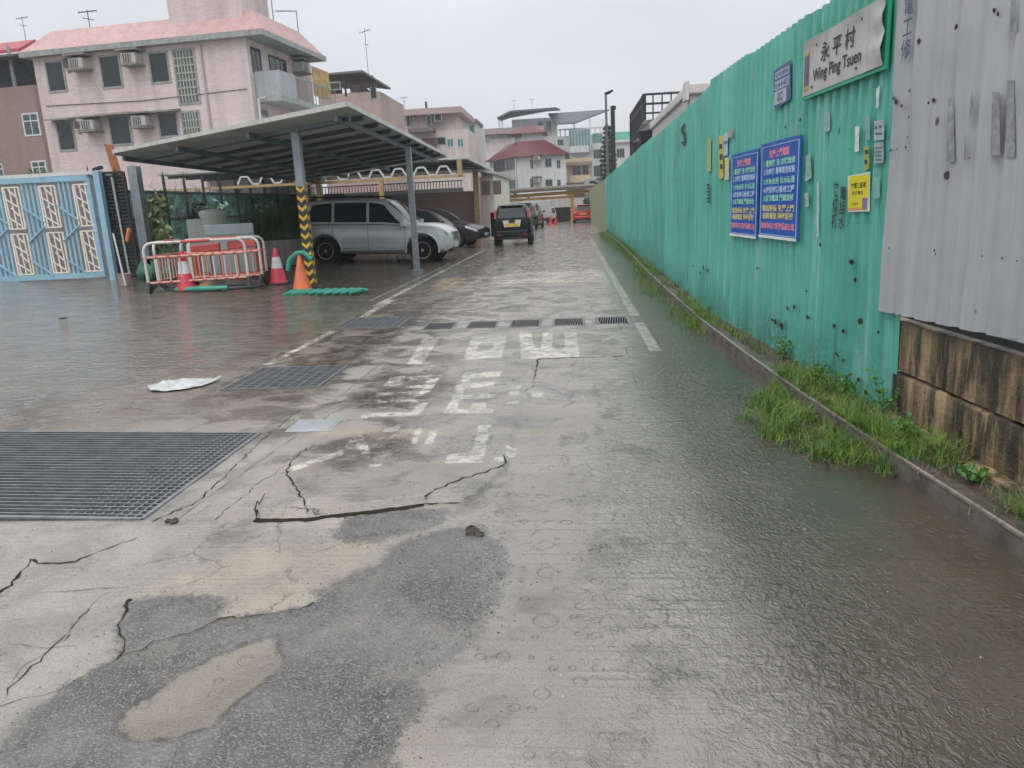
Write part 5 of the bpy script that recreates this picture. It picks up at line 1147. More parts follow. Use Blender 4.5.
# ---------------- blue sliding gate ----------------
gB = gg(118, 279.5); gA = gg(-60, 282.5)
GF = Facade(gA, gB); gt = T('sliding_gate', 'pale blue steel sliding gate with cream branch patterned panels', 'gate', (gB[0]-2, gB[1], gB[2]), world=True)
gblue = M('pale_blue_paint', (.28, .48, .60), .4, var=.12, streak=.2); cream = M('cream_paint', (.76, .70, .62), .45, var=.1)
def gq(px, py): return GF.uz(px, py)
uR, zT = (gq(88, 175)[0]+gq(103, 276)[0])/2, gq(95, 174)[1]; uL = gq(-50, 183)[0]; zB = gz(gB[0])+.09; zT2 = gq(40, 180)[1]
m = MB(); 
for u in (uR,): m.beam(GF.P(u, zB), GF.P(u, zT2), .12, .09)
for z in (zB+.05, zT2): m.beam(GF.P(uL, z), GF.P(uR, z), .10, .12)
m.build('frame', gblue, gt)
bw_ = []
m = MB(); pan = [(gq(14, 225)[0]-.02, .58), (gq(50, 225)[0], .58), (gq(85, 225)[0], .58)]; pan = [gq(-20, 225)[0], gq(18, 225)[0], gq(54, 225)[0], gq(88, 225)[0]]
u = uL
step = .105
while u < uR-.05:
    if min(abs(u-pc) for pc in pan) >.21: m.beam(GF.P(u, zB+.1), GF.P(u, zT2-.04), .055, .04)
    u += step
m.build('vertical_bars', gblue, gt)
m = MB(); rn = random.Random(6)
for a, b in zip(pan[:-1], pan[1:]):
    mid = (a+b)/2
    for k in range(3):
        z = zB+.35+k*.62; sg = 1 if k % 2 else -1; m = MB(); m.beam(GF.P(mid-.22, z-.1*sg, .04), GF.P(mid+.22, z+.26*sg, .04), .05, .03); m.build('diagonal_bar', gblue, gt)
for pc in pan:
    for za, zb_ in ((zB+.14, (zB+zT2)/2-.06), ((zB+zT2)/2+.06, zT2-.14)):
        m = MB(); w_ = .18
        for a, b in (((-w_, za), (w_, za)), ((w_, za), (w_, zb_)), ((w_, zb_), (-w_, zb_)), ((-w_, zb_), (-w_, za))): m.beam(GF.P(pc+a[0], a[1], .03), GF.P(pc+b[0], b[1], .03), .035, .03)
        for k in range(-1, 2):
            m.beam(GF.P(pc+k*.12, za, .03), GF.P(pc+k*.12-.03, zb_, .03), .03, .02)
        for k in range(4):
            z = za+(zb_-za)*(k+.3)/4.4; m.beam(GF.P(pc-.16+.1*(k % 2), z+.2, .032), GF.P(pc+.1, z, .032), .035, .02)
        m.build('patterned_panel', cream, gt)
m = MB(); uP, zP = (gq(97, 173)[0]+gq(115, 281)[0])/2, gq(98, 172)[1]; m.beam(GF.P(uP, zB-.1), GF.P(uP, zP+.02), .14, .14)
tag(m.build('gate_post', gblue), 'tall pale blue gate post right of the sliding gate', 'post')
m = MB(); m.beam(GF.P(uL, zB-.09), GF.P(uR+.4, zB-.09), .06, .05); tag(m.build('gate_rail', galv), 'steel ground rail under the sliding gate', 'rail')
# dark mesh door beside gate
t = T('mesh_panel', 'black wire mesh panel standing between the gate post and the carport', 'mesh panel', GF.P(uP+.8, 0), world=True)
uA = (gq(101, 175)[0]+gq(118, 280)[0])/2; uB = (gq(122, 172)[0]+gq(138, 283)[0])/2; zt_ = gq(120, 172)[1]; zb_ = gz(gB[0])+.02; m = MB()
for u in (uA, (uA+uB)/2, uB): m.beam(GF.P(u, zb_, -.1), GF.P(u, zt_, -.1), .06, .05)
for z in (zb_+.05, zt_): m.beam(GF.P(uA, z, -.1), GF.P(uB, z, -.1), .05, .05)
m.build('frame', dark_metal, t); m = MB()
for k in range(1, 30): z = zb_+(zt_-zb_)*k/30; m.beam(GF.P(uA, z, -.11), GF.P(uB, z, -.11), .012, .05)
for k in range(1, 12): u = uA+(uB-uA)*k/12; m.beam(GF.P(u, zb_, -.12), GF.P(u, zt_, -.12), .014, .014)
m.build('mesh', dark_metal, t)
m = MB(); m.prism([GF.P(uA, zb_, -.2), GF.P(uB, zb_, -.2), GF.P(uB, zt_-.1, -.2), GF.P(uA, zt_-.1, -.2)], 0, GF.n*-.02); m.build('backing', M('black_cloth', (.012, .014, .016), .8), t)
pa = gg(131, 282); whitish = M('dull_white_pipe', (.36, .38, .38), .5); m = MB(); m.tube([(pa[0], pa[1], pa[2]), (pa[0]-.12, pa[1]+.1, pa[2]+2.35)], .022, 7); tag(m.build('leaning_pipe', whitish), 'thin white pipe leaning upright in front of the black mesh panel', 'pipe')
pa = gg(126, 288); t = T('broom', 'white handled mop leaning in a small pinkish bucket by the gate', 'mop', tuple(pa)); m = MB(); m.tube([(0, 0, .05), (-.12, .05, 1.15)], .02, 7); m.build('handle', white_paint, t)
pa2 = gg(126, 286); m = MB(); m.lathe([(.10, 0), (.15, .26), (.16, .27), (.14, .26), (.09, .03)], tuple(pa2), 16); tag(m.build('bucket', M('dusty_pink_plastic', (.36, .25, .22), .5)), 'small pinkish bucket on the ground by the gate post', 'bucket')
m = MB(); p_ = atY(128, 235, 17.2); m.obox(p_, (.04, 0, -.03), (0, .04, 0), (.06, 0, .16)); o = m.build('orange_float', M('orange_rag', (.60, .20, .06), .5), bevel=.04); tag(o, 'small orange tool hanging beside the thick grey carport post', 'tool')
t = T('boundary_beam', 'long thin white beam topping the wall behind the blue gate', 'wall', (-18, 20, 0), world=True)
p1 = atY(-60, 181, 21.5); p2 = atY(102, 172, 21.5); m = MB(); m.beam((p1[0], 21.5, p1[2]), (p2[0], 21.5, p2[2]), .15, .10); m.build('coping', white_paint, t); m = MB(); m.box((p1[0], 21.52, .3), (p2[0], 21.66, min(p1[2], p2[2])-.06)); m.build('wall', M('dim_wall', (.18, .17, .16), .7, var=.3), t)
for px, w_, lab in ((22, .8, 'bright green hedge top showing above the blue gate'),):
    p = atY(px+5, 178, 23); bush('hedge', lab, (p[0], 23, p[2]-.55), (w_, .4, .75), 900, .07, [(.07, .16, .03), (.12, .26, .05)], 'hedge', 3, z0=.4)
t = T('leaning_board', 'rust brown board standing on end behind the carport corner', 'board', (0, 0, 0)); bpy.data.objects.remove(t)
p = atY(113, 172, 24); m = MB(); m.obox((p[0]+.1, 24, p[2]+.2), (.12, 0, -.02), (0, .05, 0), (-.10, 0, .65)); tag(m.build('rusty_board', M('rusty_orange', (.33, .12, .05), .6, var=.4)), 'rust orange board standing on end beside the pink house', 'board')
p = atY(98, 170, 21.5); t = T('flood_light', 'small black lamp on the wall behind the blue gate post', 'lamp', tuple(p)); m = MB(); m.obox((0, 0, .04), (.12, 0, .03), (0, .08, 0), (0, 0, .04)); m.build('lamp_head', dark_metal, t); m = MB(); m.tube([(0, 0, 0), (.02, 0, -.15)], .015, 5); m.build('bracket', dark_metal, t)
# ---------------- barriers, cones, junk ----------------
bw = M('barrier_white', (.60, .58, .56), .45, var=.1, sc=9, streak=.2); br = M('barrier_red', (.55, .10, .08), .4); orange_old = M('barrier_peach', (.60, .36, .27), .5)
def barrier(loc, rz, label, L=1.95, tone=None):
    t = T('crowd_barrier', label, 'barrier', loc, rz, 'plastic pedestrian barriers'); h = 1.0; a = .13; x = L/2; rcn = .16
    arc = [(-x, 0, a)]+[(-x, 0, h-rcn)]+[(-x+rcn-rcn*math.cos(q), 0, h-rcn+rcn*math.sin(q)) for q in np.linspace(.3, 1.57, 5)]+[(x-rcn+rcn*math.sin(q), 0, h-rcn+rcn*math.cos(q)) for q in np.linspace(0, 1.3, 5)]+[(x, 0, h-rcn), (x, 0, a)]
    m = MB(); m.tube(arc, .028, 10); m.build('hoop', bw, t, smooth=50)
    m = MB(); m.tube([(-x, 0, .72), (x, 0, .72)], .024, 8); m.tube([(-x, 0, .22), (x, 0, .22)], .024, 8); m.build('rail', tone or orange_old, t, smooth=50)
    m = MB()
    for k in range(1, 9): xx = -x+L*k/9; m.tube([(xx, 0, .22), (xx, 0, .72)], .017, 6)
    m.build('balusters', bw if tone is None else tone, t, smooth=50)
    m = MB()
    for z in (.72, .22):
        for k in range(0, 10):
            xx = -x+L*k/9; m = MB(); m.tube([(xx-.035, 0, z), (xx+.035, 0, z)], .0265, 8); m.build('red_joint', br, t, smooth=50)
    m = MB(); m.tube([(-.25, 0, h), (.30, 0, h)], .034, 8); m.build('red_sleeve', br, t, smooth=50)
    for sx_ in (-1, 1):
        m = MB(); m.prism([(sx_*x-.03, -.28, 0), (sx_*x-.03, -.20, 0), (sx_*x-.03, 0, .14), (sx_*x-.03, .20, 0), (sx_*x-.03, .28, 0), (sx_*x-.03, .05, .24), (sx_*x-.03, -.05, .24)], 0, (.06, 0, 0)); m.build('foot', black_rubber, t, bevel=.008)
    return t
pL = gg(150, 293); pR = gg(250, 289); c_ = (pL+pR)/2; ang = math.atan2(pR[1]-pL[1], pR[0]-pL[0]); Lb = float(np.linalg.norm((pR-pL)[:2]))
barrier(tuple(c_), ang, 'front barrier of the group, white hoop with peach rails, nearest the road', Lb)
barrier((c_[0]-.05, c_[1]+1.35, c_[2]), ang+.12, 'rear barrier of the group with red rails, in front of the grey board', 1.7, br)
barrier((c_[0]-1.05, c_[1]+.9, c_[2]), ang+1.35, 'left side barrier of the group, next to the thick carport post', 1.6, orange_old)
barrier((c_[0]+.25, c_[1]+.75, c_[2]), ang-.35, 'right side barrier of the group, set aslant behind the front one', 1.5, orange_old)
cone_r = M('cone_red', (.55, .03, .05), .4, var=.15); cone_w = M('cone_white', (.66, .66, .66), .4); cone_o = M('cone_orange', (.62, .15, .04), .5, var=.2, streak=.3)
def cone(px, py, label, h=.72, striped=True):
    t = T('traffic_cone', label, 'traffic cone', tuple(gg(px, py)), 0, 'traffic cones'); r_ = lambda z: .155*(1-z/h)+.028
    body = cone_r if striped else cone_o
    m = MB(); m.box((-.2, -.2, 0), (.2, .2, .035)); m.build('base', black_rubber if not striped else M('cone_base', (.05, .03, .03), .5), t, bevel=.01)
    m = MB(); m.lathe([(r_(0)+.015, .03), (r_(0), .06), (r_(h), h), (r_(h)*.6, h+.01)], (0, 0, 0), 24); m.build('cone_body', body, t, smooth=40)
    if striped: m = MB(); m.lathe([(r_(.30*h/.72)+.004, .32*h/.72), (r_(.52)+.004, .54*h/.72)], (0, 0, 0), 24); m.build('white_band', cone_w, t, smooth=40)
    return t
cone(279, 284, 'red and white cone standing alone left of the striped post', .78)
cone(187, 291, 'red and white cone seen through the front barrier', .80)
oc = cone(303, 291, 'plain orange cone under a green hose at the foot of the striped post', .72, False)
cone(261, 270, 'plain orange cone with a dark green top beside the concrete planter', .70, False)
tealp = M('green_hose', (.03, .26, .19), .35, var=.25, sc=8)
p = gg(303, 291); m = MB(); m.tube([(p[0]-.26, p[1], p[2]+.42), (p[0]-.2, p[1], p[2]+.62), (p[0]-.05, p[1], p[2]+.75), (p[0]+.1, p[1], p[2]+.76), (p[0]+.24, p[1], p[2]+.62)], .05, 9); tag(m.build('green_hose', tealp, smooth=60), 'short green hose draped over the orange cone', 'hose')
t = T('green_sandbags', 'row of flat green tubes laid on the ground behind the striped post', 'sandbag', tuple(gg(325, 294)), R(-8)); rn = random.Random(4)
for k in range(9): m = MB(); x = -.65+k*.17; m.tube([(x-.10, -.22+rn.gauss(0, .02), .03), (x, 0, .055), (x+.10, .20+rn.gauss(0, .02), .03)], [.03, .06, .035], 8); m.build('tube', tealp, t, smooth=60)
p = gg(261, 270); m = MB(); m.leaves((0, 0, 0), (.01, .01, .01), 1, .01, rn); m = MB(); m.lathe([(.05, 0), (.15, .08), (.16, .2), (.08, .32), (.01, .34)], (p[0]-.05, p[1], p[2]+.5), 10); m.v = [(a+rn.gauss(0, .02), b+rn.gauss(0, .02), c+rn.gauss(0, .02)) for a, b, c in m.v]; tag(m.build('green_bag', M('dark_green_cloth', (.02, .11, .07), .6, var=.4, sc=6), smooth=50), 'dark green bag over the top of the cone beside the planter', 'bag')
barrier((c_[0]+.1, c_[1]+1.05, c_[2]), ang-.12, 'red railed barrier standing in the middle of the barrier group', 1.45, br)
for (dx_, dy_, dz_, rz_, lab) in ((-.25, .95, .82, .2, 'red plastic panel lying across the tops of the barriers, left one'), (.45, 1.2, .86, -.1, 'red plastic panel lying across the tops of the barriers, right one')):
    m = MB(); m.obox((c_[0]+dx_, c_[1]+dy_, c_[2]+dz_), (.30, .04, .02), (0, .05, 0), (0, 0, .085)); tag(m.build('plastic_board', br, bevel=.02), lab, 'panel')
gb = M('dark_green_cloth', (.02, .11, .07), .6)
for px, py, s_, h, lab in ((212, 262, .28, .55, 'dark green net bundle hanging over the rear barrier'), (152, 280, .3, .45, 'green net bundle heaped left inside the barriers'), (172, 282, .24, .42, 'green net bundle in the middle of the barriers'), (195, 272, .2, .6, 'green bundle lying on the slanted barrier')):
    p = gg(px, py); m = MB(); m.lathe([(s_*.6, 0), (s_, h*.2), (s_*.95, h*.5), (s_*.5, h*.9), (.01, h)], (p[0], p[1], p[2]+(0 if py > 278 else .45)), 11); m.v = [(a+rn.gauss(0, .035), b+rn.gauss(0, .035), c+rn.gauss(0, .035)) for a, b, c in m.v]
    tag(m.build('net_bundle', gb, smooth=50), lab, 'net bundle')
p = gg(200, 291.5); m = MB(); pts = []
for k in range(26): a = k/25*2*math.pi; pts.append((p[0]+.15+1.0*math.cos(a), p[1]+.35+.42*math.sin(a), p[2]+.04))
m.tube(pts, .04, 7); tag(m.build('hose_loop', M('black_hose', (.03, .035, .035), .5), smooth=60), 'black hose lying in a loop on the ground inside the barriers', 'hose')
m = MB(); m.tube([(p[0]-.5, p[1]+.0, p[2]+.05), (p[0]+.1, p[1]-.08, p[2]+.06), (p[0]+.6, p[1]-.02, p[2]+.05)], .055, 8); tag(m.build('green_hose', tealp, smooth=60), 'short green hose lying under the front barrier', 'hose')
p = gg(206, 290.2); m = MB(); m.lathe([(.16, 0), (.18, .05), (.10, .13), (.01, .15)], tuple(p), 9); tag(m.build('clay_lump', M('ochre_clay', (.40, .20, .06), .7)), 'ochre lump of clay on the ground behind the front barrier', 'debris')
for px, py, lab in ((192, 277, 'left orange box inside the barriers'), (238, 276, 'right orange box inside the barriers')):
    p = gg(px, py); m = MB(); m.box((p[0]-.16, p[1], p[2]), (p[0]+.16, p[1]+.25, p[2]+.62)); t = m.build('orange_box', M('orange_box', (.50, .16, .06), .5, var=.3), bevel=.02); tag(t, lab, 'box')
# grey board + white tub + box
pa = gg(211, 281); pb_ = gg(258, 278); yb2 = (pa[1]+pb_[1])/2; pa = atY(211, 281, yb2); pb_ = atY(259, 278, yb2); FBd = Facade((pa[0]-.0, pa[1]), (pb_[0], pb_[1])); zt_ = FBd.uz(230, 224)[1]; zc = gz(pa[0])
t = T('metal_board', 'upright pale grey metal board behind the barriers', 'board', FBd.P(FBd.L/2, zc), world=True); m = MB(); m.prism([FBd.P(0, zc+.1), FBd.P(FBd.L, zc+.1), FBd.P(FBd.L, zt_), FBd.P(0, zt_)], 0, FBd.n*-.05); bdm = M('pale_grey_board', (.30, .36, .38), .4, .2, var=.12, streak=.15); m.build('panel', bdm, t, bevel=.01)
m = MB(); m.beam(FBd.P(0, zt_-.22, .012), FBd.P(FBd.L, zt_-.22, .012), .02, .03); m.build('fold', bdm, t)
m = MB()
for u in (.1, FBd.L-.1): m.box(tuple(np.array(FBd.P(u, zc))-np.array([.04, .1, 0])), tuple(np.array(FBd.P(u, zc+.12))+np.array([.04, .5, 0])))
m.build('foot', dark_metal, t)
p = atY(217, 240, pa[1]+1.6); r_ = .33; zc = gz(p[0]); ztub = atY(217, 212, pa[1]+1.6)[2]
t = T('water_tub', 'big round white plastic tub behind the grey board', 'tub', (p[0], p[1], zc)); m = MB(); H_ = ztub-zc
m.lathe([(r_*.72, 0), (r_*.93, H_*.9), (r_*1.02, H_*.93), (r_*1.04, H_*.98)], (0, 0, 0), 26); tubm = M('cream_plastic_tub', (.50, .52, .48), .5, var=.15, streak=.2); m.build('body', tubm, t, smooth=40)
m = MB(); m.lathe([(r_*1.07, H_*.96), (r_*1.06, H_*1.01), (r_*.8, H_*1.04), (.05, H_*1.06)], (0, 0, 0), 26); m.build('lid', tubm, t, smooth=40)
p = atY(199, 240, pa[1]+1.9); m = MB(); m.box((p[0]-.28, p[1], gz(p[0])), (p[0]+.2, p[1]+.4, ztub-.15)); tag(m.build('white_cabinet', tubm, bevel=.02), 'narrow pale cabinet left of the round tub', 'cabinet')
# ---------------- second carport, pink wall, white shed ----------------
yel = M('ochre_paint', (.42, .29, .13), .5, var=.2, streak=.35); pinkw = Mtile('pink_wall_tiles', (.32, .20, .19), (.36, .23, .215), .2, .1)
Yw = 37.3; xw = atY(477, 220, Yw)[0]
t = T('second_carport', 'smaller carport with ochre frame and white zigzag edge behind the large carport', 'carport', (xw-6, 36, 0), world=True)
Yf = 31.0; e1 = atY(463, 150, Yf); e2 = atY(318, 160, Yf)
q1 = atY(465, 163, Yf); q0 = atY(318, 176, Yf); q2 = atY(478, 176, Yw-.5)
zr = q1[2]
m = MB(); p1 = atY(466, 158, Yf); p0_ = atY(300, 183, Yf); back = Yw+3
zA = p1[2]
m.add([(p1[0], Yf, zA), (p0_[0]-6, Yf, zA), (p0_[0]-6, back, zA-.1), (p1[0]+.1, back, zA-.1)], [(0, 1, 2, 3)]); o = m.build('roof', M('roof_sheet', (.26, .28, .29)), t); o.modifiers.new('t', 'SOLIDIFY').thickness = .05
m = MB(); m.beam((p1[0], Yf-.05, zA+.02), (p0_[0]-6, Yf-.05, zA+.02), .04, .1); m.beam((p1[0]+.03, Yf, zA+.02), (p1[0]+.13, back, zA-.08), .04, .12); m.build('fascia', edge, t)
m = MB(); zb1 = atY(463, 175.5, Yf)[2]; m.beam((p1[0]-.1, Yf, zb1), (p0_[0]-6, Yf, zb1), .10, .10)
for px in (319, 381.5, 461): x = atY(px, 190, Yf)[0]; m.box((x-.09, Yf-.09, (zb1 if px > 400 else gz(x))), (x+.09, Yf+.09, zA-.05 if px > 400 else zb1+.35*(px < 330)))
m.build('frame', yel, t)
m = MB(); zz = [(0, 0), (.16, 0), (.34, .30), (.62, .30), (.80, 0), (.92, 0)]; x = p1[0]-.45; pts = []
while x > p0_[0]-2:
    pts += [(x-a, Yf-.02, zb1+.09+h) for a, h in zz[:-1]]; x -= .92
for a, b in zip(pts[:-1], pts[1:]): m.beam(a, b, .05, .07)
m.build('zigzag_edge', M('zigzag_white', (.55, .56, .55), .5), t)
m = MB(); 
for k in range(4): m.beam((p1[0], Yf+1.5*k+.8, zA-.1), (p0_[0]-6, Yf+1.5*k+.8, zA-.1), .06, .12)
m.build('purlin', M('purlin_dark', (.1, .11, .12)), t)
t = T('pink_wall', 'long dull pink wall at the back of the second carport with white railing on top', 'wall', (xw-6, Yw, 0), world=True); zw = atY(430, 193, Yw)[2]
m = MB(); m.box((xw-16, Yw, 0), (xw, Yw+.2, zw)); m.build('wall', pinkw, t)
m = MB(); m.box((xw-16, Yw-.03, zw+.004), (xw-.6, Yw+.12, zw+.18)); m.build('coping', white_paint, t); m = MB()
for k in range(100): x = xw-.7-k*.15; m.beam((x, Yw+.1, zw+.1), (x, Yw+.1, zw+.52), .035)
m.beam((xw-16, Yw+.1, zw+.52), (xw-.6, Yw+.1, zw+.52), .05); m.build('railing', white_paint, t)
m = MB(); m.box((xw-.02, Yw-.6, 0), (xw+.22, Yw-.32, zA-.15)); m.build('end_post', yel, t)
ws = T('side_building', 'low pink walled shed with pale end gable beside the second carport', 'shed', (xw+.8, 40, 0), world=True)
xr = atY(498, 200, 39.5)[0]; zt_ = atY(490, 172, 38)[2]
m = MB(); m.box((xw+.25, Yw-.2, 0), (xr-.25, Yw+.1, zt_-.25)); m.build('pink_front', Mtile('shed_pink', (.56, .42, .40), (.60, .46, .44), .2, .1), ws)
m = MB(); m.box((xr-.55, Yw+.15, 0), (xr, 47, zt_)); m.build('pale_wall', M('cream_render', (.70, .67, .60), .6, var=.12, streak=.3), ws)
m = MB(); m.add([(xw+.1, Yw-.6, zt_+.02), (xr+.15, Yw-.6, zt_-.15), (xr+.2, 47, zt_-.1), (xw+.1, 47, zt_+.02)], [(0, 1, 2, 3)]); o = m.build('roof', edge, ws); o.modifiers.new('t', 'SOLIDIFY').thickness = .12
for k in range(2): m = MB(); x = xw+.35+k*.55; m.box((x, Yw-.22, zt_-1.1), (x+.38, Yw-.19, zt_-.45)); m.build('window', M('shed_window', (.16, .12, .12), .5), ws)
# ---------------- buildings ----------------
def fwin(root, F, q, style='plain', frame=None, glassm=None, out=.03, mull=1, sill=False):
    """q = px rect (x0,y0,x1,y1) on the facade"""
    fw = .07
    u0, z1 = F.uz(q[0], q[1]); u1, z0 = F.uz(q[2], q[3])
    ua = F.uz(q[0], q[3])[0]; ub = F.uz(q[2], q[1])[0]; u0 = (u0+ua)/2; u1 = (u1+ub)/2
    return uzwin(root, F, u0, u1, z0, z1, style, frame, glassm, out, mull, sill)
def uzwin(root, F, u0, u1, z0, z1, style='plain', frame=None, glassm=None, out=.03, mull=1, sill=False):
    fw = min(.09, (u1-u0)*.12); m = MB(); n = F.n
    def bx(a, b, c_, d, o_, th): m.prism([F.P(a, c_, o_), F.P(b, c_, o_), F.P(b, d, o_), F.P(a, d, o_)], 0, n*-th)
    th = out+.02
    bx(u0-fw, u0, z0-fw, z1+fw, out, th); bx(u1, u1+fw, z0-fw, z1+fw, out, th); bx(u0, u1, z0-fw, z0, out, th); bx(u0, u1, z1, z1+fw, out, th)
    for k in range(1, mull): x = u0+(u1-u0)*k/mull; bx(x-.025, x+.025, z0, z1, out-.008, th-.01)
    if style == 'cross': zc = z0+(z1-z0)*.68; bx(u0, u1, zc-.03, zc+.03, out-.006, th-.01)
    w_ = m.build('window', frame or win_frame, root)
    m2 = MB(); m2.prism([F.P(u0, z0, .012), F.P(u1, z0, .012), F.P(u1, z1, .012), F.P(u0, z1, .012)], 0, n*-.02); m2.build('pane', glassm or pane, w_)
    if style == 'canopy':
        m3 = MB(); m3.prism([F.P(u0-.3, z1+.22, 0), F.P(u1+.3, z1+.22, 0), F.P(u1+.3, z1+.14, .5), F.P(u0-.3, z1+.14, .5)], 0, (0, 0, -.08)); m3.build('hood', conc, w_)
    if style == 'grid':
        m3 = MB()
        for k in range(1, 6): x = u0+(u1-u0)*k/6; m3.beam(F.P(x, z0, .035), F.P(x, z1, .035), .06, .03)
        nzz = int((z1-z0)/.28)
        for k in range(1, nzz): z = z0+(z1-z0)*k/nzz; m3.beam(F.P(u0, z, .036), F.P(u1, z, .036), .03, .06)
        m3.build('lattice', M('lattice_grey', (.33, .34, .31), .6, var=.2, sc=12), w_)
    return w_
def ac(root, F, px, py, s=1.0):
    u, z = F.uz(px, py); n = F.n; f = F.d; up = np.array([0, 0, 1.0]); c_ = np.array(F.P(u, z, .28))
    m = MB(); m.obox(c_, f*.36*s, n*.28, up*.22*s); a = m.build('air_conditioner', M('ac_cream', (.48, .46, .44), .5, streak=.3), root, bevel=.02)
    m = MB(); m.obox(np.array(F.P(u-.08, z, .565)), f*.22*s, n*.012, up*.17*s); m.build('grille', M('ac_dark', (.10, .10, .10), .5), a)
    m = MB()
    for k in range(4): m.obox(np.array(F.P(u-.26+k*.12, z, .585)), f*.012, n*.012, up*.17*s)
    m.build('louvre', M('ac_cream', (.5, .5, .5)), a)
    m = MB(); m.obox(np.array(F.P(u, z+.36*s, .3)), f*.55*s, n*.36, up*.035); m.obox(np.array(F.P(u, z-.28*s, .3)), f*.45*s, n*.34, up*.03); m.build('concrete_hood', conc, root)
def antenna(x, y, z, h, label, rz=.4, sc=.62):
    t = T('tv_antenna', label, 'antenna', (x, y, z), rz, 'television antennas on the roofs'); t.scale = (sc, sc, 1); m = MB(); m.tube([(0, 0, 0), (0, 0, h)], .035, 5); m.build('mast', dark_metal, t)
    m = MB(); m.beam((-.7, 0, h*.92), (.7, 0, h), .04); 
    for k in range(5): x_ = -.6+k*.3; m.beam((x_, -.35, h*.96+.05*(k-2)*.3), (x_, .35, h*.96+.05*(k-2)*.3), .025)
    m.beam((-.35, -.3, h*.75), (.35, .3, h*.75), .03); m.build('yagi', dark_metal, t)
# --- pink house ---
az = R(6); dx = np.array([math.cos(az), -math.sin(az), 0]); dy = np.array([math.sin(az), math.cos(az), 0])
K = atY(248, 60, 35.0)                                    # the near corner
Lh = 11.6
Ag = K-dx*Lh; PF = Facade(Ag, K)
uL_ = PF.uz(33, 62)[0]; Ag = K-dx*(Lh-uL_); PF = Facade(Ag, K)
zc_ = PF.uz(245, 37)[1]; zcl = PF.uz(34, 59)[1]; zc_ = (zc_+zcl)/2
ph = T('pink_house', 'three storey pale pink tiled village house behind the blue gate', 'house', (K[0]-5, K[1]+4, 0), world=True)
pkt = Mtile('pale_pink_tiles', (.62, .52, .51), (.72, .60, .59), .24, .075, streak=.45, mort=(.46, .36, .35))
D = 6.6; Fs = Facade(K, K+dy*D)
m = MB(); m.prism([tuple(Ag), tuple(K), tuple(K+dy*D), tuple(Ag+dy*D)], 0, (0, 0, 1)); 
m = MB(); b0_ = lambda p, z: (p[0], p[1], z)
m.prism([b0_(Ag, -.2), b0_(K, -.2), b0_(K+dy*D, -.2), b0_(Ag+dy*D, -.2)], 0, (0, 0, zc_+.2)); m.build('wall', pkt, ph)
greytrim = M('grey_trim', (.30, .32, .31), .6, var=.3, sc=5, streak=.4)
ov = .45; c = lambda a, b, z: tuple((Ag-dx*ov*(a < 0)+dx*(PF.L+ov*2.8 if a > 0 else 0)*(a > 0))[:2])+(z,)
e00 = Ag-dx*.4-dy*.35; e10 = K+dx*1.0-dy*.35; e11 = K+dx*1.0+dy*(D-.2); e01 = Ag-dx*.4+dy*(D-.2)
m = MB(); m.prism([b0_(e00, zc_), b0_(e10, zc_), b0_(e11, zc_), b0_(e01, zc_)], 0, (0, 0, .24)); m.build('cornice', greytrim, ph)
ins = 1.15; i00 = Ag+dx*.75+dy*.6; i10 = K+dx*.2+dy*.6; i11 = K+dx*.2+dy*(D-1.4); i01 = Ag+dx*.75+dy*(D-1.4); zt_ = zc_+.24; zq = zt_+PF.uz(150, 25)[1]-PF.uz(150, 43)[1]+.25
o00, o10, o11, o01 = e00+dx*.05+dy*.05, e10-dx*.05+dy*.05, e11-dx*.05-dy*.05, e01+dx*.05-dy*.05
m = MB(); V = [b0_(o00, zt_+.003), b0_(o10, zt_+.003), b0_(o11, zt_+.003), b0_(o01, zt_+.003), b0_(i00, zq), b0_(i10, zq), b0_(i11, zq), b0_(i01, zq)]
m.add(V, [(0, 1, 5, 4), (1, 2, 6, 5), (2, 3, 7, 6), (3, 0, 4, 7), (4, 5, 6, 7)]); m.build('parapet_roof', M('pink_parapet', (.50, .32, .31), .6, var=.12, sc=2, streak=.3), ph)
# stair tower
ta = PF.uz(166, 30)[0]; tb = PF.uz(240, 30)[0]; m = MB(); a_ = PF.A+PF.d*ta+dy*.35; b_ = PF.A+PF.d*tb+dy*.35
m.prism([b0_(a_, zt_), b0_(b_, zt_), b0_(b_+dy*2.6, zt_), b0_(a_+dy*2.6, zt_)], 0, (0, 0, 4.0)); m.build('stair_tower', pkt, ph)
a2 = a_-dx*.4-dy*.4; b2 = b_+dx*.5-dy*.4; m = MB(); m.prism([b0_(a2, zt_+4.0), b0_(b2, zt_+4.0), b0_(b2+dy*4.8, zt_+4.0), b0_(a2+dy*4.8, zt_+4.0)], 0, (0, 0, .2)); m.build('tower_slab', greytrim, ph)
gf = greytrim
for q in ((48, 63, 64, 90), (102, 57.5, 120, 86), (151, 54, 168, 81)): fwin(ph, PF, q, frame=gf)
for q in ((59, 123, 73.5, 149), (111, 118, 130, 143), (160, 115, 177, 135)): fwin(ph, PF, q, 'canopy', frame=gf)
fwin(ph, PF, (177, 51, 196, 102), 'grid', frame=gf, glassm=M('dim_glass', (.12, .13, .12), .2)); fwin(ph, PF, (185, 113, 200.5, 150), 'grid', frame=gf, glassm=M('dim_glass', (.12, .13, .12), .2))
for px, py in ((84, 65), (136, 60), (95, 126), (146, 122)): ac(ph, PF, px, py)
m = MB()
for px, py, s_ in ((68, 63, .22), (69.5, 71, .09), (78, 125, .16), (80, 132, .09)): u, z = PF.uz(px, py); m.prism([PF.P(u-s_, z-s_, .003), PF.P(u+s_, z-s_, .003), PF.P(u+s_, z+s_, .003), PF.P(u-s_, z+s_, .003)], 0, PF.n*.02)
m.build('vent', M('vent_brown', (.16, .11, .10), .7), ph)
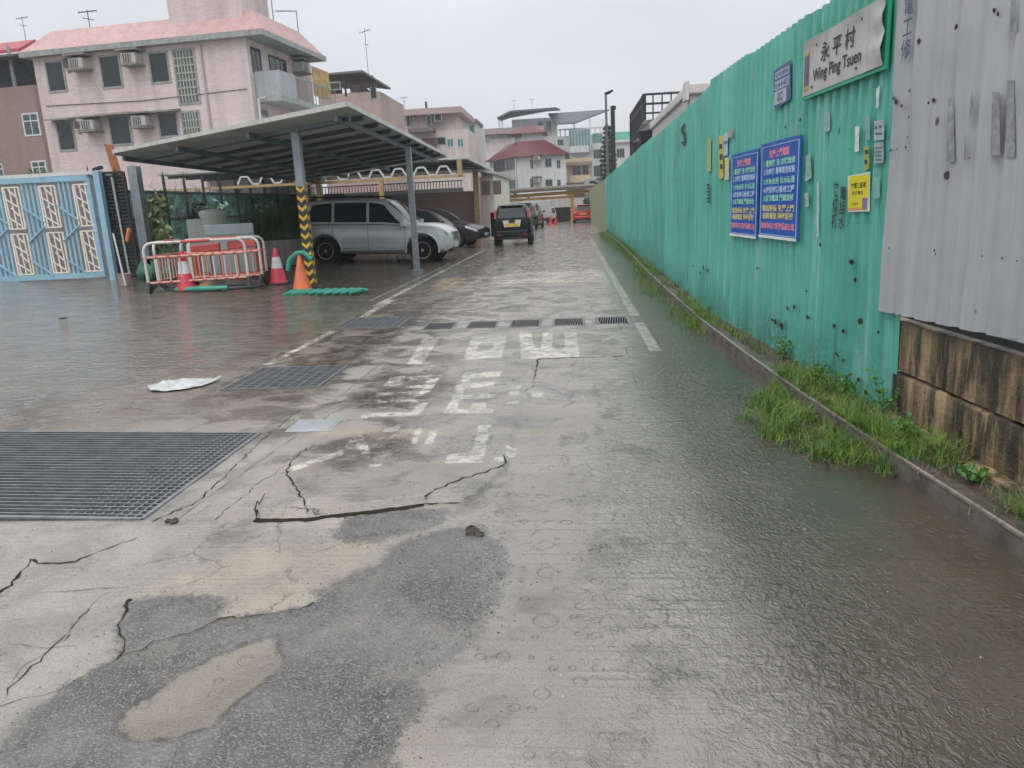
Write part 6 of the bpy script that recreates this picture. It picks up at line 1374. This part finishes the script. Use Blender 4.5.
for q, mu in (((252.5, 49, 260, 73), 2), ((271, 57, 286, 90), 3)): fwin(ph, Fs, q, mull=mu, frame=blackp)
fwin(ph, Fs, (259, 110, 267, 116), frame=gf)
# balcony on the side face
ub0 = .35; ub1 = Fs.uz(315, 100)[0]; zbf = Fs.uz(262, 98)[1]; zbt = Fs.uz(262, 72)[1]; bo = 1.25
m = MB(); m.prism([Fs.P(ub0, zbf-.25, .01), Fs.P(ub1, zbf-.25, .01), Fs.P(ub1, zbf-.25, bo), Fs.P(ub0, zbf-.25, bo)], 0, (0, 0, .25)); bal = m.build('balcony', greytrim, ph)
m = MB(); m.prism([Fs.P(ub0, zbf+.002, .01), Fs.P(ub0+.1, zbf+.002, .01), Fs.P(ub0+.1, zbf+.002, bo), Fs.P(ub0, zbf+.002, bo)], 0, (0, 0, 1.05)); m.prism([Fs.P(ub0+.1, zbf+.002, bo-.1), Fs.P(ub0+1.6, zbf+.002, bo-.1), Fs.P(ub0+1.6, zbf+.002, bo), Fs.P(ub0+.1, zbf+.002, bo)], 0, (0, 0, 1.05)); m.build('parapet', M('pale_blue_panel', (.33, .37, .38), .5, streak=.25), bal)
m = MB(); 
for k in range(12): u = ub0+1.7+k*(ub1-ub0-1.75)/11; m.beam(Fs.P(u, zbf, bo-.05), Fs.P(u, zbf+1.0, bo-.05), .03)
m.beam(Fs.P(ub0+1.6, zbf+1.0, bo-.05), Fs.P(ub1, zbf+1.0, bo-.05), .05); m.build('railing', win_frame, bal)
m = MB(); m.prism([Fs.P(ub1-2.2, zbf+.5, bo-.3), Fs.P(ub1-.2, zbf+.5, bo-.3), Fs.P(ub1-.2, zbf+1.9, bo-.3), Fs.P(ub1-2.2, zbf+1.9, bo-.3)], 0, Fs.n*.05); m.build('shade_screen', M('mustard_cloth', (.42, .28, .10), .6, var=.4, sc=3), bal)
ac(ph, Fs, 296, 68)
m = MB(); 
for p_ in ((790, 0),): pass
tw = [K+dx*.6+dy*s_ for s_ in (1.2, 3.0, 4.8)]; zz_ = zq
for s_ in (2.6, 5.2): p_ = K+dx*.15+dy*s_; m = MB(); m.tube([b0_(p_, zq-.3), b0_(p_, zq+1.0), b0_(p_-dx*1.1, zq+1.1)], .03, 5); m.build('roof_bracket', galv, ph)
m = MB(); p_ = K+dx*.2+dy*.15; m.tube([b0_(p_, 0), b0_(p_, Fs.uz(249, 97)[1]), b0_(p_+dx*.35, Fs.uz(249, 97)[1])], .05, 6); m.build('drain_pipe', white_paint, ph)
m = MB(); ppx = PF.uz(205, 80)[0]
m.tube([PF.P(ppx, 0, .07), PF.P(ppx, zc_-.05, .07)], .045, 6); m.build('drain_pipe', M('pipe_pinkish', (.46, .38, .37), .5), ph)
m = MB(); za_ = PF.uz(120, 100)[1]; m.tube([PF.P(.3, za_, .03), PF.P(PF.L*.5, za_-.12, .03), PF.P(PF.L-.2, za_+.02, .03)], .015, 4); m.build('wall_cable', dark_metal, ph)
pa = atY(90, 28, 38.5); antenna(pa[0], 38.5, zq-.3, 1.6, 'antenna on the roof of the pink house, left of its stair tower')
# --- brown house at the left edge ---
BF = Facade(atY(-140, 160, 46), atY(47, 160, 44.5)); zb_ = BF.uz(20, 86)[1]
bh = T('brown_house', 'reddish brown tiled house at the left edge with a roofed terrace on top', 'house', (-33, 50, 0), world=True)
m = MB(); a_, b_ = BF.A, BF.B; m.prism([b0_(a_, 0), b0_(b_, 0), b0_(b_+np.array([.8, 8, 0]), 0), b0_(a_+np.array([.8, 8, 0]), 0)], 0, (0, 0, zb_)); m.build('wall', Mtile('brown_tiles', (.24, .155, .13), (.28, .18, .15), .25, .08, streak=.5), bh)
for q in ((24.5, 115, 38.5, 134), (33.5, 162.5, 46, 177), (-4, 165, 3, 178)): fwin(bh, BF, q, 'cross', frame=white_paint, mull=2, glassm=M('teal_window', (.06, .10, .10), .1))
m = MB()
for px, y_ in ((10, 0), (46, 0), (-60, 0)): u = BF.uz(px, 80)[0]; m.beam(BF.P(u, zb_, -.3), BF.P(u, zb_+2.3, -.3), .15)
m.build('terrace_post', galv, bh)
m = MB(); zr_ = BF.uz(10, 60)[1]; m.prism([BF.P(BF.uz(-60, 60)[0], zr_, .9), BF.P(BF.L+.2, zr_, .9), BF.P(BF.L+.2, zr_+.7, -6), BF.P(BF.uz(-60, 60)[0], zr_+.7, -6)], 0, (0, 0, .1)); m.build('canopy', M('dark_canopy', (.10, .11, .12), .5), bh)
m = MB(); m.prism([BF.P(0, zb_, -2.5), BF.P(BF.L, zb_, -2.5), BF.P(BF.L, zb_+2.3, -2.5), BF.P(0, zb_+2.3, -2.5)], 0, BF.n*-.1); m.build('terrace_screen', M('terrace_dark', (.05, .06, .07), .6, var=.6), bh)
RF = Facade(atY(-120, 60, 62), atY(36, 60, 60)); zr_ = RF.uz(10, 51)[1]; m = MB(); m.prism([RF.P(0, 0), RF.P(RF.L, 0), RF.P(RF.L, 0, -8), RF.P(0, 0, -8)], 0, (0, 0, zr_-.2)); rh = T('red_roof_house', 'white house with a red roof edge peeping above the brown house', 'house', RF.P(3, 0), world=True); m.build('wall', M('house_white', (.50, .50, .50), .6, streak=.3), rh)
m = MB(); m.prism([RF.P(-.3, zr_, .5), RF.P(RF.L-.9, zr_, .5), RF.P(RF.L-.6, zr_+.9, -1), RF.P(-.3, zr_+.9, -1)], 0, (0, 0, -.25)); m.build('roof', M('red_roof_edge', (.36, .05, .06), .5), rh)
pa = atY(27, 46, 61); antenna(pa[0], 61, zr_, 2.6, 'antenna on the roof at the far left above the brown house')
# --- generic far block ---
def block_house(name, label, q, Y, depth, mat, z0=0, rz=0, cat='house', extra=None):
    """q: px x0,x1 and y of the roof line at x0"""
    a = atY(q[0], q[2], Y); b = atY(q[1], q[2], Y+math.tan(rz)*0); F = Facade((a[0], Y+math.sin(rz)*6), (b[0], Y-math.sin(rz)*6*0)); z = F.uz((q[0]+q[1])/2, q[2])[1]
    r_ = T(name, label, cat, F.P(F.L/2, 0), world=True); m = MB(); m.prism([F.P(0, z0), F.P(F.L, z0), F.P(F.L, z0, -depth), F.P(0, z0, -depth)], 0, (0, 0, z-z0)); m.build('wall', mat, r_); return r_, F, z
def fbox(root, F, q, out, back, mat, name, extra=0):
    u0, z1 = F.uz(q[0], q[1]); u1, z0 = F.uz(q[2], q[3]); m = MB(); m.prism([F.P(u0, z0, out), F.P(u1, z0, out), F.P(u1, z0, -back), F.P(u0, z0, -back)], 0, (0, 0, z1-z0)); return m.build(name, mat, root)
pinkb = M('dusty_pink_render', (.58, .50, .49), .7, var=.12, sc=.6, streak=.45); greyr = M('pale_grey_render', (.54, .55, .56), .7, var=.1, sc=.5, streak=.4); whiter = M('white_render', (.56, .57, .57), .7, var=.08, sc=.5, streak=.35)
darkslab = M('dark_roof_slab', (.14, .13, .13), .7)
# pinkish building
r_, F, z = block_house('pink_block', 'dull pink block of flats behind the carport roof with teal framed windows', (398, 468, 131), 78, 10, pinkb)
fbox(r_, F, (403, 113.5, 456, 132), -.5, 9, pinkb, 'upper_storey'); fbox(r_, F, (400.5, 110.5, 462, 113), .6, 9.5, M('pink_slab', (.40, .30, .30), .7), 'roof_slab')
for q in ((428, 116, 432, 125), (436, 115, 442, 121), (408, 116.5, 411, 126)): fwin(r_, F, q, glassm=pane_teal if q[0] == 428 else pane, out=.6)
for q in ((447.5, 139, 453, 146.5), (458, 139, 463, 146.5)): fwin(r_, F, q, mull=2, glassm=pane_teal, frame=white_paint)
fwin(r_, F, (437.5, 138, 445, 144)); fbox(r_, F, (411, 130, 436, 132.5), 1.5, 0, darkslab, 'canopy'); fbox(r_, F, (422, 139, 437, 150), .3, 0, M('maroon_panel', (.14, .07, .08), .6), 'panel')
pa = atY(405, 113, 80); antenna(pa[0], 80, F.uz(405, 111)[1], 1.6, 'antenna on the left corner of the dull pink block'); 
pa = atY(426.5, 111, 80); m = MB(); m.tube([(pa[0], 80, pa[2]), (pa[0], 80, pa[2]+.9)], .12, 6); tag(m.build('chimney_pipe', dark_metal), 'short dark pipe on the roof of the dull pink block', 'pipe')
r_, F, z = block_house('narrow_block', 'narrow pale block with bluish glazing squeezed behind the dull pink block', (458, 476, 123), 92, 9, greyr)
fbox(r_, F, (458, 120.5, 477.5, 122.5), .5, 6, darkslab, 'roof_slab'); fwin(r_, F, (470, 126, 474, 137), glassm=pane_teal); fwin(r_, F, (471, 140, 475, 143), 'canopy'); fwin(r_, F, (461, 122.8, 466, 124.8))
# brown-grey canopy building
r_, F, z = block_house('canopy_house', 'brownish house with a dark roof canopy between the pink house and the carport roof', (318, 380, 93), 58, 8, M('brown_pink_render', (.42, .32, .29), .7, streak=.4))
m = MB(); a_ = F.uz(317, 78); b_ = F.uz(383, 92); zt_ = F.uz(350, 77)[1]; m.prism([F.P(0, zt_+.3, -.5), F.P(F.L*.8, zt_+.1, 1), F.P(F.L+.6, zt_-.9, -1), F.P(F.L*.6, zt_+.2, -7), F.P(0, zt_+.3, -7)], 0, (0, 0, .15)); m.build('canopy', darkslab, r_)
m = MB()
for f_ in (.02, .45, .9): m.beam(F.P(F.L*f_, z-.2), F.P(F.L*f_, zt_), .12)
m.build('canopy_post', dark_metal, r_); fbox(r_, F, (346, 84, 358, 92), -1, 5, M('dim_store', (.2, .17, .17)), 'roof_room'); fwin(r_, F, (331, 83.5, 340, 89), out=.1); fbox(r_, F, (318, 82, 331, 93), .0, 3, M('rust_wall', (.33, .17, .12), .7), 'rust_wall'); fwin(r_, F, (371, 88, 376, 98))
pa = atY(368, 70, 60); antenna(pa[0], 60, F.uz(368, 78)[1]-.5, 4.3, 'tall thin antenna on the brownish canopy house')
# white house with red roof
WF = Facade(atY(517, 190, 86), atY(566, 190, 86)); WL = Facade(atY(491, 190, 92), atY(517, 190, 86))
wh_ = T('white_house', 'white two storey house with a dark red tiled hip roof', 'house', WF.P(3, 0), world=True)
ze = (WF.uz(520, 155)[1]+WF.uz(560, 157)[1])/2
m = MB(); pts = [WL.P(0, 0), WF.P(0, 0), WF.P(WF.L, 0), WF.P(WF.L, 0, -8), WL.P(0, 0, -5)]; m.prism(pts, 0, (0, 0, ze)); m.build('wall', whiter, wh_)
redt = M('dark_red_tiles', (.13, .03, .045), .5, var=.25, sc=4, bump=.5)
m = MB(); zt_ = ze+1.75; o_ = .5
ep = [WL.P(-.4, ze, o_), WF.P(0, ze, o_), WF.P(WF.L+.5, ze, o_), WF.P(WF.L+.5, ze, -8.4), WL.P(-.4, ze, -5.4)]; tp = [WL.P(1.8, zt_, -1.6), WF.P(.3, zt_, -1.6), WF.P(WF.L-2.2, zt_, -1.6), WF.P(WF.L-2.2, zt_, -6.5), WL.P(1.8, zt_, -4)]
m.add(ep+tp, [(i, (i+1) % 5, (i+1) % 5+5, i+5) for i in range(5)]+[(5, 6, 7, 8, 9), (4, 3, 2, 1, 0)]); m.build('roof', redt, wh_)
m = MB()
for k in range(26):
    t_ = k/25; a = np.array(ep[1])*(1-t_)+np.array(ep[2])*t_; b = np.array(tp[1])*(1-t_)+np.array(tp[2])*t_; m.beam(a+[0, -.03, .04], b+[0, -.03, .04], .06, .06)
m.build('roof_ridges', M('red_ridge', (.19, .05, .065), .5), wh_)
u0, z1 = WF.uz(534, 140); m = MB(); zz0 = zt_-.1; m.prism([WF.P(.6, zz0, -2.4), WF.P(WF.L-2.6, zz0, -2.4), WF.P(WF.L-2.6, zz0, -6), WF.P(.6, zz0, -6)], 0, (0, 0, 1.0)); m.build('roof_room', whiter, wh_)
m = MB(); q_ = [WF.P(-1.2, zz0+1.0, -1.8), WF.P(WF.L-2.0, zz0+1.0, -1.8), WF.P(WF.L-2.0, zz0+1.0, -6.6), WF.P(-1.2, zz0+1.0, -6.6)]; q2_ = [WF.P(.8, zz0+1.8, -3), WF.P(WF.L-3.2, zz0+1.8, -3), WF.P(WF.L-3.2, zz0+1.8, -5), WF.P(.8, zz0+1.8, -5)]; m.add(q_+q2_, [(0, 1, 5, 4), (1, 2, 6, 5), (2, 3, 7, 6), (3, 0, 4, 7), (4, 5, 6, 7), (3, 2, 1, 0)]); m.build('upper_roof', redt, wh_)
for q in ((530.5, 160, 533, 168), (545.5, 159, 551, 166.5), (557, 160.5, 560, 168)): fwin(wh_, WF, q, mull=2)
for q in ((530.5, 179, 533, 188), (546, 180, 552, 187.5), (557.5, 180, 560.5, 188)): fwin(wh_, WF, q, mull=2)
for q in ((494, 162, 505, 170.5), (506, 160, 516, 168.5), (499, 182, 506, 190), (507, 181, 517, 189)): fwin(wh_, WL, q, mull=3)
ac(wh_, WF, 537, 158, 1.0); ac(wh_, WF, 537, 180, 1.0); m = MB(); u, z = WF.uz(514, 175); m.tube([WF.P(-.05, 0, .1), WF.P(-.05, ze, .1)], .08, 6); m.build('drain_pipe', greyr, wh_)
# big apartment behind
r_, F, z = block_house('apartment_block', 'long pale apartment block with green glazed bay behind the white house', (476, 624, 137), 125, 14, greyr)
fbox(r_, F, (476, 132.5, 517, 190), .6, 9, pinkb, 'pink_wing'); fbox(r_, F, (475, 130.5, 545, 132.3), 1.6, 9, M('pinkish_slab', (.33, .27, .27), .7), 'terrace_slab')
for q in ((479, 137, 481.5, 145), (487, 136, 489.5, 143), (479, 156, 482, 163)): fwin(r_, F, q, out=.7)
fbox(r_, F, (491, 133, 511, 138), .75, 0, M('blue_grey_glazing', (.20, .27, .30), .2, var=.4, sc=1), 'glazed_terrace'); fbox(r_, F, (514, 131, 543, 134.5), .8, 0, M('blue_grey_glazing', (.20, .27, .30)), 'glazed_terrace')
fbox(r_, F, (511.5, 119.5, 557, 137), -.4, 8, greyr, 'penthouse')
for q in ((538.5, 121.5, 542.5, 130), (546.5, 121.5, 551, 130)): fwin(r_, F, q, mull=2, out=.1)
m = MB(); zc1 = F.uz(510, 112)[1]; m.prism([F.P(F.uz(498, 120)[0], zc1-1.1, 1.5), F.P(F.uz(512, 120)[0], zc1-.4, 3), F.P(F.uz(556, 113)[0], zc1-.1, 1.5), F.P(F.uz(560, 110)[0], zc1+.35, -5), F.P(F.uz(520, 110)[0], zc1+.35, -6), F.P(F.uz(499, 120)[0], zc1-.9, -4)], 0, (0, 0, .25)); m.build('roof_canopy', M('grey_canopy', (.09, .10, .11), .6), r_)
m = MB(); za = F.uz(560, 115)[1]; m.prism([F.P(F.uz(548, 118)[0], za+.3, -1.5), F.P(F.uz(610, 117)[0], za+.4, -1.5), F.P(F.uz(575, 120)[0], za-1.6, 1.5), F.P(F.uz(556, 120)[0], za-1.6, 1.5)], 0, (0, 0, .2)); m.build('roof_canopy', M('grey_canopy', (.16, .17, .18)), r_)
m = MB()
for px in (499, 502, 574, 603, 590): u = F.uz(px, 125)[0]; m.beam(F.P(u, z-.5, -.2), F.P(u, F.uz(px, 119)[1], -.2), .15)
for px in range(560, 604, 5): u = F.uz(px, 125)[0]; m.beam(F.P(u, z, 0), F.P(u, z+.9, 0), .2)
m.beam(F.P(F.uz(558, 125)[0], z+1.0, 0), F.P(F.uz(606, 125)[0], z+1.0, 0), .3, .2); m.build('roof_balustrade', greyr, r_)
fbox(r_, F, (569, 131, 590, 152), 1.2, 0, M('green_grey_glazing', (.10, .24, .23), .15, var=.4, sc=.8), 'glazed_bay'); m = MB()
for k in range(8): u = F.uz(569+k*3, 140)[0]; m.beam(F.P(u, F.uz(570, 152)[1], 1.25), F.P(u, F.uz(570, 131)[1], 1.25), .09)
m.build('bay_mullion', greyr, r_); fbox(r_, F, (570, 147, 589, 152.5), 1.4, 0, greyr, 'bay_base')
for q in ((593, 134, 602, 142), (594, 150, 601, 158), (594, 166, 602, 176), (558, 140, 563, 145)): fwin(r_, F, q, mull=3, glassm=pane_teal if q[1] < 140 else pane)
for x, lab in ((514, 'left'), (532, 'right')): pa = atY(x, 106, 130); antenna(pa[0], 130, zc1-.2, 2.6, 'antenna on the canopy of the long pale apartment block, the %s one of its pair' % lab)
# beige balconied building
r_, F, z = block_house('beige_house', 'beige yellow house with balconies right of the white house', (566, 592, 158), 98, 8, M('beige_render', (.48, .39, .28), .7, streak=.4))
fbox(r_, F, (566, 163, 592, 165), 1.4, 0, M('brown_band', (.25, .17, .13), .7), 'balcony_slab'); fbox(r_, F, (570, 176, 590, 184), 1.3, 0, M('cream_band', (.52, .42, .27), .7), 'balcony'); fbox(r_, F, (565, 183.5, 594, 186), 1.6, 0, darkslab, 'balcony_slab')
for q in ((573, 167, 580, 177), (583, 166, 588, 176)): fwin(r_, F, q, mull=2)
# right-hand block
r_, F, z = block_house('grey_block', 'pale grey block with green roof glazing right of the street lamp', (608, 632, 141), 112, 10, greyr); fbox(r_, F, (613, 132, 631, 140), -.4, 5, M('bright_green_glazing', (.12, .42, .33), .2, var=.3, sc=1), 'roof_glazing')
for q in ((617, 149, 624, 157),): fwin(r_, F, q, mull=3)
fbox(r_, F, (608, 140.5, 632, 142), .4, 0, greyr, 'cornice')
r_, F, z = block_house('low_house', 'low pale roofed house behind the lamp at the end of the fence', (585, 632, 178), 90, 8, M('lilac_render', (.40, .38, .41), .7, streak=.4))
fwin(r_, F, (590, 181, 596, 186)); fbox(r_, F, (604, 172, 632, 174), .5, 8, whiter, 'roof_slab')
r_, F, z = block_house('far_low_wall', 'pale low wall with openings beyond the yellow beams', (498, 600, 199), 84, 3, M('pale_wall', (.42, .41, .40), .7, streak=.5), cat='wall')
# yellow gantry at road end
ga = T('yellow_gantry', 'yellow steel beam structure spanning the end of the road', 'gantry', (-1, 72, 0), world=True)
def gp(px, py, Y=72): return tuple(atY(px, py, Y))
ylw = M('safety_yellow', (.48, .30, .035), .5, var=.2, streak=.25)
m = MB(); m.beam(gp(499, 197.5), gp(597, 190.5), .22, .30); m.beam(gp(499, 201), gp(572, 196.5), .22, .22); m.build('beam', ylw, ga)
m = MB()
for a, b in ((505, 512), (520, 530), (540, 548)): m.beam(gp(a, 201.5), gp(b, 197), .12)
for px in (572, 515): p_ = atY(px, 195, 72); m.box((p_[0]-.16, 71.85, 0 if px == 572 else p_[2]-.3), (p_[0]+.16, 72.15, p_[2]+.4))
m.build('post', ylw, ga); m = MB(); p0_ = gp(498, 194.5); p1_ = gp(600, 188); m.prism([(p0_[0], 71, p0_[2]-.0), (p1_[0], 71, p1_[2]), (p1_[0], 76, p1_[2]+.3), (p0_[0], 76, p0_[2]+.3)], 0, (0, 0, .25)); m.build('roof', M('rust_dark_roof', (.09, .075, .06), .7), ga)
# dark gates and walls below
t = T('dark_gate', 'dark grey sheet gate at the end of the road left of the red hatchback', 'gate', (0, 74, 0), world=True); a = atY(546, 208, 74); b = atY(572, 208, 74); m = MB(); m.box((a[0], 74, 0), (b[0], 74.1, a[2])); m.build('panel', M('dark_gate_sheet', (.06, .065, .07), .6, var=.3), t); m = MB()
for k in range(12): x = a[0]+(b[0]-a[0])*k/11; m.beam((x, 73.95, 0), (x, 73.95, a[2]), .05)
m.build('ribs', dark_metal, t)
t = T('parking_shed', 'dim open shed behind the red hatchback', 'shed', (2, 76, 0), world=True); a = atY(573, 208, 76); b = atY(600, 208, 76); m = MB(); m.box((a[0], 76, 0), (b[0], 76.1, a[2])); m.build('back_wall', M('dim_grey_wall', (.12, .13, .13), .7, var=.4), t); m = MB(); m.box((a[0], 70.5, a[2]), (a[0]+.15, 76, a[2]+.15)); m.build('side_beam', dark_metal, t)
bush('far_tree', 'small green tree showing under the yellow beams behind the red hatchback', (atY(588, 203, 78)[0], 78, atY(588, 203, 78)[2]), (.9, .5, 1.0), 500, .16, [(.05, .10, .04), (.09, .17, .06)], 'tree', 6)
for px, lab in ((551, 'left'), (556, 'right')): 
    p_ = gg(px, 225); m = MB(); m.box((p_[0]-.16, p_[1]-.16, 0), (p_[0]+.16, p_[1]+.16, .04)); m.lathe([(.14, .04), (.03, .75)], (p_[0], p_[1], 0), 10); tag(m.build('traffic_cone', cone_r), 'tiny red cone far down the road before the dark gate, the %s one' % lab, 'traffic cone', 'traffic cones')
# conifer
cx_, cz_ = atY(605, 125, 58)[0], atY(605, 124, 58)[2]; t = T('conifer', 'slim pointed conifer rising behind the street lamp', 'tree', (cx_+.2, 58, 0)); m = MB(); m.tube([(0, 0, 0), (0, 0, cz_*.5), (0, 0, cz_)], [.16, .1, .02], 7); m.build('trunk', M('conifer_bark', (.07, .06, .05), .8), t); rn = random.Random(15)
lay = int(cz_/.42); ms = [MB(), MB()]; br_ = MB()
for k in range(lay):
    z = 1.5+(cz_-1.5)*k/lay; rr = 1.25*(1-z/cz_)**.8+.1
    for a_ in range(9):
        a = a_*6.283/9+k*.7+rn.gauss(0, .1); r2 = rr*rn.uniform(.75, 1.1); e_ = (r2*math.cos(a), r2*math.sin(a), z+.18*r2); br_.tube([(0, 0, z), e_], [.02, .008], 4)
        for q in range(9): f_ = rn.uniform(.25, 1); ms[q % 2].leaves((e_[0]*f_, e_[1]*f_, z+.18*r2*f_), (.12, .12, .06), 3, .17, rn, .4)
br_.build('branches', M('conifer_bark', (.07, .06, .05)), t); ms[0].build('crown', M('conifer_green', (.035, .07, .045), .7, var=.3), t); ms[1].build('crown', M('conifer_pale', (.07, .11, .075), .7, var=.3), t)
# far green mass so the horizon is not bare
hz = MB(); rn = random.Random(9)
hills = []
for k in range(60): x = -260+k*9; hills.append((x, 300, 5+3*math.sin(k*.7)+rn.uniform(0, 2)))
hz.add([(x, 300, -1) for x, y, z in hills]+hills+[(x, 330, z+4) for x, y, z in hills], [(i, i+1, 60+i+1, 60+i) for i in range(59)]+[(60+i, 61+i, 121+i, 120+i) for i in range(59)])
hz.build('distant_trees', M('far_foliage', (.07, .09, .07), .9, var=.4, sc=.05), kind='structure')
# haze of rain
m = MB(); m.box((-280, -30, -1.5), (280, 345, 30)); hzo = m.build('haze', M('haze', (1, 1, 1)), kind='stuff')
hm = bpy.data.materials.new('rain_haze'); hm.use_nodes = True; hn, hl = nt(hm); hn.clear(); ho = hn.new('ShaderNodeOutputMaterial'); pv = hn.new('ShaderNodeVolumePrincipled'); pv.inputs['Color'].default_value = (.9, .92, .95, 1); pv.inputs['Density'].default_value = .0010; hl.new(pv.outputs[0], ho.inputs['Volume'])
hzo.data.materials.clear(); hzo.data.materials.append(hm); tag(hzo, 'thin grey rain haze hanging over the whole street', 'haze', kind='stuff')
